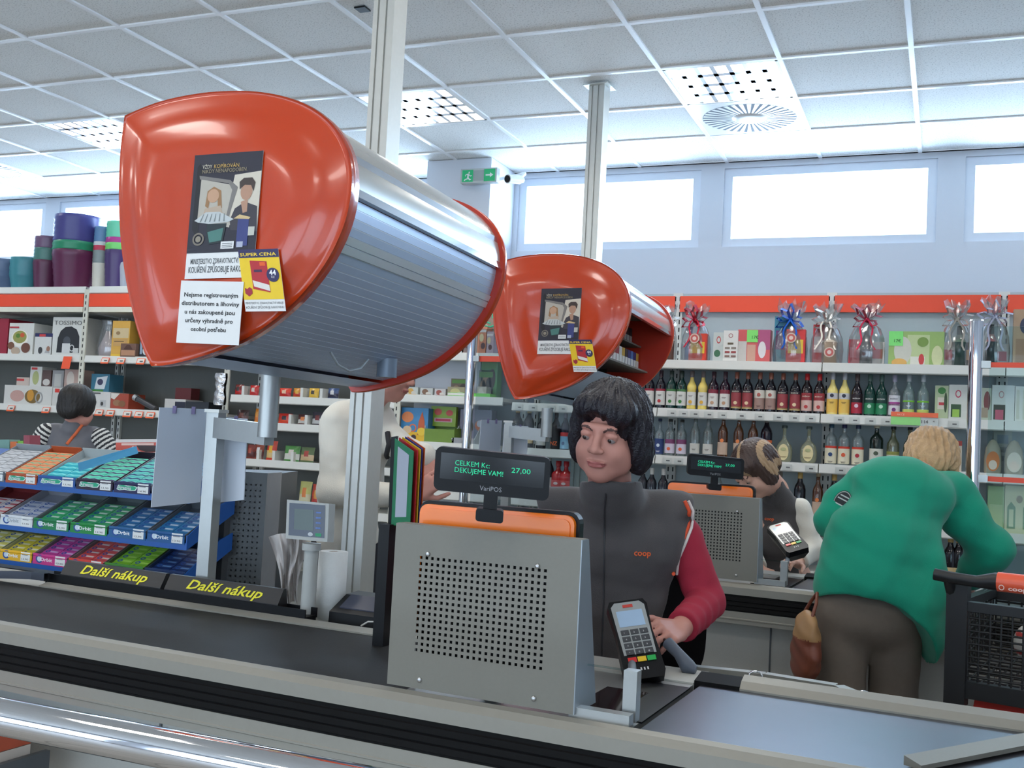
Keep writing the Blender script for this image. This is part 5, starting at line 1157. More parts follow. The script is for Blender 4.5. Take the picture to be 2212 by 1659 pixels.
# ---------------------------------------------------------------- cartons and bags on the shelves
def carton(name, px0, px1, pyt, z, Y, depth, col, lab, cat, group=None, art=(), texts=(), tilt=0, side=None):
    pm = (px0+px1)/2; x0, x1 = Xat(px0, Y, pyt+20), Xat(px1, Y, pyt+20); zt = zat(pyt, (x0+x1)/2, Y); xm = (x0+x1)/2; h = max(.02, zt-z); w = x1-x0
    mb = MB(); mb.box((0, depth/2, h/2), (w, depth, h), C(col, .4)); cd = Card(np.array([-w/2, -.0006, 0]), (w, 0, 0), (0, 0, h))
    for k, a in enumerate(art):
        kind = a[0]; hh = .0003+.0003*k
        if kind == 'r': cd.rect(mb, a[1], a[2], a[3], a[4], C(a[5]), hh)
        elif kind == 'd': cd.disc(mb, a[1], a[2], a[3], a[4], C(a[5]), hh)
        elif kind == 'p': cd.poly(mb, a[1], C(a[2]), hh)
        elif kind == 'o': cd.disc(mb, a[1], a[2], a[3], a[4], C(a[5]), hh, hole=.7)
    for (tx, u, v, sz, cc, *w_) in texts: cd.text(mb, tx, u, v, sz*h, C(cc), .004, width=(w_[0] if w_ else None))
    o = mb.build(name, origin=(0, 0, 0), label=lab, category=cat, group=group); o.location = (xm, Y, z); o.rotation_euler = (0, 0, tilt); WPOS[o.name] = np.array([xm, Y, z]); return o
FO = ((206, 196, 190), (150, 110, 80), (120, 150, 70), (190, 120, 80), (210, 180, 90))
Yf = SY+.03
z = zL[1]; Wt = (214, 214, 208)
carton('product_box', -30, 18, 688, z, Yf, .25, (150, 36, 56), 'crimson box at the left edge of the upper shelf', 'box')
carton('product_box', 20, 73, 698, z, Yf, .22, Wt, 'white box picturing a bowl of salad and three more bowls', 'box', art=[('d', .45, .52, .34, .27, (236, 232, 220)), ('d', .45, .56, .28, .20, (150, 150, 80)), ('d', .38, .60, .09, .07, (90, 130, 50)), ('d', .55, .62, .09, .07, (206, 90, 50)), ('d', .12, .28, .14, .12, (120, 80, 60)), ('d', .72, .22, .18, .16, (110, 70, 56)), ('d', .32, .12, .18, .12, (180, 160, 140)), ('r', .02, .84, .4, .89, (180, 60, 70))])
carton('product_box', 75, 113, 720, z, Yf, .2, (210, 210, 206), 'small white box with dark top band beside the salad box', 'box', art=[('r', 0, .84, 1, 1, (40, 44, 90)), ('r', .25, .85, .6, .96, (200, 60, 60)), ('d', .35, .22, .12, .16, (60, 60, 60)), ('p', [(.6, .1), (.9, .1), (.75, .4)], (170, 170, 170)), ('d', .8, .3, .1, .12, (150, 110, 90))])
carton('product_box', 114, 180, 685, z, Yf, .25, (212, 212, 206), 'white coffee machine box with a black machine and grey title', 'box', art=[('p', [(.18, .08), (.92, .08), (.90, .50), (.80, .68), (.62, .76), (.42, .74), (.28, .64), (.20, .46)], (36, 38, 42)), ('d', .5, .38, .12, .12, (70, 74, 80)), ('r', .36, .07, .62, .32, (206, 206, 204)), ('o', .68, .20, .08, .09, (200, 200, 198)), ('r', .72, .08, .9, .2, (200, 200, 196))], texts=[('TOSSIMO', .06, .80, .15, (90, 92, 92), .90)])
# clear wrapped figure
def wrapped(px, w_px, pyt, z, col, lab, Y=Yf, film=CELLO):
    x = Xat(px, Y, pyt); zt = zat(pyt, x, Y); h = zt-z; w = abs(Xat(px+w_px/2, Y, pyt)-Xat(px-w_px/2, Y, pyt)); t = thing('wrapped_bag', (x, Y+w*.4, z), lab, 'bag')
    o = (x, Y+w*.4, z); MB().lathe([(.01, 0), (w*.36, .01), (w*.40, h*.25), (w*.22, h*.5), (w*.14, h*.62), (w*.10, h*.7), (.001, h*.72)], o, C(col), 12, sy=.6).build('contents', t)
    MB().lathe([(w*.42, 0), (w*.5, h*.1), (w*.46, h*.4), (w*.36, h*.7), (w*.30, h*.9), (w*.34, h)], o, film, 14, sy=.6).build('film', t); return t
wrapped(220, 42, 690, z, (214, 196, 196), 'clear bag with a pale pink figure beside the left upright')
carton('product_box', 243, 281, 693, z, Yf, .12, (206, 160, 70), 'tall yellow and beige patterned box beside the clear bag', 'box', art=[('r', .06, .52, .94, .80, (200, 180, 140)), ('r', .1, .3, .9, .5, (190, 150, 90)), ('r', .15, .42, .7, .44, (80, 60, 40)), ('r', 0, .0, 1, .08, (220, 180, 60)), ('d', .35, .66, .12, .05, (150, 120, 80))])
carton('product_box', 267, 300, 743, z, Yf-.0, .1, (110, 80, 66), 'small brown box in front of the yellow patterned box', 'box', art=[('r', .05, .1, .95, .5, (176, 130, 100)), ('p', [(.2, .55), (.8, .55), (.6, .9), (.4, .9)], (80, 50, 40))]).location.y = SY-.005
carton('product_box', 303, 345, 700, z, Yf, .2, (44, 50, 58), 'dark box with a white cup picture behind the orange cabinet tip', 'box', art=[('r', .05, .1, .16, .9, (150, 170, 190)), ('d', .35, .2, .16, .13, (206, 206, 206)), ('r', .3, .1, .6, .2, (190, 190, 190))])
for a, b, c_, lb in ((350, 420, (90, 96, 92), 'grey box hidden behind the orange cabinet'), (430, 480, (150, 60, 50), 'red box hidden behind the orange cabinet')): carton('product_box', a, b, 705, z, Yf, .2, c_, lb, 'box')
z = zL[2]
B = carton
B('product_box', 9, 112, 833, z, Yf, .22, (206, 204, 198), 'long white box picturing a kitchen mixer, at left below the shelf', 'box', art=[('d', .28, .45, .15, .30, (190, 150, 140)), ('d', .60, .45, .16, .36, (120, 96, 50)), ('d', .56, .5, .07, .30, (196, 140, 50)), ('o', .74, .4, .08, .3, (150, 150, 150))])
B('product_box', 113, 175, 838, z, Yf, .22, (200, 198, 192), 'white box with red corner mark behind the dark-haired customer', 'box', art=[('r', .08, .74, .24, .94, (210, 60, 50)), ('o', .45, .5, .16, .3, (50, 50, 54))])
t_y = Yf+.01; zt = zat(835, Xat(60, Yf), Yf)
def up_on(nm, px0, px1, pyt, col, lab, art=(), zz=None): return B('product_box', px0, px1, pyt, zz, Yf+.02, .15, col, lab, 'box', art=art)
up_on('b', 35, 62, 815, (196, 180, 170), 'small box with red top strip lying on the mixer box', [('r', 0, .6, .6, .85, (190, 60, 60))], zt)
up_on('b', 65, 90, 792, (208, 208, 202), 'upright white box with a drink glass standing on the mixer box', [('d', .5, .45, .28, .34, (170, 176, 120)), ('r', .1, .85, .6, .96, (200, 60, 60))], zt)
up_on('b', 91, 110, 800, (90, 70, 66), 'brown and white small box next to the drink box', [('d', .5, .3, .4, .2, (200, 196, 190))], zt)
zt2 = zat(840, Xat(140, Yf), Yf)
up_on('b', 113, 137, 800, (150, 150, 150), 'grey box on top of the red-cornered box', [('r', .2, .1, .8, .8, (180, 180, 176))], zt2)
up_on('b', 139, 172, 798, (176, 150, 140), 'pinkish box on top of the red-cornered box, right', [('d', .4, .5, .25, .4, (200, 190, 180))], zt2)
B('product_box', 195, 238, 846, z, Yf, .2, (206, 204, 200), 'white toaster box below the tilted blue box', 'box', art=[('r', .5, .1, .8, .5, (180, 180, 180)), ('d', .6, .28, .07, .12, (60, 60, 60)), ('r', .02, .86, .5, .94, (80, 80, 80))])
zt3 = zat(846, Xat(215, Yf), Yf); up_on('b', 197, 236, 808, (60, 116, 140), 'blue and white box standing on the toaster box', [('p', [(.2, .15), (.75, .15), (.9, .9), (.3, .8)], (206, 212, 216)), ('d', .5, .55, .16, .18, (60, 60, 90)), ('r', 0, 0, .7, .12, (70, 130, 60))], zt3)
B('product_box', 239, 277, 850, z, Yf, .18, (160, 70, 50), 'brown biscuit box right of the toaster box', 'box', art=[('d', .35, .4, .22, .2, (150, 110, 80)), ('d', .65, .35, .2, .2, (130, 90, 60)), ('p', [(0, 1), (.5, 1), (.2, .6), (0, .7)], (214, 208, 200))])
B('product_box', 355, 400, 862, z, Yf, .2, (190, 188, 184), 'white and black flat box near the hanging foil', 'box', art=[('r', .5, 0, 1, .8, (28, 32, 50))])
B('product_box', 400, 450, 868, z, Yf, .2, (30, 34, 42), 'black flat box near the hanging foil', 'box')
B('product_box', 378, 412, 838, z, Yf+.22, .1, (110, 40, 40), 'small dark red box at the back of the lower left shelf', 'box')
mb = MB().cyl((0, 0, 0), (.16, .02, -.07), .022, C((60, 60, 64), .3)); mb.cyl((-.03, 0, .012), (0, 0, 0), .026, SCREW); o = mb.build('torch', origin=(0, 0, 0), label='dark torch lying tilted on the lower left shelf', category='torch'); o.location = (Xat(298, Yf), Yf, z+.085)
# hanging foil bag
x = Xat(475, SY-.03, 840); z0, z1 = zat(875, x, SY-.03), zat(806, x, SY-.03); mb = MB(); n, m_ = 8, 16; V = []
for j in range(m_+1):
    for i in range(n+1): f, g = j/m_, i/n; V.append((x+(g-.5)*(.085+.01*math.sin(9*f)), SY-.035-.018*math.sin(math.pi*g)-.004*math.sin(23*f+5*g), z0+(z1-z0)*f))
mb.add(V, [(j*(n+1)+i, j*(n+1)+i+1, (j+1)*(n+1)+i+1, (j+1)*(n+1)+i) for j in range(m_) for i in range(n)], M('crumpled_foil', (206, 202, 200), .2, .9, var=.1, bump=.8, bscale=90), True)
V2 = [(a, SY-.012, c) for a, b, c in V]; mb.add(V2, [(j*(n+1)+i, (j+1)*(n+1)+i, (j+1)*(n+1)+i+1, j*(n+1)+i+1) for j in range(m_) for i in range(n)], M('crumpled_foil'), True)
mb.build('foil_bag', origin=(x, SY-.03, z0), label='long crumpled silver foil bag hanging below the orange cabinet', category='bag')
# flower pots on the top shelf
def pots(px, wpx, pyt, secs, lab, taper=.82):
    z = zL[0]; Y = SY+.16; x = Xat(px, Y, 590); zt = zat(pyt, x, Y); h = zt-z; r = abs(Xat(px+wpx/2, Y, 590)-Xat(px-wpx/2, Y, 590))/2
    t = thing('flower_pot_stack', (x, Y, z), lab, 'flower pots')
    for a, b, cc, nr in secs:
        mb = MB(); pr = []; 
        for k in range(nr+1):
            zz = h*(a+(b-a)*k/nr); rr = r*(taper+(1-taper)*min(1, (a+(b-a)*k/nr)*2.2)); pr += [(rr*.97, zz), (rr, zz+.25*h*(b-a)/nr)] if k < nr else [(rr*.97, zz)]
        pr = [(p[0]*1.0, p[1]) for p in pr]; mb.lathe(pr, (x, Y, z), C(cc, .3), 20); mb.build('flower_pot', t)
    return t
pots(10, 74, 565, [(0, 1, (90, 110, 140), 5)], 'blue-grey pot stack at the left edge of the top shelf')
pots(60, 56, 560, [(0, 1, (60, 130, 140), 5)], 'teal pot stack on the top shelf')
pots(102, 46, 514, [(0, .55, (92, 40, 70), 6), (.55, .78, (70, 120, 110), 3), (.78, 1, (110, 80, 110), 3)], 'medium maroon pot stack with teal band')
pots(163, 78, 470, [(0, .52, (96, 34, 70), 6), (.52, .64, (40, 140, 100), 2), (.64, 1, (70, 66, 130), 5)], 'tall purple pot stack with green band on the top shelf')
pots(217, 29, 492, [(0, .42, (214, 210, 196), 12), (.42, .62, (130, 140, 140), 4), (.62, .70, (190, 50, 80), 1), (.70, .76, (210, 214, 216), 1), (.76, 1, (90, 130, 170), 4)], 'slim stack of white and striped pots')
pots(254, 46, 482, [(0, .58, (70, 50, 100), 6), (.58, .68, (120, 210, 110), 2), (.68, .76, (180, 50, 140), 1), (.76, 1, (110, 210, 170), 4)], 'purple pot stack with green and pink bands beside the cabinet')
x = Xat(268, SY+.02, 590); zt = zat(566, x, SY+.02); t = thing('clear_container', (x, SY+.03, zL[0]), 'clear plastic container beside the orange cabinet edge', 'container'); MB().lathe([(.03, 0), (.034, .1*(zt-zL[0])), (.045, .8*(zt-zL[0])), (.04, .97*(zt-zL[0])), (.03, zt-zL[0])], (x, SY+.035, zL[0]), glassy('milky_plastic', (225, 228, 230), .05, .2, .45, (214, 216, 220)), 16).build('container_body', t)

# snacks of the middle-left unit
def pouch(px, wpx, pyt, z, Y, cols, lab, group=None, dep=.04):
    x0, x1 = Xat(px-wpx/2, Y, pyt), Xat(px+wpx/2, Y, pyt); xm = (x0+x1)/2; h = max(.03, zat(pyt, xm, Y)-z); w = x1-x0; mb = MB(); n, m_ = 6, 8; V = []
    for s in (-1, 1):
        for j in range(m_+1):
            for i in range(n+1):
                f, g = j/m_, i/n; th = dep*math.sin(math.pi*g)**.6*math.sin(math.pi*min(.97, max(.03, f)))**.5; V.append(((g-.5)*w*(1-.06*math.sin(math.pi*f)), s*th/2+.002*math.sin(17*g+9*f), f*h))
    K_ = (n+1)*(m_+1); F1 = []; mt = []
    for j in range(m_):
        for i in range(n):
            F1.append((j*(n+1)+i, j*(n+1)+i+1, (j+1)*(n+1)+i+1, (j+1)*(n+1)+i)); mt.append(C(cols[0] if (j < 1 or j > m_-2) else (cols[1] if 1 < i < 4 and 2 < j < 6 else (cols[2] if j < 4 else cols[0])), .25))
    mb.add(V[:K_], F1, mt, True); mb.add(V[K_:], [f[::-1] for f in F1], C(cols[0], .25), True)
    o = mb.build('snack_bag', origin=(0, 0, 0), label=lab, category='snack bag', group=group); o.location = (xm, Y+dep/2+.005, z); o.rotation_euler = (-.12, 0, 0); return o
R_, G_, Y_ = (180, 36, 34), (90, 140, 70), (216, 160, 50)
def srow(z, py_l, items, where):
    for q, (px, w, pt, cols, d) in enumerate(items): pouch(px, w, pt, z, SY+.02, cols, '%s on %s' % (d, where))
A3 = lambda a, b, c: (a, b, c)
srow(zM[0], 857, [(512, 18, 830, A3((120, 40, 36), (60, 50, 50), R_), 'dark red snack bag at the left end'), (545, 20, 832, A3(R_, (200, 190, 180), R_), 'red and pale snack bag second from the left'), (612, 26, 838, A3((206, 60, 40), (220, 180, 150), R_), 'bright red glossy bag'), (640, 22, 838, A3((200, 130, 40), (210, 160, 60), (190, 60, 40)), 'orange square bag'), (674, 22, 838, A3((214, 170, 60), (60, 50, 40), (220, 180, 70)), 'yellow bag with dark mark'), (716, 24, 838, A3((60, 80, 120), (200, 200, 200), (40, 40, 60)), 'blue and white bag behind the white jacket')], 'the top snack shelf')
srow(zM[1], 915, [(520, 26, 885, A3((60, 40, 40), (110, 60, 50), (90, 50, 40)), 'dark brown bag at the left end'), (553, 14, 882, A3((210, 130, 40), (220, 150, 60), (200, 110, 40)), 'narrow orange bag'), (612, 30, 893, A3((200, 50, 40), (40, 36, 44), (210, 70, 40)), 'red tray of dark packets'), (652, 26, 895, A3((90, 50, 50), (210, 120, 60), (200, 196, 190)), 'open white tray with orange packets'), (684, 28, 890, A3((70, 66, 76), (120, 50, 50), (190, 190, 190)), 'clear topped tray of dark red packets')], 'the middle snack shelf')
srow(zM[2], 1000, [(538, 18, 960, A3((120, 40, 30), (160, 70, 50), (90, 40, 36)), 'dark red packet at the left end'), (556, 20, 958, A3((140, 60, 40), (206, 206, 206), (100, 44, 36)), 'brown packet with shiny foot'), (583, 22, 952, A3((200, 60, 40), (220, 170, 40), (210, 180, 120)), 'red and yellow soup packet'), (627, 34, 963, A3((80, 140, 70), (210, 200, 190), (206, 206, 196)), 'green and white packet'), (660, 30, 966, A3((90, 110, 70), (160, 60, 50), (196, 170, 130)), 'olive green packet beside the white jacket')], 'the third snack shelf')
for zz, pxs, wn in ((zM[0], (528, 655, 697), 'top'), (zM[1], (595, 633, 668), 'middle'), (zM[2], (569, 603, 643), 'third')):
    for iq, px in enumerate(pxs): MB().box((Xat(px, SY+.03), SY+.12, zz+.035), (.022, .22, .07), SHW).build('shelf_divider', origin=(Xat(px, SY+.03), SY+.1, zz), label='small white divider block, %s from left on the %s snack shelf' % (ORD[iq], wn), category='divider', group='white dividers between snack bags')
srow(zM[3], 1100, [(618, 30, 1046, A3((190, 60, 80), (206, 150, 160), (150, 40, 50)), 'pinkish bag left of the scales display'), (655, 26, 1040, A3((190, 190, 110), (206, 120, 60), (200, 196, 160)), 'yellow green bag above the scales display'), (680, 22, 1046, A3((190, 60, 40), (206, 140, 60), (170, 50, 40)), 'orange red bag beside the white jacket hem')], 'the lowest snack shelf')

# toy boxes unit
z = zC[2]
B('toy_box', 867, 925, 881, z, SY+.03, .12, (60, 130, 180), 'blue and yellow toy box with orange round pictures', 'box', art=[('r', 0, 0, 1, .28, (226, 180, 40)), ('d', .24, .72, .22, .16, (214, 130, 80)), ('p', [(.62, .2), (.9, .2), (.88, .6), (.78, .9), (.66, .6)], (190, 90, 50)), ('o', .45, .40, .14, .12, (220, 110, 70)), ('d', .25, .34, .16, .12, (220, 190, 150)), ('d', .78, .3, .16, .12, (236, 200, 60)), ('d', .5, .12, .1, .08, (60, 40, 40))])
B('toy_box', 931, 985, 878, z+.11, SY+.10, .03, (140, 170, 50), 'lime green display card with two pink blobs', 'box', art=[('d', .28, .72, .15, .17, (206, 90, 80)), ('d', .74, .68, .14, .15, (206, 90, 80)), ('r', .14, .22, .86, .42, (214, 180, 180)), ('r', .2, .26, .8, .38, (200, 60, 90))])
mb = MB(); x0, x1 = Xat(922, SY+.02), Xat(986, SY+.02)
mb.box(((x0+x1)/2, SY+.02, z+.045), (x1-x0, .004, .09), C((110, 140, 50))).box(((x0+x1)/2, SY+.14, z+.055), (x1-x0, .004, .11), C((110, 140, 50))).box((x0, SY+.08, z+.055), (.004, .12, .11), C((196, 200, 196))).box((x1, SY+.08, z+.05), (.004, .12, .10), C((110, 140, 50))).box(((x0+x1)/2, SY+.08, z+.004), (x1-x0, .12, .006), C((110, 140, 50)))
mb.build('display_tray', origin=((x0+x1)/2, SY+.08, z), label='open lime green cardboard tray in front of the green card', category='tray')
B('toy_box', 994, 1062, 885, z, SY+.12, .08, (120, 120, 138), 'grey purple picture box behind the chrome post', 'box', art=[('d', .28, .5, .16, .2, (80, 76, 60)), ('d', .68, .55, .2, .16, (206, 110, 60)), ('d', .64, .6, .1, .1, (206, 206, 214)), ('d', .88, .4, .1, .16, (170, 160, 110))])
mb = MB(); x0, x1 = Xat(982, SY+.02), Xat(1030, SY+.02)
mb.prism([(x0, SY+.01, z+.03), (x0, SY+.03, z), (x0, SY+.11, z), (x0, SY+.11, z+.12)], (.004, 0, 0), C((200, 204, 206))).prism([(x1, SY+.01, z+.03), (x1, SY+.03, z), (x1, SY+.11, z), (x1, SY+.11, z+.12)], (.004, 0, 0), C((200, 204, 206))).box(((x0+x1)/2, SY+.02, z+.02), (x1-x0, .004, .04), C((150, 152, 156))).box(((x0+x1)/2, SY+.06, z+.003), (x1-x0, .09, .004), C((190, 190, 190)))
mb.build('display_tray', origin=((x0+x1)/2, SY+.06, z), label='white open sided tray left of the chrome post', category='tray')
z = zC[1]
for q, (a, b, pt, c1, c2, lb) in enumerate(((876, 902, 836, (190, 196, 190), (206, 160, 80), 'clear pack with yellow toy on the toy shelf'), (907, 934, 838, (186, 188, 184), (120, 90, 70), 'clear pack with brown toy on the toy shelf'), (938, 962, 840, (190, 186, 186), (150, 80, 70), 'clear pack with reddish toy on the toy shelf'), (966, 1008, 836, (150, 140, 110), (190, 180, 130), 'beige patterned pack near the chrome post'), (1030, 1050, 835, (176, 166, 156), (200, 190, 180), 'pale pack right of the chrome post'))):
    B('toy_pack', a, b, pt, z, SY+.03, .08, c1, lb, 'pack', art=[('d', .4, .5, .25, .35, c2), ('d', .65, .3, .2, .2, (206, 200, 190)), ('r', .1, .05, .9, .15, c2)])
B('green_sheet_pack', 966, 1058, 849, z, SY+.005, .10, (110, 200, 70), 'flat bright green pack lying along the shelf edge', 'pack', art=[('r', 0, .3, .45, .9, (220, 222, 210))])
for q, (a, b, pt, c1, lb) in enumerate(((974, 1012, 818, (120, 100, 80), 'brown speckled pack on the back row left of the chrome post'), (1034, 1066, 800, (110, 110, 104), 'grey picture pack right of the chrome post'), (1040, 1075, 775, (96, 160, 90), 'green topped pack at the upper right of the toy shelf'))):
    B('toy_pack', a, b, pt, z, SY+.2, .08, c1, lb, 'pack', art=[('d', .3, .4, .2, .25, (160, 130, 100)), ('d', .7, .5, .2, .25, (80, 70, 60)), ('r', .05, .75, .95, .95, (100, 150, 70))])
z = zC[0]
for q, (a, b, pt, c1, lb) in enumerate(((985, 1001, 738, (200, 200, 196), 'white pack left of the chrome post on the top shelf'), (1000, 1016, 700, (120, 100, 96), 'dark printed bag left of the chrome post'), (1033, 1052, 706, (190, 120, 90), 'orange pink printed bag right of the chrome post'), (1050, 1066, 716, (170, 150, 160), 'pale pink bag beside the second orange cabinet'))):
    B('printed_bag', a, b, pt, z, SY+.03, .08, c1, lb, 'bag', art=[('d', .4, .6, .25, .15, (206, 190, 150)), ('d', .6, .3, .25, .12, (90, 60, 60)), ('r', .1, .8, .9, .9, (206, 200, 196))])
mb = MB(); x, zz = Xat(1048, SY+.05), zat(688, Xat(1048, SY+.05), SY+.05)
for a in (0, 1): mb.tube([np.array([x+(.03+.008*k)*math.cos(a+k*.7), SY+.04, zz-.06*a+(.03+.004*k)*math.sin(a+k*.7)]) for k in range(9)], .006, C((60, 170, 130), .2), 6)
mb.build('green_ribbon', origin=(x, SY+.05, zz), label='curled green ribbon hanging beside the second orange cabinet', category='ribbon')
# ribbon hangs on a printed bag: back it with a tall bag
B('printed_bag', 1030, 1070, 668, z, SY+.12, .08, (150, 130, 116), 'tall brown gift bag with the curled green ribbon', 'bag', art=[('d', .4, .6, .25, .1, (200, 180, 150)), ('d', .6, .35, .2, .1, (110, 60, 50))])

# gift bags in cellophane on the top right shelf
RIB = {}
def gift(px, wpx, pyt, col, cont, lab, tagc=None, top=(214, 210, 204)):
    Y = SY+.11; z = zR[0]; x = Xat(px, Y, 740); h = zat(pyt, x, Y)-z; w = abs(Xat(px+wpx/2, Y, 740)-Xat(px-wpx/2, Y, 740)); o = np.array([x, Y, z])
    t = thing('gift_bag', o, lab, 'gift bag', 'cellophane gift bags on the top shelf')
    rs = np.random.default_rng(int(px)); n = 22; V = []; pf = [(.44, 0), (.50, .05), (.52, .25), (.48, .45), (.36, .60), (.16, .70), (.10, .735), (.20, .80), (.34, .90), (.42, 1.0)]
    for (r, f) in pf:
        for k in range(n):
            a = 2*math.pi*k/n; amp = (.05+.25*max(0, f-.55))*w; V.append(o+np.array([(r*w+amp*.5*math.sin(5*a+px)*min(1, r*3)+amp*.4*rs.normal()*.5)*math.cos(a), (r*w*.62+amp*.3*math.sin(4*a))*math.sin(a), f*h+(amp*.6*rs.normal() if f > .95 else 0)]))
    MB().add(V, [(i*n+k, i*n+(k+1) % n, (i+1)*n+(k+1) % n, (i+1)*n+k) for i in range(len(pf)-1) for k in range(n)], CELLO, True).build('cellophane', t)
    for q, (kind, dx, ww, hh, cc, c2) in enumerate(cont):
        hh = hh*(1.25 if kind == 'bottle' else 1.9); ww = min(.6, ww*1.4)
        c0 = o+np.array([dx*w, -.02 if q % 2 else .01, 0])
        if kind == 'box': mb = MB().box(c0+ZU*(hh*h/2), (ww*w, .05, hh*h), C(cc)); mb.box(c0+np.array([0, -.0255, hh*h*.5]), (ww*w*.8, .002, hh*h*.4), C(c2)); mb.build('packed_box', t)
        else: MB().lathe([(.001, 0), (ww*w*.5, .004), (ww*w*.5, hh*h*.6), (ww*w*.2, hh*h*.78), (ww*w*.18, hh*h)], c0, [C(cc, .15), C(cc, .15), C(c2), C(cc, .15)], 12).build('packed_bottle', t)
    mt = M('ribbon_%02x%02x%02x' % col, col, .18, .55, var=.03); k0 = o+ZU*(.725*h)+np.array([0, -.03, 0]); mb = MB().ball(k0, (.016, .014, .016), mt, 10)
    for q in range(7):
        a = -.5+q*(math.pi+1)/6; L = .060+.040*rs.random(); d = np.array([math.cos(a), -.25+.3*rs.normal()*.3, math.sin(a)]); s_ = nrm(np.cross(d, [0, 1, 0])+np.array([0, .4, 0]))
        P = [k0, k0+d*L*.6+s_*.018, k0+d*L+s_*.0, k0+d*L*.6-s_*.020, k0]; wv = np.array([.004, .016, .006])
        for p, q2 in zip(P[:-1], P[1:]): mb.add([p-wv, q2-wv, q2+wv, p+wv], [(0, 1, 2, 3)], mt)
    for s in (-1, 1):
        P = [k0+np.array([s*(.012+.035*f+.012*math.sin(7*f+px)), -.02-.01*f, -.30*h*f*1.6]) for f in np.linspace(0, 1, 8)]
        for p, q2 in zip(P[:-1], P[1:]): mb.add([p-[.005, 0, 0], p+[.005, 0, 0], q2+[.005, 0, 0], q2-[.005, 0, 0]], [(0, 1, 2, 3)], mt)
    mb.build('ribbon', t)
    if tagc:
        c0 = o+np.array([tagc[0]*w, -.5*w*.62-.012, tagc[1]*h]); mb = MB().cyl(c0, c0-np.array([0, .002, 0]), .030, C((206, 186, 170)), n=20); mb.cyl(c0-np.array([0, .002, 0]), c0-np.array([0, .003, 0]), .023, C((190, 90, 84)), n=20); mb.cyl(c0-np.array([0, .003, 0]), c0-np.array([0, .0035, 0]), .012, C((226, 200, 190)), n=16); mb.build('round_tag', t)
bx, bt = 'box', 'bottle'
gift(1442, 40, 662, (214, 214, 210), [(bx, -.1, .5, .25, (206, 170, 110), (180, 60, 50)), (bt, .2, .3, .5, (90, 60, 50), (200, 180, 150))], 'cellophane gift bag partly hidden by the second orange cabinet', None)
gift(1502, 62, 660, (176, 24, 50), [(bt, -.18, .28, .5, (90, 120, 170), (206, 206, 214)), (bx, .14, .44, .26, (206, 60, 40), (226, 190, 60))], 'gift bag with dark red bow, left of the white card boxes', (.05, .40))
gift(1708, 72, 658, (20, 90, 190), [(bx, -.24, .36, .42, (60, 130, 150), (110, 60, 120)), (bx, .18, .40, .30, (206, 50, 50), (226, 190, 60)), (bt, 0, .3, .55, (120, 150, 180), (220, 220, 226))], 'gift bag with shiny blue bow in the middle of the top shelf', (.06, .42))
gift(1785, 70, 662, (196, 190, 182), [(bx, -.24, .24, .36, (196, 40, 50), (220, 200, 200)), (bt, .12, .36, .5, (150, 130, 110), (206, 190, 170))], 'gift bag with silver bow, right of the blue bow bag', (.14, .20))
gift(1872, 78, 656, (170, 20, 60), [(bx, -.30, .26, .22, (190, 40, 60), (206, 110, 120)), (bt, 0, .26, .5, (36, 30, 40), (60, 60, 64)), (bx, .26, .34, .20, (214, 206, 200), (206, 90, 90))], 'gift bag with crimson bow and orange ribbon', None)
gift(2066, 66, 652, (180, 172, 160), [(bx, -.16, .40, .20, (206, 190, 176), (200, 70, 80)), (bt, .10, .34, .5, (50, 70, 66), (90, 110, 90)), (bx, .30, .32, .20, (70, 50, 40), (214, 150, 60))], 'gift bag with grey bow left of the chrome gate post', None)
gift(2148, 66, 646, (176, 178, 196), [(bx, .18, .40, .18, (206, 196, 190), (206, 60, 80)), (bt, -.10, .3, .5, (40, 50, 52), (160, 90, 90))], 'gift bag with lilac silver bow behind the glass pane', None)
z = zR[0]; Yg = SY+.08
B('product_box', 1541, 1564, 718, z, Yg, .06, (196, 204, 200), 'clear fronted pack left of the white card on the top shelf', 'box', art=[('o', .5, .75, .2, .12, (190, 60, 60)), ('d', .4, .3, .3, .12, (60, 110, 80))])
B('product_box', 1563, 1594, 714, z, Yg-.02, .03, (222, 220, 214), 'white card with rows of small dark pictures', 'box', art=[('o', .5, .84, .16, .07, (170, 110, 110)), ('r', .3, .56, .7, .62, (90, 80, 60))]+[('r', .12+.44*k, .42-.13*r, .46+.44*k, .48-.13*r, ((130, 120, 110), (150, 60, 60), (130, 100, 90))[r]) for r in range(3) for k in range(2)])
B('product_box', 1594, 1664, 712, z, Yg, .08, (206, 90, 90), 'red and pink tea box with a bright green price note', 'box', art=[('r', .02, .05, .28, .65, (200, 196, 190)), ('r', .30, .05, .56, .55, (206, 160, 140)), ('r', .62, .4, 1, 1, (170, 80, 120)), ('d', .76, .40, .12, .25, (226, 220, 220)), ('r', .28, .62, .62, .99, (130, 220, 110))], texts=[('17€', .44, .72, .14, (30, 60, 30))])
B('product_box', 1920, 2040, 716, z, Yg, .08, (150, 180, 100), 'wide green tea box with a cup and a bright green note reading 17', 'box', art=[('r', .34, .04, .74, .90, (190, 204, 150)), ('d', .26, .45, .16, .40, (206, 204, 190)), ('d', .20, .10, .14, .12, (220, 170, 90)), ('r', .4, .02, .66, .28, (222, 220, 206)), ('d', .60, .20, .05, .16, (196, 60, 60)), ('d', .62, .7, .1, .14, (120, 150, 70)), ('d', .88, .3, .1, .3, (206, 210, 160)), ('r', .0, .58, .26, 1.0, (130, 226, 120))], texts=[('17€', .10, .68, .13, (30, 60, 30))])
B('product_box', 2190, 2245, 668, z, Yg, .1, (170, 140, 110), 'tall brown paper gift carton at the right edge of the top shelf', 'box', art=[('d', .5, .72, .25, .14, (50, 56, 80)), ('r', .1, .1, .9, .5, (150, 116, 90))])
z = zR[1]
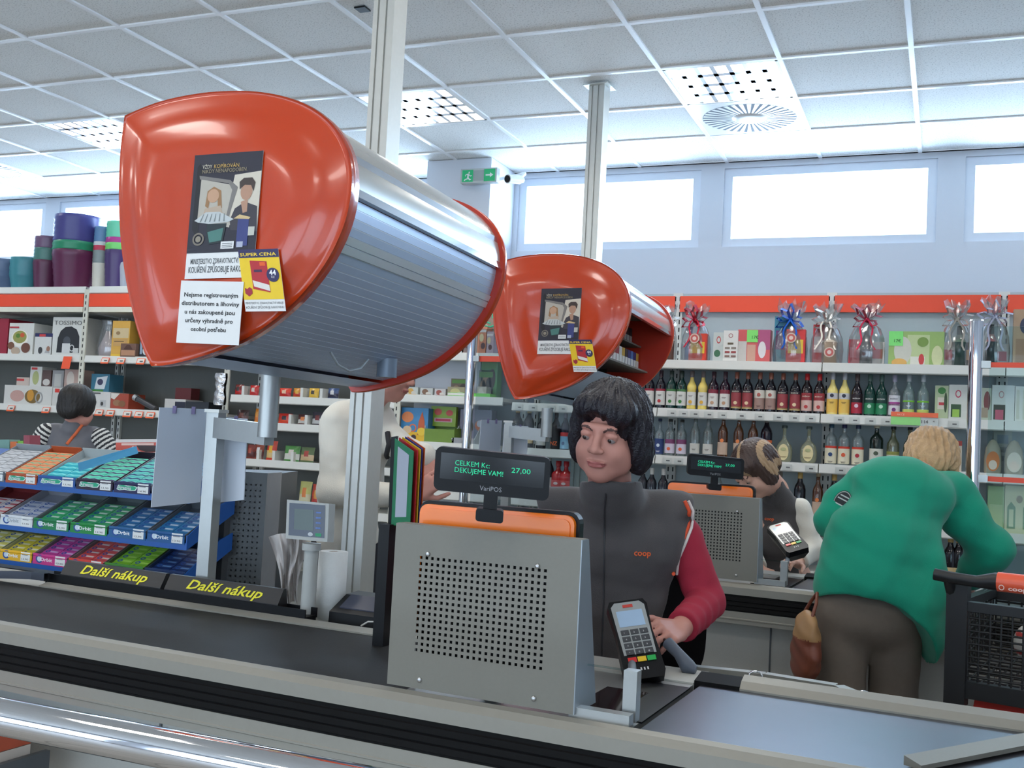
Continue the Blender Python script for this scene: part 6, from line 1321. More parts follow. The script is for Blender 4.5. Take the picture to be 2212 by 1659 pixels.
B('tea_box', 2020, 2049, 833, z, Y1, .06, (176, 190, 150), 'green and red tea pack right of the clear bottles', 'box', art=[('d', .5, .85, .3, .1, (60, 130, 60)), ('r', .2, .3, .8, .65, (214, 206, 190)), ('r', .3, .42, .7, .5, (190, 60, 70)), ('d', .8, .5, .12, .3, (60, 80, 50))])
B('tea_box', 2050, 2092, 831, z, Y1, .06, (206, 208, 200), 'white box with a green glass picture left of the chrome post', 'box', art=[('o', .48, .74, .15, .11, (190, 60, 90)), ('r', .12, .08, .64, .44, (50, 80, 50)), ('r', .2, .08, .56, .3, (150, 190, 80))])
B('tea_box', 2118, 2142, 838, z, Y1, .06, (170, 180, 160), 'greenish box just right of the chrome post behind the glass', 'box', art=[('d', .6, .6, .3, .3, (110, 60, 60)), ('r', .1, .1, .7, .4, (150, 140, 120))])
B('tea_box', 2143, 2192, 832, z, Y1, .06, (206, 208, 204), 'white box with a dark red glass picture behind the glass pane', 'box', art=[('o', .42, .74, .12, .1, (190, 150, 150)), ('r', .08, .05, .60, .46, (70, 70, 60)), ('r', .16, .05, .52, .32, (190, 90, 110))])
B('tea_box', 2193, 2240, 835, z, Y1, .06, (214, 214, 206), 'white box with vertical lettering at the right edge', 'box', art=[('r', .06+.3*k, .08, .2+.3*k, .9, (196, 196, 180)) for k in range(3)])
z = zR[2]
B('tea_box', 2052, 2078, 952, z, Y1, .06, (206, 190, 170), 'cream box with red top right of the blond head', 'box', art=[('r', 0, .84, 1, 1, (170, 60, 50))])
for q, (a, b, lb, cc) in enumerate(((2130, 2168, 'oval orange labelled pack behind the glass pane', (206, 120, 60)), (2174, 2216, 'oval cream labelled pack at the right edge', (214, 206, 190)))):
    x0, x1 = Xat(a, Y1), Xat(b, Y1); w = x1-x0; mb = MB().lathe([(w*.46, 0), (w*.5, .02), (w*.5, .09), (w*.42, .14), (w*.2, .18), (.001, .19)], ((x0+x1)/2, Y1+.04, z), C((176, 170, 150), .3), 16, sy=.5); cd = Card(np.array([x0+w*.1, Y1-.012+.015, z+.01]), (w*.8, 0, 0), (0, 0, .13)); cd.disc(mb, .5, .45, .48, .42, C(cc), .002); cd.disc(mb, .5, .3, .3, .2, C((226, 206, 190)), .003); mb.build('oval_pack', origin=((x0+x1)/2, Y1, z), label=lb, category='pack')
B('beige_box', 2146, 2186, 930, z, SY+.22, .1, (150, 152, 140), 'tall beige box standing behind the oval packs', 'box', art=[('r', .2, .7, .8, .9, (110, 120, 130)), ('r', .2, .5, .8, .62, (120, 120, 116)), ('r', .2, .3, .8, .42, (116, 116, 114))])
z = zR[3]
B('bottle_case', 2134, 2170, 1050, z, Y1, .1, (166, 190, 140), 'pale green box on the fourth shelf behind the glass pane', 'box', art=[('r', .1, .1, .9, .6, (190, 206, 160))])
B('bottle_case', 2171, 2240, 1050, z, Y1, .1, (206, 206, 170), 'cream box with two green lantern shapes behind the glass pane', 'box', art=[('p', [(.08, .1), (.34, .1), (.34, .55), (.2, .66), (.08, .55)], (120, 150, 120)), ('p', [(.14, .14), (.28, .14), (.28, .5), (.14, .5)], (200, 206, 170)), ('p', [(.58, .1), (.84, .1), (.84, .55), (.7, .66), (.58, .55)], (120, 150, 120)), ('d', .46, .72, .1, .08, (150, 140, 120))])

# ================================================================ GUM RACK BEHIND THE BELT
V0 = .80
def fr(px, py): return up(px, py, V0)
BLUE = M('rack_blue_plastic', (24, 84, 160), .35, var=.05)
SD = nrm(V1*.17+ZU*.085); SN = nrm(np.cross(U1, SD))
def uu(px, py): return np.dot(fr(px, py)-K(0, V0, 0), U1)
u_left = uu(-150, 1130); u_right = uu(404, 1178)
tiers = [(fr(200, 1061)[2], 'top'), (fr(200, 1157)[2], 'middle'), (fr(200, 1236)[2], 'bottom')]
t = thing('gum_rack', K((u_left+u_right)/2, V0+.1, 0), 'blue tiered rack of chewing gum behind the near belt', 'rack')
for z, nm in tiers:
    mb = MB(); a = K(u_left, V0, z)
    mb.prism([a, a+SD*.24, a+SD*.24+SN*.005, a+SN*.005][::-1], U1*(u_right-u_left), BLUE)
    mb.prism([a-V1*.006-ZU*.012, a-ZU*.012, a+ZU*.010, a-V1*.006+ZU*.010], U1*(u_right-u_left), BLUE)
    for u in (u_left, u_right): 
        b = K(u, V0, z); mb.prism([b-V1*.006-ZU*.012, b+SD*.24-ZU*.012, b+SD*.24+ZU*.045, b+SD*.17+ZU*.055, b+ZU*.035, b-V1*.006+ZU*.035], U1*.004, BLUE)
    mb.build('tier_tray', t)
mb = MB(); 
for u in (u_left+.03, u_right-.05): mb.box(K(u, V0+.23, .62), (.03, .03, 1.24), GREYD, KR)
mb.box(K((u_left+u_right)/2, V0+.10, .03), (u_right-u_left, .30, .06), GREYD, KR); mb.build('frame', t)
mb = MB(); mb.prism([K(u_left, V0+.03, .1), K(u_left, V0+.2, .1), K(u_left, V0+.2, tiers[2][0]-.02), K(u_left, V0+.03, tiers[2][0]-.03)], U1*(u_right-.04-u_left), M('dark_perforated_back', (56, 60, 64), .5, .3)); mb.build('lower_panel', t)

def gum_box(tier, px0, px1, py, col, wall, pack, pack2, rows, where, txt, tcol, price, kind='orbit', filled=None, nbox=.030, ncols=2):
    z, tn = tiers[tier]; u0, u1 = uu(px0, py), uu(px1, py); w = u1-u0-.004; o = K(u0+.002, V0+.004, z+.006); L = .215
    B_ = np.stack([U1, SD, SN], 1); t = thing('gum_display_box', o, '%s gum display box, %s' % (where[0], where[1]), 'display box')
    hw = nbox; mb = MB(); q = lambda x, y, n_: o+U1*x+SD*y+SN*n_
    mb.box(q(w/2, L/2, .001), (w, L, .002), C(wall), B_).box(q(w/2, .001, hw/2), (w, .002, hw), C(col), B_).box(q(.001, L/2, hw/2), (.002, L, hw), C(wall), B_).box(q(w-.001, L/2, hw/2), (.002, L, hw), C(wall), B_).box(q(w/2, L-.001, hw/2+.004), (w, .002, hw+.008), C(wall), B_)
    mb.build('carton', t)
    # label strip hanging on the tray lip
    a = K(u0+.001, V0-.0075, z+.004); cd = Card(a, U1*(w+.002), ZU*.036); mb = MB(); mb.prism([cd.p(0, 0), cd.p(1, 0), cd.p(1, 1), cd.p(0, 1)], V1*.0012, C(col))
    if kind == 'orbit':
        cd.disc(mb, .20, .52, .11, .40, C((30, 70, 140)), .0004, a0=40, a1=320, hole=.55); cd.disc(mb, .20, .52, .07, .26, C((190, 206, 220)), .0005)
    elif kind == 'wave': cd.poly(mb, [(.08, .30), (.16, .22), (.30, .30), (.46, .24), (.60, .28), (.66, .60), (.54, .78), (.38, .70), (.26, .80), (.12, .74)], C((206, 220, 214)), .0003); cd.poly(mb, [(.10, .34), (.17, .28), (.30, .36), (.46, .30), (.58, .34), (.63, .58), (.53, .70), (.38, .63), (.26, .73), (.14, .68)], C((30, 160, 120)), .0005)
    elif kind == 'wf': cd.poly(mb, [(.08, .25), (.24, .25), (.16, .75)], C((206, 220, 214)), .0004)
    cd.text(mb, txt, .22 if kind != 'wave' else .12, .34, .016, C(tcol), .0008, width=.36 if kind != 'wf' else .52, bold=.02)
    if price: cd.rect(mb, .66, .10, .95, .96, C((222, 224, 222)), .0006); cd.text(mb, price, .70, .22, .008, INK, .001, width=.20); cd.rect(mb, .70, .66, .88, .72, C((120, 124, 130)), .001)
    mb.build('front_label', t)
    # the packs
    n = 0; proto = None; pw = (w-.008)/ncols; pd = .0255
    for r in range(rows):
        for k in range(ncols):
            if filled and (r, k) not in filled: continue
            if proto is None:
                m2 = MB(); m2.box((0, 0, .008), (pw-.003, pd-.003, .016), C(pack, .3)); c2 = Card(np.array([-(pw-.003)/2, -(pd-.003)/2, .0162]), ((pw-.003), 0, 0), (0, pd-.003, 0))
                if kind == 'wave': c2.poly(m2, [(.0, .45), (.2, .75), (.45, .55), (.7, .8), (1, .55), (1, .25), (.75, .5), (.45, .25), (.2, .45), (0, .15)], C(pack2, .3), .0002)
                else: c2.disc(m2, .25, .5, .13, .36, C((40, 80, 150)), .0002, hole=.5); c2.poly(m2, [(.42, .3), (.9, .3), (.9, .65), (.42, .65)], C(pack2, .3), .0002)
                proto = m2.build('gum_pack', origin=(0, 0, 0), label='gum pack', category='gum pack', group='gum packs: %s, %s tier' % (where[2], tn)); ob = proto
            else: ob = proto.copy(); COL.objects.link(ob)
            ob['label'] = '%s gum pack, %s row, %s column, %s box, %s tier' % (where[2], ['first', 'second', 'third', 'fourth', 'fifth', 'sixth', 'seventh'][r], ['left', 'right'][k], ['first', 'second', 'third', 'fourth', 'fifth', 'sixth'][nth[tier]], tn)
            p = q(.004+pw*(k+.5), .006+pd*(r+.5)+.0, .0022+(.010 if (kind == 'wave' and not filled) else .003)); Mx = Matrix([[*(U1), 0], [*(SD), 0], [*(SN), 0], [0, 0, 0, 1]]).transposed(); Mx.translation = Vector(p); ob.matrix_world = Mx
            n += 1
    nth[tier] += 1
nth = [0, 0, 0]
gb = gum_box
wv = (200, 206, 210)
gb(0, -62, 14, 1030, (90, 100, 110), (150, 156, 160), (190, 192, 196), (130, 134, 140), 7, ('silver grey', 'leftmost on the top tier', 'silver'), '', wv, '11,90', 'wave')
gb(0, 16, 84, 1030, (170, 74, 34), (176, 84, 46), (226, 140, 90), (110, 170, 130), 7, ('orange', 'second from left on the top tier', 'orange'), 'Airwaves', wv, '11,90', 'wave')
gb(0, 85, 167, 1036, (30, 80, 150), (170, 176, 176), (40, 176, 190), (120, 220, 220), 6, ('blue half-empty', 'third from left on the top tier', 'turquoise'), 'Airwaves', wv, '13,90', 'wave', [(r, 1) for r in range(1, 6)]+[(r, 0) for r in range(0, 5)])
gb(0, 168, 248, 1045, (34, 20, 46), (38, 28, 44), (100, 206, 176), (70, 40, 90), 7, ('dark purple', 'fourth from left on the top tier', 'mint and purple striped'), 'Airwaves', wv, '13,90', 'wave')
gb(0, 249, 329, 1053, (24, 26, 74), (150, 152, 160), (100, 200, 190), (40, 50, 110), 7, ('navy', 'fifth from left on the top tier', 'mint and navy striped'), 'Airwaves', wv, '14,90', 'wave')
gb(0, 331, 402, 1062, (24, 26, 74), (150, 152, 160), (80, 150, 190), (40, 50, 110), 7, ('dark blue', 'on the top tier behind the white board', 'blue striped'), 'Airwaves', wv, '14,90', 'wave')
gb(1, -75, 3, 1120, (110, 180, 60), (120, 40, 40), (214, 200, 196), (180, 60, 70), 5, ('lime and red', 'at the left end of the middle tier', 'white and red'), 'Orbit', wv, '13,90')
gb(1, 4, 75, 1122, (206, 210, 214), (150, 150, 156), (180, 186, 200), (110, 130, 170), 5, ('white', 'holding white packs on the middle tier', 'pale white'), 'Orbit', (150, 160, 170), '13,90')
gb(1, 76, 153, 1128, (20, 120, 70), (100, 110, 110), (60, 170, 110), (210, 226, 214), 6, ('green', 'left of the two green ones on the middle tier', 'green'), 'Orbit', (230, 234, 236), '13,90')
gb(1, 155, 236, 1138, (24, 130, 60), (100, 110, 110), (50, 160, 100), (206, 220, 206), 6, ('bright green', 'right of the two green ones on the middle tier', 'leaf green'), 'Orbit', (230, 234, 236), '13,90')
gb(1, 238, 319, 1148, (30, 90, 140), (100, 106, 112), (50, 110, 160), (170, 190, 210), 6, ('blue', 'left blue one on the middle tier', 'blue'), 'Orbit', (230, 234, 236), '13,90')
gb(1, 321, 403, 1158, (24, 84, 140), (100, 106, 112), (50, 120, 170), (190, 206, 220), 6, ('blue', 'rightmost on the middle tier beside the grey post', 'sky blue'), 'Orbit', (230, 234, 236), '13,90')
gb(2, -72, 1, 1200, (206, 190, 60), (150, 150, 110), (214, 206, 110), (230, 230, 210), 5, ('pale yellow', 'at the left end of the bottom tier', 'pale yellow'), 'Orbit', wv, '13,90')
gb(2, 3, 73, 1200, (226, 176, 30), (170, 170, 120), (206, 190, 60), (226, 220, 190), 5, ('yellow', 'left of the pink one on the bottom tier', 'yellow'), 'Orbit', (230, 234, 236), '13,90')
gb(2, 74, 149, 1208, (196, 50, 130), (130, 110, 120), (190, 70, 150), (200, 170, 206), 6, ('pink', 'between the yellow and red ones on the bottom tier', 'pink'), 'Orbit', (240, 230, 236), '13,90')
gb(2, 151, 227, 1216, (206, 60, 50), (130, 110, 110), (206, 80, 80), (214, 206, 200), 6, ('red', 'between the pink and green ones on the bottom tier', 'red'), 'Orbit', (240, 230, 226), '13,90')
gb(2, 229, 313, 1226, (60, 130, 40), (80, 100, 60), (120, 180, 50), (160, 206, 90), 6, ('lime green', 'holding lime packs on the bottom tier', 'lime green'), 'Winterfresh', (206, 220, 214), '', 'wf')
gb(2, 315, 401, 1236, (20, 50, 100), (40, 60, 90), (30, 50, 100), (90, 130, 180), 6, ('navy', 'rightmost on the bottom tier beside the grey post', 'navy'), 'Winterfresh', (206, 216, 226), '', 'wf')
# lid of the half-empty blue box, folded up
a, b, c_ = fr(165, 1020), fr(224, 966)+V1*.10, fr(226, 975)+V1*.10
mb = MB().prism([fr(165, 1018)+V1*.01, fr(226, 978)+V1*.15, fr(222, 962)+V1*.15, fr(163, 1000)+V1*.01], U1*.003, C((60, 140, 180))); mb.build('folded_lid', origin=a, label='blue cardboard lid folded up beside the turquoise gum packs', category='lid')
# candy boxes lying above the rack
def candy(px0, px1, py0, py1, col, lab, art=(), dv=.30):
    a, b, c2 = up(px0, py1, V0+dv), up(px1, py1, V0+dv), up(px0, py0, V0+dv); cd = Card(a, b-a, c2-a); mb = MB(); mb.prism([cd.p(0, 0), cd.p(1, 0), cd.p(1, 1), cd.p(0, 1)], V1*.05, C(col))
    for k, s in enumerate(art):
        if s[0] == 'd': cd.disc(mb, s[1], s[2], s[3], s[4], C(s[5]), .0004+.0003*k)
        elif s[0] == 'r': cd.rect(mb, *s[1:5], C(s[5]), .0004+.0003*k)
        else: cd.poly(mb, s[1], C(s[2]), .0004+.0003*k)
    return mb.build('candy_box', origin=a, label=lab, category='box')
o1 = candy(250, 342, 949, 984, (206, 90, 74), 'red candy box with a white smile shape behind the gum rack', [('r', .0, .80, 1, 1, (214, 206, 200)), ('r', .14, .62, .9, .76, (226, 190, 176)), ('r', .08, .16, .44, .34, (226, 180, 166)), ('p', [(.42, .58), (.50, .30), (.72, .16), (.98, .20), (.98, .08), (.68, .02), (.46, .18), (.38, .50)], (222, 216, 210)), ('p', [(.50, .62), (.98, .60), (.98, .24), (.72, .22), (.56, .36)], (60, 44, 44))])
a = up(296, 984, V0+.30); MB().box(a-ZU*.16+V1*.03, (.16, .05, .32), GREYD, KR).build('box_support', origin=a-ZU*.32, label='dark grey support block carrying the red candy box', category='support')
a = up(-20, 985, V0+.25); b = up(62, 985, V0+.25)
for q, (px0, px1, py0, py1, cc, lb) in enumerate(((-40, 20, 950, 985, (120, 160, 150), 'teal candy box at the left edge above the rack'), (22, 36, 954, 985, (206, 110, 60), 'small orange candy pack above the rack'), (38, 50, 952, 985, (120, 170, 60), 'small green candy pack above the rack'), (51, 64, 940, 985, (150, 70, 80), 'dark pink candy pack above the rack'))):
    candy(px0, px1, py0, py1, cc, lb, dv=.26)
MB().box((a+b)/2-ZU*.02+V1*.04, (np.linalg.norm(b-a)+.25, .12, .04), BLUE, KR).build('rack_top_ledge', bpy.data.objects['gum_rack'])
# orange product stock on the low shelf at the lower left, below the chrome rail

# ================================================================ RAILS, GATE POSTS, CART
a, b = D(-200, 1502, 1.55), D(900, 1737, 1.56)
a = D(0, 1547, 1.50); b = PZ(430, 1631, a[2]); dd = nrm(b-a); t = thing('guard_rail', a, 'thick chrome guard rail crossing the lower left corner', 'rail')
MB().cyl(a-dd*1.2, a+dd*1.6, .0255, CHROME, n=40).build('rail_tube', t)
for q in (-.9, 1.35):
    MB().cyl((*(a+dd*q)[:2], 0), (*(a+dd*q)[:2], a[2]-.02), .021, CHROME, n=24).build('rail_post', t)
# stock shelf under the counter, lower left
c_ = PP(42, 1600, K(0, -.14, 0), V1); o = np.array([c_[0], c_[1], 0])-U1*.31; t = thing('stock_shelf', o, 'low wire stock shelf with orange packs under the counter edge at lower left', 'shelf')
MB().box(o+ZU*.545, (.62, .18, .012), GREYD, KR).build('shelf_plate', t); mb = MB()
for s in (-.30, .30): MB().box(o+U1*s+ZU*.31, (.014, .18, .62), GREYD, KR).build('shelf_end', t)
cols = [(196, 104, 56), (176, 84, 50), (206, 130, 90), (190, 180, 170), (170, 74, 46)]; PK = []
for zz, nn_ in ((.551, 2),):
    for i in range(7):
        for j in range(1):
            for k in range(3):
                cc = cols[(i*2+j+k) % 5]; m2 = MB().box((0, 0, .022), (.078, .10, .044), C(cc), KR); m2.box(ZU*.022-V1*.0505, (.05, .001, .02), C((236, 214, 190)), KR)
                ob = m2.build('snack_pack', origin=(0, 0, 0), label='small snack pack, column %s, %s row, layer %s from the shelf at lower left' % (['one', 'two', 'three', 'four', 'five', 'six', 'seven'][i], ['front', 'back'][j], ['one', 'two', 'three'][k]), category='snack pack', group='orange snack packs at lower left'); ob.location = tuple(o+U1*(-.26+.085*i)+V1*(0.0)+ZU*(zz+.0455*k))
# metal beam behind the packing plate
z = .835; P = [PZ(1478, 1438, z), PZ(1650, 1456, z), PZ(1800, 1480, z), PZ(1868, 1508, z)]
P = [np.array([p[0], p[1], z]) for p in P]; t = thing('bag_rail', P[0], 'grey metal bag rail with wire rings behind the packing plate', 'rail')
mb = MB()
for p, q in zip(P[:-1], P[1:]):
    d_ = nrm(q-p); n_ = np.cross(ZU, d_); mb.prism([p, p+n_*.030, p+n_*.030-ZU*.012, p-ZU*.012], q-p+d_*.004, RIMM)
    mb.prism([p-ZU*.012-n_*.0, p-ZU*.012+n_*.03, p-ZU*.075+n_*.03, p-ZU*.075-n_*.0], q-p, GREYD)
mb.build('beam', t)
for px, py in ((1632, 1462), (1866, 1506)):
    c = PZ(px, py, z+.012); th = np.linspace(0, 2*math.pi, 17); MB().tube([c+np.array([.016*math.cos(x), .005*math.sin(x), .012*math.sin(x)]) for x in th], .0022, CHROME, 6, cap=False).build('wire_ring', t)
mb = MB(); 
for q in (P[0], P[2]): mb.box((q[0], q[1]+.02, .38), (.03, .03, .76), GREYD)
mb.build('beam_leg', t)
# chrome gate posts with glass
def gate(px, py, d, r, ends, lab, lab2):
    p = D(px, py, d); t = thing('gate_post', (p[0], p[1], 0), lab, 'post', 'chrome gate posts'); MB().cyl((p[0], p[1], 0), (p[0], p[1], p[2]), r, CHROME, n=28).build('post_tube', t)
    MB().lathe([(r, 0), (r*.9, .006), (.001, .008)], (p[0], p[1], p[2]), CHROME, 24).build('post_cap', t); MB().cyl((p[0], p[1], 0), (p[0], p[1], .012), r*2.4, CHROME, n=24).build('foot_plate', t)
    return p
p = gate(2110, 694, 4.15, .026, None, 'chrome gate post before the shelves at the right, with glass pane', None)
gx = nrm(np.array([1, -.06, 0])); 
t = thing('glass_barrier', p+gx*.6-ZU*p[2], 'clear glass pane with orange stripes right of the right chrome post', 'glass pane')
a = p+gx*.05; zt = p[2]-.02; A_ = np.array([a[0], a[1], 0])
MB().prism([A_+ZU*.5, A_+gx*1.2+ZU*.5, A_+gx*1.2+ZU*zt, A_+ZU*zt], np.array([0, .008, 0]), GLASS).build('glass_sheet', t)
for yy, hh in ((788, .020), (1034, .020)):
    zc = zat(yy, a[0], a[1]); MB().box(A_+gx*.6+ZU*zc+np.array([0, -.001, 0]), (1.2, .001, hh), STRIPE, rotz(math.atan2(gx[1], gx[0]))).build('orange_stripe', t)
    MB().box(A_-gx*.02+ZU*zc, (.05, .03, .028), ALU, rotz(math.atan2(gx[1], gx[0]))).build('clamp', t)
p = gate(1022, 699, 5.7, .025, None, 'chrome gate post between the toy boxes and the second orange cabinet', None)
gx = nrm(np.array([1, -.10, 0])); t = thing('glass_barrier', p+gx*.35-ZU*p[2], 'clear glass pane with one orange stripe by the middle chrome post', 'glass pane'); A_ = np.array([p[0], p[1], 0])+gx*.04
zt = p[2]-.03; MB().prism([A_+ZU*.5, A_+gx*.75+ZU*.5, A_+gx*.75+ZU*zt, A_+ZU*zt], np.array([0, .008, 0]), glassy('clear_glass_grey', (222, 228, 230), 0.0, .02, ior=1.2)).build('glass_sheet', t)
zc = zat(775, A_[0], A_[1]); MB().box(A_+gx*.38+ZU*zc+np.array([0, -.001, 0]), (.74, .001, .030), STRIPE, rotz(math.atan2(gx[1], gx[0]))).build('orange_stripe', t)
MB().box(A_-gx*.01+ZU*zc, (.05, .03, .03), ALU, rotz(math.atan2(gx[1], gx[0]))).build('clamp', t)

# shopping cart: black plastic basket, handle with orange sleeve
CD_ = 3.25; c0 = D(2050, 1243, CD_); ca = math.radians(-14); cx = np.array([math.cos(ca), math.sin(ca), 0]); cy = np.array([-cx[1], cx[0], 0]); CR = np.stack([cx, cy, ZU], 1)
CR_ = np.stack([cx, cy, ZU], 1); zt = c0[2]; zb = D(2060, 1500, CD_)[2]; o = np.array([c0[0], c0[1], 0]); Wc, Lc = .52, .52
t = thing('shopping_cart', o+cx*.26+cy*.3, 'black plastic shopping cart with orange handle sleeve at the right edge', 'shopping cart')
def q(x, y, z): return o+cx*x+cy*y+ZU*z
CARTM = M('cart_black_plastic', (26, 27, 29), .45, var=.1)
def grid(x0, x1, za, zb_, nx, nz, f, mb, th=.007):
    for i in range(nx+1): u = i/nx; mb.tube([f(u, 0), f(u, 1)], th/2, CARTM, 5)
    for j in range(nz+1): v = j/nz; mb.tube([f(0, v), f(1, v)], th/2, CARTM, 5)
mb = MB(); grid(0, 0, 0, 0, 14, 11, lambda u, v: q(.06+(Wc-.09)*u, 0, zb+.05+(zt-.10-zb-.05)*v), mb); mb.build('front_grid', t)
mb = MB(); grid(0, 0, 0, 0, 14, 9, lambda u, v: q(.02-.0*u, .02+(Lc-.02)*u, zb+.05+.05*u+(zt-.10-zb-.05-.02*u)*v), mb); mb.build('side_grid', t)
mb = MB(); grid(0, 0, 0, 0, 14, 9, lambda u, v: q(Wc, .02+(Lc-.02)*u, zb+.05+.05*u+(zt-.10-zb-.05-.02*u)*v), mb); mb.build('side_grid', t)
mb = MB(); grid(0, 0, 0, 0, 12, 8, lambda u, v: q(.03+(Wc-.04)*u, Lc, zb+.10+(zt-.20-zb)*v), mb); mb.build('far_grid', t)
mb = MB(); grid(0, 0, 0, 0, 14, 12, lambda u, v: q(.02+(Wc-.02)*u, .02+(Lc-.03)*v, zb+.045+.05*v), mb); mb.build('basket_floor', t)
mb = MB(); mb.box(q(.03, 0, (zt+zb)/2-.02), (.06, .05, zt-zb), CARTM, CR_); mb.box(q(Wc, 0, (zt+zb)/2-.02), (.05, .05, zt-zb), CARTM, CR_)
mb.box(q(Wc/2, 0, zt-.085), (Wc, .035, .028), CARTM, CR_).box(q(Wc/2, 0, zb+.03), (Wc, .035, .05), CARTM, CR_)
for x in (.02, Wc): mb.box(q(x, Lc/2, zt-.09), (.03, Lc, .028), CARTM, CR_)
mb.box(q(Wc/2, Lc, zt-.10), (Wc, .03, .028), CARTM, CR_); mb.build('basket_frame', t)
mb = MB(); mb.tube([q(-.03, -.05, zt+.004), q(.02, -.05, zt-.001), q(.09, -.05, zt-.004), q(.14, -.05, zt+.003), q(Wc+.03, -.05, zt+.003)], [.018, .018, .018, .026, .026], CARTM, 14)
for x in (0.01, Wc-.01): mb.tube([q(x, -.05, zt-.004), q(x, 0, zt-.06)], .016, CARTM, 8)
HND = mb.build('handle', t)
mb = MB().cyl(q(.15, -.05, zt+.003), q(Wc-.06, -.05, zt+.003), .0285, M('handle_orange', (232, 96, 66), .3), n=20)
cd = Card(q(.15, -.05-.0293, zt-.018), cx*.26, ZU*.04); cd.text(mb, 'coop', .13, .05, .016, C((226, 190, 180)), .0004, width=.20, bold=.03); cd.disc(mb, .06, .20, .030, .20, C((220, 190, 180)), .0004, hole=.7)
cd.disc(mb, .46, .72, .10, .26, C((236, 214, 206)), .0006, hole=.6); mb.build('handle_sleeve', HND)
mb = MB(); mb.prism([q(.06, .03, zb-.12), q(Wc-.03, .03, zb-.14), q(Wc-.03, .03, zb+.02), q(.08, .03, zb+.02)], cy*.02, M('cart_red_seat', (190, 40, 28), .4)); mb.build('red_panel', t)
mb = MB()
for x in (.03, Wc-.02): mb.tube([q(x, 0, zb), q(x, 0, .16), q(x+.0, .10, .13)], .0115, CHROME, 10)
for x in (.03, Wc-.02): mb.tube([q(x, .0, .16), q(x*.9+.03, Lc, .16)], .0115, CHROME, 10)
for x in (.06, Wc-.05): mb.tube([q(x, Lc-.03, .16), q(x, Lc-.10, zb+.04)], .0115, CHROME, 10)
mb.tube([q(.05, .02, zb-.01), q(.035, .02, zb-.05), q(.03, .02, zb-.30)], .004, CHROME, 8)
mb.build('chassis', t)
for x in (.04, Wc-.03):
    for y in (.04, Lc-.06):
        mb = MB().cyl(q(x-.012, y, .055), q(x+.012, y, .055), .055, M('wheel_grey', (90, 90, 92), .5), n=20); mb.box(q(x, y, .11), (.04, .03, .08), CHROME, CR_); mb.build('wheel', t)
# goods in the cart
for q_, (x, y, h, w_, cc, c2, lb, nm) in enumerate(((.20, .30, .13, .13, (206, 204, 200), (170, 60, 60), 'white and red food bag lying in the cart', 'food_bag'), (.36, .28, .10, .14, (210, 196, 176), (120, 60, 50), 'cream packet with red lines in the cart', 'food_bag'), (.38, .42, .20, .12, (40, 30, 34), (206, 60, 50), 'dark bottle-like pack at the back of the cart', 'food_bag'), (.24, .43, .24, .12, (30, 60, 70), (206, 206, 206), 'striped dark bag at the back of the cart', 'food_bag'))):
    b_ = Blob(); c = q(x, y, zb+.055+.05*(y/Lc)+h*.5); b_.ell(c, (w_*.55, w_*.5, h*.52), R=CR_); tt = thing(nm, c-ZU*h*.5, lb, 'food bag'); b_.build('bag_body', [C(cc, .3), C(c2, .3)], .008, tt, color=lambda P, zc=c[2]: (np.sin((P[:, 2]-zc)*110+P[:, 0]*20) > .7).astype(int))

# ================================================================ PEOPLE
from mathutils.bvhtree import BVHTree
class TB:                                       # a Blob written in the frame of a head or other limb
    def __init__(s, b, X): s.b = b; s.X = X
    def ell(s, c, r, R=None, k=.02, op='u'): s.b.ell(apply(s.X, c), r, s.X[:3, :3] @ (np.eye(3) if R is None else R), k, op); return s
    def cap(s, a, b, ra, rb=None, k=.02, op='u'): s.b.cap(apply(s.X, a), apply(s.X, b), ra, rb, k, op); return s
_BV = {}
def surf(o, px, py, fallback=3.0):
    if o.name not in _BV:
        me = o.data; w = WPOS[o.name]; _BV[o.name] = BVHTree.FromPolygons([Vector(v.co)+Vector(w) for v in me.vertices], [list(p.vertices) for p in me.polygons])
    r = nrm(ray(px, py)); h, n, i, d = _BV[o.name].ray_cast(Vector(CAM), Vector(r))
    if h is None: return D(px, py, fallback), -r
    return np.array(h), np.array(n)
def strip(o, pts, w, mat, name, parent, off=.002, fb=3.0, tube=False, r=.002, **tg):
    P = []
    for a, b in zip(pts[:-1], pts[1:]):
        for f in np.linspace(0, 1, 7)[:-1]: P.append((a[0]*(1-f)+b[0]*f, a[1]*(1-f)+b[1]*f))
    P.append(pts[-1]); Q = [(lambda hn: hn[0]+hn[1]*off)(surf(o, *p, fb)) for p in P]; mb = MB()
    mb.tube(Q, r, mat, 6); return mb.build(name, parent, **tg)
def wrinkle(amp, sc, seed=0.):
    def f(P): x, y, z = P.T*sc; return amp*(np.sin(x*1.3+2.1*z+seed)*np.sin(z*1.7-y*1.1+seed*2)+.5*np.sin(2.3*x-1.9*z+y*2+seed*3))
    return f

# ---- the cashier at the near till
hx = D(1316, 934, 2.70); Rh = CAMR @ rotz(math.radians(-22)) @ roty(math.radians(6)) @ rotx(math.radians(12)); XH = X4(Rh @ np.diag([1.06, 1.02, 1.02]), hx)
P1 = thing('person', D(1330, 1500, 2.85)*[1, 1, 0], 'person at the near till in grey vest and red sleeves holding the card reader', 'person')
b = Blob(); head_blob(TB(b, XH))
b.cap(apply(XH, (0, .03, -.12)), D(1324, 1105, 2.90), .048, .050, k=.03)
b.ell(D(1325, 1190, 2.90), (.14, .08, .14), R=CAMR, k=.04).ell(D(1335, 1360, 2.92), (.12, .08, .17), R=CAMR, k=.05).cap(D(1200, 1112, 2.88), D(1450, 1118, 2.88), .048, k=.03)
b.ell(D(1345, 1500, 2.94), (.14, .10, .11), R=CAMR, k=.05)
SHp, ELp, WRp = D(1462, 1128, 2.86), D(1527, 1300, 2.82), D(1466, 1361, 2.62)
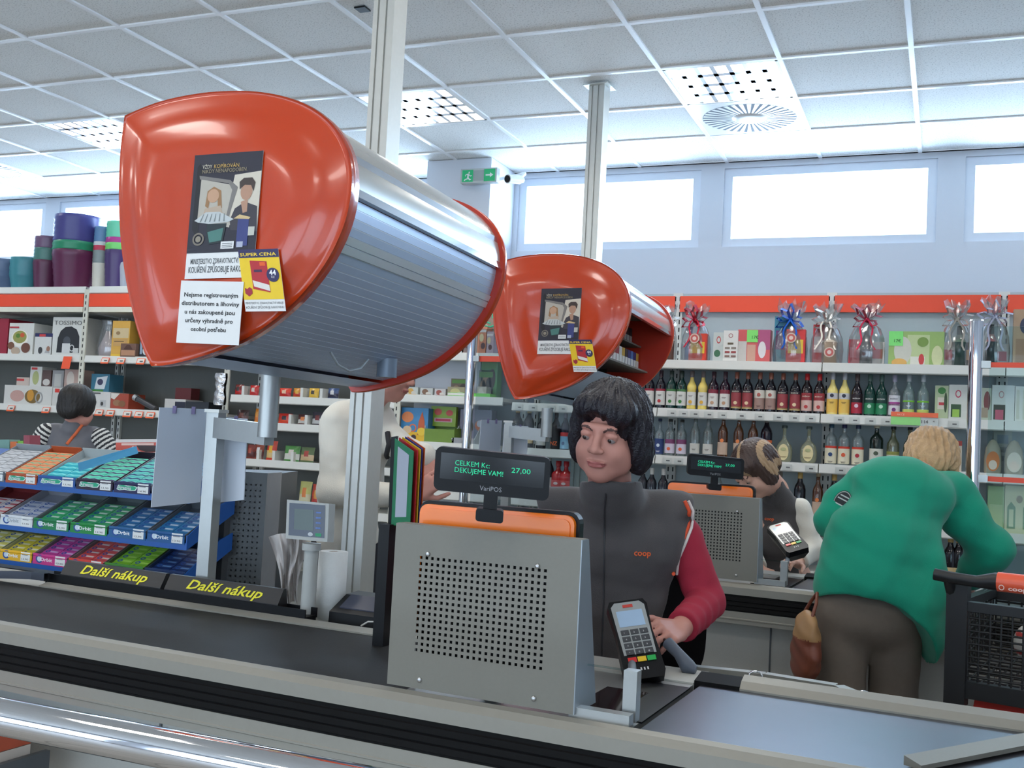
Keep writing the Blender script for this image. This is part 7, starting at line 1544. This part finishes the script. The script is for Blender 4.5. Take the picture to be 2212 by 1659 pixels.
b.chain([SHp, ELp, WRp], [.045, .038, .027], k=.012)
hd = D(1398, 1368, 2.46)-WRp
hand(b, WRp+nrm(hd)*.0, hd, nrm(-FW*.75+ZU*.55), 1, .95, bends=((.5, .9, .7), (.5, .9, .7), (.55, .9, .7), (.6, .9, .7)), thumb=(.1, .1))
SL, EL, WL = D(1188, 1125, 2.86), D(1142, 1290, 2.80), D(1190, 1400, 2.58)
b.chain([SL, EL, WL], [.045, .038, .027], k=.012); hand(b, WL, D(1215, 1430, 2.42)-WL, ZU, -1, .92)
for s, px in ((-1, 1290), (1, 1400)):
    hip = D(px, 1530, 2.90); knee = hip-FW*.16+RF*s*.02-ZU*.02; knee = np.array([knee[0], knee[1], .56]); ank = np.array([knee[0], knee[1]+.16, .12])
    b.chain([hip, knee, ank], [.085, .060, .040], k=.03).cap(ank-ZU*.05, ank-FW*.13-ZU*.075, .036, .028, k=.015)
def skincol(X):
    Xi = np.linalg.inv(X); 
    def f(P): return face_color(P @ Xi[:3, :3].T+Xi[:3, 3])
    return f
body1 = b.build('body', [SKIN, LIP, BROWM], .0034, P1, color=skincol(XH)); add_eyes(P1, XH, (-.25, -.35))
# eyelid lines
h = Blob(); h.ell((0, .022, .046), (.091, .106, .090), k=.02)
for s in (-1, 1): h.ell((s*.076, .014, -.016), (.024, .050, .076), k=.02)
h.ell((.074, .03, -.05), (.028, .045, .05), k=.02); h.ell((0, .074, -.035), (.072, .046, .085), k=.02); h.ell((0, -.052, .070), (.078, .048, .042), k=.015)
h.ell((.030, -.062, .060), (.044, .034, .032), k=.01)
h.ell((-.006, -.140, -.030), (.061, .094, .086), k=.010, op='s').ell((-.012, -.130, .022), (.046, .072, .048), k=.010, op='s')
def strands(amp, f1=46, f2=34):
    def f(P):
        x, y, z = P.T; a = np.arctan2(x, -y+.03); return amp*(np.sin(f1*a+60*z)*.6+np.sin(f2*a-90*z+2)*.5+.7*np.sin(23*a+30*z+40*y))
    return f
h.build('hair', HAIRB, .0036, P1, X=XH, noise=strands(.0026))
for s in (-1, 1): 
    e = apply(XH, (s*.079, -.002, -.040)); th = np.linspace(0, 2*math.pi, 15); MB().tube([e+RF*.012*math.cos(x)+ZU*(.012*math.sin(x)-.014) for x in th], .0016, M('earring_silver', (190, 186, 180), .2, .9), 6, cap=False).build('earring', P1)
# vest
v = Blob(); v.ell(D(1322, 1165, 2.88), (.172, .112, .135), R=CAMR, k=.05); v.ell(D(1278, 1190, 2.83), (.075, .075, .075), R=CAMR, k=.05); v.ell(D(1378, 1190, 2.83), (.080, .080, .08), R=CAMR, k=.05)
v.cap(D(1190, 1100, 2.88), D(1462, 1108, 2.88), .062, k=.03).ell(D(1335, 1300, 2.89), (.165, .122, .17), R=CAMR, k=.06).ell(D(1345, 1440, 2.90), (.178, .135, .15), R=CAMR, k=.06)
nb, nt_ = D(1324, 1088, 2.83), D(1317, 1030, 2.745)
v.cap(nb, nt_, .086, .078, k=.025).ell(D(1440, 1160, 2.845), (.052, .078, .10), R=CAMR, k=.04)
v.cap(nb+ZU*.02, nt_+ZU*.06-FW*.01, .062, .066, k=.006, op='s')
v.plane(D(1318, 1041, 2.76), nrm(ZU*1.0-RF*.05+FW*.05)).plane(SHp+RF*.026, nrm(RF*1.0-ZU*.24)).plane(SL-RF*.026, nrm(-RF*1.0-ZU*.24))
v.plane(D(1340, 1560, 2.9), -ZU)
vest1 = v.build('vest', FLEECE, .0048, P1, noise=wrinkle(.0016, 26))
sl = Blob().chain([SHp+RF*.004-ZU*.012, SHp+RF*.014-ZU*.04, ELp, (ELp*.15+WRp*.85)], [.046, .056, .049, .040], k=.012); sl.plane(ELp*.12+WRp*.88, nrm(WRp-ELp))
sl.build('sleeve', REDK, .0045, P1, noise=lambda P: .0026*np.sin(np.linalg.norm(P-ELp, axis=1)*150)*np.exp(-np.linalg.norm(P-ELp-(WRp-ELp)*.45, axis=1)**2/.012)+wrinkle(.001, 30, 2)(P))
s2 = Blob().chain([SL+RF*.02, SL-RF*.008-ZU*.03, EL, WL], [.054, .056, .048, .038], k=.012).plane(WL, nrm(WL-EL)); s2.build('sleeve', REDK, .0055, P1)
ZIP = M('zip_dark', (52, 54, 58), .5)
strip(vest1, [(1309, 1066), (1306, 1100), (1305, 1200), (1304, 1300), (1300, 1400), (1300, 1440)], .003, ZIP, 'zip', vest1, r=.0022, off=.0005)
pipe = [(1484, 1082), (1494, 1104), (1490, 1140), (1478, 1172), (1464, 1206), (1460, 1240)]
strip(bpy.data.objects['sleeve'], [(x+3, y) for x, y in pipe], .004, M('piping_white', (222, 214, 208), .7), 'piping', vest1, r=.0042, off=.002, fb=2.80)
strip(bpy.data.objects['sleeve'], [(x-5, y) for x, y in pipe], .004, M('piping_orange', (226, 84, 46), .7), 'piping', vest1, r=.0050, off=.002, fb=2.79)
def logo(o, px, py, w, h, parent, col=(232, 100, 44)):
    c, n = surf(o, px, py); u_ = nrm(np.cross(ZU, n)); cd = Card(c+n*.003-u_*w/2, u_*w, np.cross(n, u_)*h); mb = MB(); cd.text(mb, 'coop', 0, .2, h*1.25, C(col, .6), .001, width=1.0, bold=.02); mb.build('lettering', parent)
logo(vest1, 1387, 1203, .044, .018, vest1)
# trousers
tr = Blob()
tr.ell(D(1345, 1510, 2.92), (.185, .145, .12), R=CAMR, k=.05)
for s, px in ((-1, 1290), (1, 1400)):
    hip = D(px, 1530, 2.90); knee = hip-FW*.16+RF*s*.02; knee = np.array([knee[0], knee[1], .56]); ank = np.array([knee[0], knee[1]+.16, .12]); tr.chain([hip, knee, ank], [.095, .072, .055], k=.03)
tr.build('trousers', DARKJ, .009, P1)
# swivel chair
c = D(1345, 1560, 2.95); t = thing('office_chair', (c[0], c[1], 0), 'black office chair behind the cashier, curved backrest edge showing beside the elbow', 'chair')
MB().rbox((c[0], c[1], .50), (.46, .44, .07), .03, BLACKP, CAMR).build('seat', t)
bc = D(1398, 1345, 3.10); mb = MB(); 
n = 14; V = []
for j in range(n+1):
    for i in range(n+1):
        f, g = -1+2*j/n, -1+2*i/n; q_ = .165*math.sqrt(max(0.02, 1-abs(f)**3.2)); V.append(bc+RF*g*q_+ZU*f*.20-FW*.05*g*g)
K_ = len(V); mb.add(V+[x+FW*.03 for x in V], [(j*(n+1)+i, j*(n+1)+i+1, (j+1)*(n+1)+i+1, (j+1)*(n+1)+i) for j in range(n) for i in range(n)]+[(K_+j*(n+1)+i, K_+(j+1)*(n+1)+i, K_+(j+1)*(n+1)+i+1, K_+j*(n+1)+i+1) for j in range(n) for i in range(n)], BLACKP, True); mb.build('backrest', t)
mb = MB().tube([bc-ZU*.12+FW*.03, np.array([c[0], c[1], .50])+FW*.25, np.array([c[0], c[1], .46])], .018, BLACKP, 8); mb.cyl((c[0], c[1], .08), (c[0], c[1], .47), .026, GREYD); mb.build('chair_post', t)
for k in range(5):
    a = 2*math.pi*k/5+.3; e = np.array([c[0]+.27*math.cos(a), c[1]+.27*math.sin(a), .07]); lg = MB().tube([(c[0], c[1], .10), e], [.022, .014], BLACKP, 8).build('leg', t); MB().ball(e-ZU*.035, .034, BLACKP, 10).build('castor', lg)
# grey hand scanner under her hand
a, b_ = D(1442, 1388, 2.50), D(1492, 1448, 2.42); t = thing('hand_scanner', b_, 'grey hand scanner hanging under the cashier\'s hand beside the card reader', 'scanner')
MB().tube([a, a*.6+b_*.4+RF*.004, b_*.9+a*.1, b_+RF*.012], [.014, .013, .019, .010], M('scanner_grey', (84, 92, 104), .5), 12).build('scanner_body', t)
MB().tube([a, D(1425, 1372, 2.56), D(1408, 1400, 2.60)-ZU*.05, D(1400, 1500, 2.62)], .004, BLACKP, 6).build('cable', t)

# ---- customer in the green jumper, bending forward, seen from behind
P2 = thing('person', D(1870, 1300, 3.7)*[1, 1, 0], 'customer in green jumper and brown trousers bending forward, seen from behind', 'person')
b = Blob(); hc = D(2012, 1003, 4.10); XG = X4(CAMR @ rotz(math.radians(155)) @ rotx(math.radians(38)), hc)
head_blob(TB(b, XG), neck=False)
b.cap(D(1985, 1030, 3.98), hc, .055, .055, k=.03).ell(D(1940, 1085, 3.9), (.16, .12, .10), R=CAMR, k=.05).ell(D(1890, 1240, 3.72), (.16, .12, .15), R=CAMR, k=.06)
RS_, RE_, RW_ = D(2062, 1062, 3.92), D(2138, 1190, 3.90), D(2085, 1262, 4.02)
LS_, LE_, LW_ = D(1858, 1045, 3.92), D(1795, 1125, 3.88), D(1850, 1180, 4.10)
b.chain([RS_, RE_, RW_], [.045, .036, .026], k=.012); hand(b, RW_, D(2050, 1275, 4.14)-RW_, ZU, 1, .9)
b.chain([LS_, LE_, LW_], [.045, .036, .026], k=.012); hand(b, LW_, D(1890, 1190, 4.2)-LW_, ZU, -1, .9)
hipL, hipR = D(1822, 1310, 3.72), D(1935, 1330, 3.72); fL = np.array([hipL[0]-.01, hipL[1]-.02, .10]); fR = np.array([hipR[0]+.0, hipR[1]-.02, .10])
b.chain([hipL, fL], [.075, .04], k=.03).chain([hipR, fR], [.075, .04], k=.03)
for f in (fL, fR): b.cap(f-ZU*.04, f+FW*.14-ZU*.065, .036, .028, k=.015)
b.build('body', [SKIN2, LIP, BROWM], .006, P2)
h = Blob(); h.ell((0, .022, .045), (.097, .112, .094), k=.02).ell((0, .080, -.02), (.082, .052, .09), k=.02)
for s in (-1, 1): h.ell((s*.074, .02, -.006), (.026, .055, .055), k=.02)
h.ell((0, -.045, .07), (.08, .055, .045), k=.02).ell((0, -.135, -.035), (.062, .090, .085), k=.010, op='s')
h.build('hair', HAIRG, .005, P2, X=XG, noise=strands(.0045, 26, 19))
g = Blob(); g.ell(D(1888, 1262, 3.72), (.212, .165, .175), R=CAMR, k=.07).ell(D(1905, 1165, 3.76), (.196, .15, .15), R=CAMR, k=.08).ell(D(1945, 1068, 3.86), (.190, .155, .140), R=CAMR @ roty(math.radians(8)), k=.08)
g.cap(D(1872, 1052, 3.92), D(2040, 1064, 3.92), .072, k=.05).ell(D(1968, 1345, 3.66), (.105, .13, .17), R=CAMR @ roty(math.radians(-12)), k=.06)
g.ell(D(1990, 1270, 3.72), (.085, .14, .15), R=CAMR, k=.06)
g.chain([RS_+FW*.01, D(2085, 1120, 3.91), RE_+ZU*.005, (RE_*.25+RW_*.75)], [.078, .080, .078, .058], k=.03)
g.chain([LS_, D(1818, 1085, 3.90), LE_, (LE_*.6+LW_*.4)], [.066, .058, .056, .05], k=.025)
g.ell(D(1862, 1493, 3.50), (.292, .9, .302), R=CAMR @ roty(math.radians(0)), k=.004, op='s').plane(D(1900, 1440, 3.6), -ZU)
knit = lambda P: wrinkle(.0045, 11, 1)(P)+wrinkle(.002, 24, 5)(P)
sw = g.build('jumper', GREEN, .0065, P2, noise=knit)
c, n_ = surf(sw, 1820, 1087); u_ = nrm(np.cross(ZU, n_)+ZU*.0); v_ = nrm(ZU*.92+u_*.38); u2 = nrm(np.cross(v_, n_)); mb = MB(); cd = Card(c+n_*.005-u2*.034-v_*.046, u2*.068, v_*.092)
cd.disc(mb, .5, .5, .5, .5, C((30, 34, 36)), .001, n=24); cd.disc(mb, .5, .5, .47, .47, C((170, 176, 170)), .0014, n=24, hole=.92)
[cd.rect(mb, .5-a_, b_, .5+a_, b_+.05, C((190, 196, 192)), .002) for a_, b_ in ((.26, .74), (.34, .60), (.34, .36), (.26, .22))]; mb.build('oval_badge', sw)
tr = Blob(); tr.ell(D(1880, 1325, 3.72), (.180, .14, .13), R=CAMR, k=.04)
tr.chain([hipL, hipL*.5+fL*.5+RF*.005, fL], [.092, .082, .070], k=.03).chain([hipR, hipR*.5+fR*.5, fR], [.094, .078, .068], k=.03)
tr.build('trousers', TROUS, .0075, P2, noise=wrinkle(.002, 14, 3))
for f in (fL, fR): Blob().cap(f-ZU*.05, f+FW*.14-ZU*.062, .042, .032, k=.01).plane((0, 0, .004), -ZU).build('shoe', SHOE, .007, P2)
# brown handbag hanging at her left side
o = D(1742, 1395, 3.62); t = thing('handbag', o-ZU*.13, 'soft brown leather handbag hanging left of the green-jumper customer', 'handbag')
bb = Blob().ell(o-ZU*.03, (.045, .10, .085), R=CAMR, k=.03).ell(o+ZU*.05, (.036, .085, .07), R=CAMR, k=.03).ell(o-RF*.012-ZU*.085, (.032, .08, .035), R=CAMR, k=.02)
bb.build('bag_body', [M('brown_leather', (112, 58, 40), .45, var=.2, scale=12), M('tan_leather', (158, 120, 78), .5, var=.15, scale=14)], .005, t, color=lambda P, z=o[2]: (P[:, 2] > z+.03).astype(int), noise=wrinkle(.003, 30))
MB().tube([o+ZU*.10-FW*.05, o+ZU*.15-FW*.03+RF*.02, o+ZU*.18+RF*.03, o+ZU*.15+FW*.03+RF*.02, o+ZU*.10+FW*.05], .006, M('brown_leather'), 8).build('strap', t)

# ---- customer in white, behind the pole
P3 = thing('person', D(750, 1200, 4.4)*[1, 1, 0], 'customer in a white jacket behind the aluminium pole, holding goods', 'person')
hc = D(843, 800, 4.32); XW = X4(CAMR @ rotz(math.radians(75)) @ rotx(math.radians(15)), hc); b = Blob(); head_blob(TB(b, XW))
b.cap(apply(XW, (0, .03, -.12)), D(795, 895, 4.42), .048, .05, k=.03).ell(D(768, 970, 4.42), (.10, .08, .15), R=CAMR, k=.05).ell(D(755, 1130, 4.42), (.10, .09, .17), R=CAMR, k=.05)
LE, LW2 = D(722, 1062, 4.26), D(900, 1072, 4.12); RE, RW = D(888, 985, 4.28), D(915, 985, 4.2)
b.chain([D(728, 905, 4.34), LE, LW2], [.045, .038, .027], k=.012); hand(b, LW2, D(935, 1040, 4.10)-LW2, nrm(-FW+ZU*.3), 1, 1.0)
b.chain([D(822, 925, 4.42), RE, RW], [.045, .038, .027], k=.012); hand(b, RW-RF*.01, D(938, 1022, 4.16)-RW, nrm(-FW+ZU*.4), -1, 1.0)
for px in (715, 775): hp = D(px, 1190, 4.42); b.chain([hp, np.array([hp[0], hp[1], .10])], [.068, .042], k=.03); b.cap((hp[0], hp[1], .06), np.array([hp[0], hp[1], .035])+RF*.12, .036, .028, k=.015)
b.build('body', [SKIN, LIP, BROWM], .006, P3, color=skincol(XW)); add_eyes(P3, XW)
h = Blob(); h.ell((0, .022, .046), (.086, .102, .086), k=.02).ell((0, .06, -.01), (.074, .046, .07), k=.02).ell((0, -.13, -.04), (.07, .085, .10), k=.01, op='s'); h.build('hair', HAIRD, .005, P3, X=XW, noise=strands(.002))
j = Blob(); j.ell(D(775, 945, 4.42), (.152, .13, .155), R=CAMR @ roty(math.radians(10)), k=.06).ell(D(757, 1060, 4.42), (.140, .125, .17), R=CAMR, k=.08).ell(D(750, 1160, 4.42), (.135, .13, .13), R=CAMR, k=.06).cap(D(742, 905, 4.38), D(815, 910, 4.44), .075, k=.04)
j.cap(D(790, 885, 4.4), D(812, 858, 4.38), .068, .060, k=.03)
j.chain([D(726, 915, 4.33), LE, LE*.15+LW2*.85], [.066, .062, .046], k=.03).chain([D(822, 925, 4.42), RE, RW], [.062, .058, .05], k=.03)
j.plane(D(750, 1188, 4.4), nrm(-ZU+RF*.2)).plane(D(815, 850, 4.38), ZU)
j.build('jacket', WHITEK, .0065, P3, noise=lambda P: wrinkle(.0035, 9, 4)(P)+wrinkle(.0012, 26, 1)(P))
tr = Blob()
for px in (715, 775): hp = D(px, 1185, 4.42); tr.chain([hp, np.array([hp[0], hp[1], .12])], [.088, .062], k=.03)
tr.build('trousers', DARKJ, .009, P3)
strip(bpy.data.objects['jacket'], [(838, 935), (842, 960), (836, 985)], .01, M('scarf_dark', (40, 40, 44), .8), 'scarf', P3, r=.012, off=.004, fb=4.3)

# ---- customer at the far left shelf
P4 = thing('person', D(160, 1000, 6.0)*[1, 1, 0], 'dark-haired customer in grey vest over striped sleeves facing the left shelves', 'person')
hc = D(168, 880, 6.0); XV = X4(CAMR @ rotz(math.radians(165)) @ rotx(math.radians(14)), hc); b = Blob(); head_blob(TB(b, XV), neck=False)
b.cap(apply(XV, (0, .01, -.06)), D(162, 940, 6.05), .042, .040, k=.02).ell(D(158, 995, 6.02), (.12, .07, .14), R=CAMR, k=.05).ell(D(158, 1090, 6.02), (.13, .09, .17), R=CAMR, k=.05)
aL = [D(100, 935, 6.0), D(72, 975, 6.0), D(100, 1010, 6.2)]; aR = [D(218, 945, 6.0), D(246, 985, 6.0), D(220, 1015, 6.2)]
b.chain(aL, [.042, .036, .026], k=.01).chain(aR, [.042, .036, .026], k=.01)
hand(b, aL[2], FW+RF*.3, ZU, -1, .9); hand(b, aR[2], FW-RF*.3, ZU, 1, .9)
for px in (135, 182): hp = D(px, 1120, 6.0); b.chain([hp, np.array([hp[0], hp[1], .10])], [.075, .042], k=.03); b.cap((hp[0], hp[1], .06), np.array([hp[0], hp[1], .035])+FW*.12, .036, .028, k=.015)
b.build('body', SKIN, .007, P4)
h = Blob(); h.ell((0, .022, .040), (.096, .108, .090), k=.02).ell((0, .065, -.015), (.080, .050, .072), k=.02)
for s in (-1, 1): h.ell((s*.068, .01, -.0), (.026, .055, .055), k=.02)
h.ell((0, -.13, -.04), (.07, .085, .09), k=.01, op='s'); h.build('hair', M('near_black_hair', (24, 20, 18), .5, var=.4, scale=60, bump=.5, bscale=200), .0055, P4, X=XV, noise=strands(.0018))
v = Blob(); v.cap(D(112, 935, 6.02), D(205, 943, 6.02), .055, k=.03).ell(D(158, 985, 6.02), (.165, .115, .15), R=CAMR, k=.05).ell(D(158, 1080, 6.02), (.165, .12, .18), R=CAMR, k=.06).cap(D(160, 930, 6.0), D(163, 914, 6.0), .066, .060, k=.02)
v.plane(D(163, 908, 6.0), ZU).plane(aL[0]-RF*.004, -RF).plane(aR[0]+RF*.004, RF)
v4 = v.build('vest', M('grey_nylon', (98, 98, 104), .6, var=.06), .007, P4, noise=wrinkle(.003, 20))
for A_ in (aL, aR):
    ax = nrm(A_[1]-A_[0]); Blob().chain([A_[0], A_[1], A_[2]], [.056, .050, .040], k=.015).build('striped_sleeve', [C((216, 214, 208), .8), C((36, 36, 42), .8)], .0048, P4, color=lambda P, a=A_[0], x=ax: (np.sin(((P-a) @ x)*2*math.pi/.024) > 0).astype(int))
strip(v4, [(181, 913), (165, 935), (144, 960)], .02, M('orange_strap', (206, 96, 50), .5), 'bag_strap', v4, r=.010, off=-.002, fb=5.9)
tr = Blob()
for px in (135, 182): hp = D(px, 1115, 6.0); tr.chain([hp, np.array([hp[0], hp[1], .12])], [.09, .062], k=.03)
tr.build('trousers', DARKJ, .01, P4)

# ---- the cashier at the second till
P5 = thing('person', D(1680, 1250, 4.9)*[1, 1, 0], 'cashier at the second till in grey vest and white sleeves, streaked hair', 'person')
hc = D(1630, 1015, 4.80); XC = X4(CAMR @ rotz(math.radians(-62)) @ rotx(math.radians(42)), hc); b = Blob(); head_blob(TB(b, XC))
b.cap(apply(XC, (0, .03, -.10)), D(1685, 1085, 4.88), .05, .06, k=.03).ell(D(1690, 1150, 4.9), (.14, .10, .15), R=CAMR, k=.05).ell(D(1690, 1270, 4.92), (.14, .11, .18), R=CAMR, k=.05)
S5, E5, W5 = D(1728, 1100, 4.86), D(1755, 1185, 4.80), D(1724, 1216, 4.68)
b.chain([S5, E5, W5], [.042, .036, .026], k=.01); hand(b, W5, D(1700, 1212, 4.6)-W5, ZU, -1, .9)
S6, E6, W6 = D(1640, 1105, 4.92), D(1620, 1190, 4.88), D(1640, 1230, 4.74); b.chain([S6, E6, W6], [.042, .036, .026], k=.01); hand(b, W6, -FW+RF*.3, ZU, 1, .9)
for s, px in ((-1, 1660), (1, 1720)): hp = D(px, 1330, 4.92); kn = np.array([hp[0], hp[1]-.12, .56]); b.chain([hp, kn, (kn[0], kn[1]+.14, .10)], [.08, .058, .04], k=.03); b.cap((kn[0], kn[1]+.14, .06), (kn[0], kn[1]+.02, .035), .036, .028, k=.015)
b.build('body', [SKIN2, LIP, BROWM], .006, P5, color=skincol(XC)); add_eyes(P5, XC, (0, -.3))
h = Blob(); h.ell((0, .022, .046), (.092, .108, .092), k=.02).ell((0, .08, .0), (.078, .055, .085), k=.02)
for s in (-1, 1): h.ell((s*.074, .01, -.014), (.024, .050, .07), k=.02)
h.ell((0, -.05, .07), (.078, .05, .042), k=.015).ell((0, -.138, -.036), (.060, .092, .084), k=.010, op='s')
h.build('hair', [M('brown_hair', (70, 52, 46), .45, var=.3, scale=60, bump=.5, bscale=200), M('blond_streak', (176, 146, 112), .45, var=.2, scale=60)], .005, P5, X=XC, noise=strands(.002), color=lambda P: (np.sin(P[:, 0]*75+P[:, 1]*30+P[:, 2]*14) > .80).astype(int))
v = Blob(); v.cap(D(1655, 1102, 4.90), D(1715, 1102, 4.88), .056, k=.03).ell(D(1688, 1155, 4.9), (.135, .11, .14), R=CAMR, k=.05).ell(D(1690, 1270, 4.92), (.15, .12, .18), R=CAMR, k=.06).cap(D(1690, 1090, 4.88), D(1668, 1055, 4.84), .068, .060, k=.02)
v.cap(D(1685, 1080, 4.88), D(1655, 1035, 4.80), .046, .05, k=.005, op='s').plane(S5+RF*.002, RF).plane(S6-RF*.002, -RF).plane(D(1660, 1046, 4.83), nrm(ZU-RF*.5))
v5 = v.build('vest', FLEECE, .006, P5, noise=wrinkle(.002, 22)); logo(v5, 1662, 1126, .044, .018, v5)
Blob().chain([S5, E5, W5], [.052, .050, .040], k=.02).plane(E5*.1+W5*.9, nrm(W5-E5)).build('sleeve', WHITEK, .006, P5, noise=wrinkle(.003, 26))
Blob().chain([S6, E6, W6], [.052, .050, .040], k=.02).plane(E6*.1+W6*.9, nrm(W6-E6)).build('sleeve', WHITEK, .006, P5, noise=wrinkle(.003, 26))
tr = Blob(); tr.ell(D(1690, 1330, 4.92), (.16, .13, .11), R=CAMR, k=.05)
for s, px in ((-1, 1660), (1, 1720)): hp = D(px, 1330, 4.92); kn = np.array([hp[0], hp[1]-.12, .56]); tr.chain([hp, kn, (kn[0], kn[1]+.14, .12)], [.09, .068, .052], k=.03)
tr.build('trousers', DARKJ, .01, P5)
c = D(1690, 1340, 4.98); t = thing('stool', (c[0], c[1], 0), 'black stool under the cashier at the second till', 'stool'); MB().cyl((c[0], c[1], .42), (c[0], c[1], .48), .20, BLACKP, n=28).build('seat', t); MB().cyl((c[0], c[1], .03), (c[0], c[1], .42), .03, CHROME).cyl((c[0], c[1], 0), (c[0], c[1], .03), .22, CHROME, n=28).build('stool_base', t)
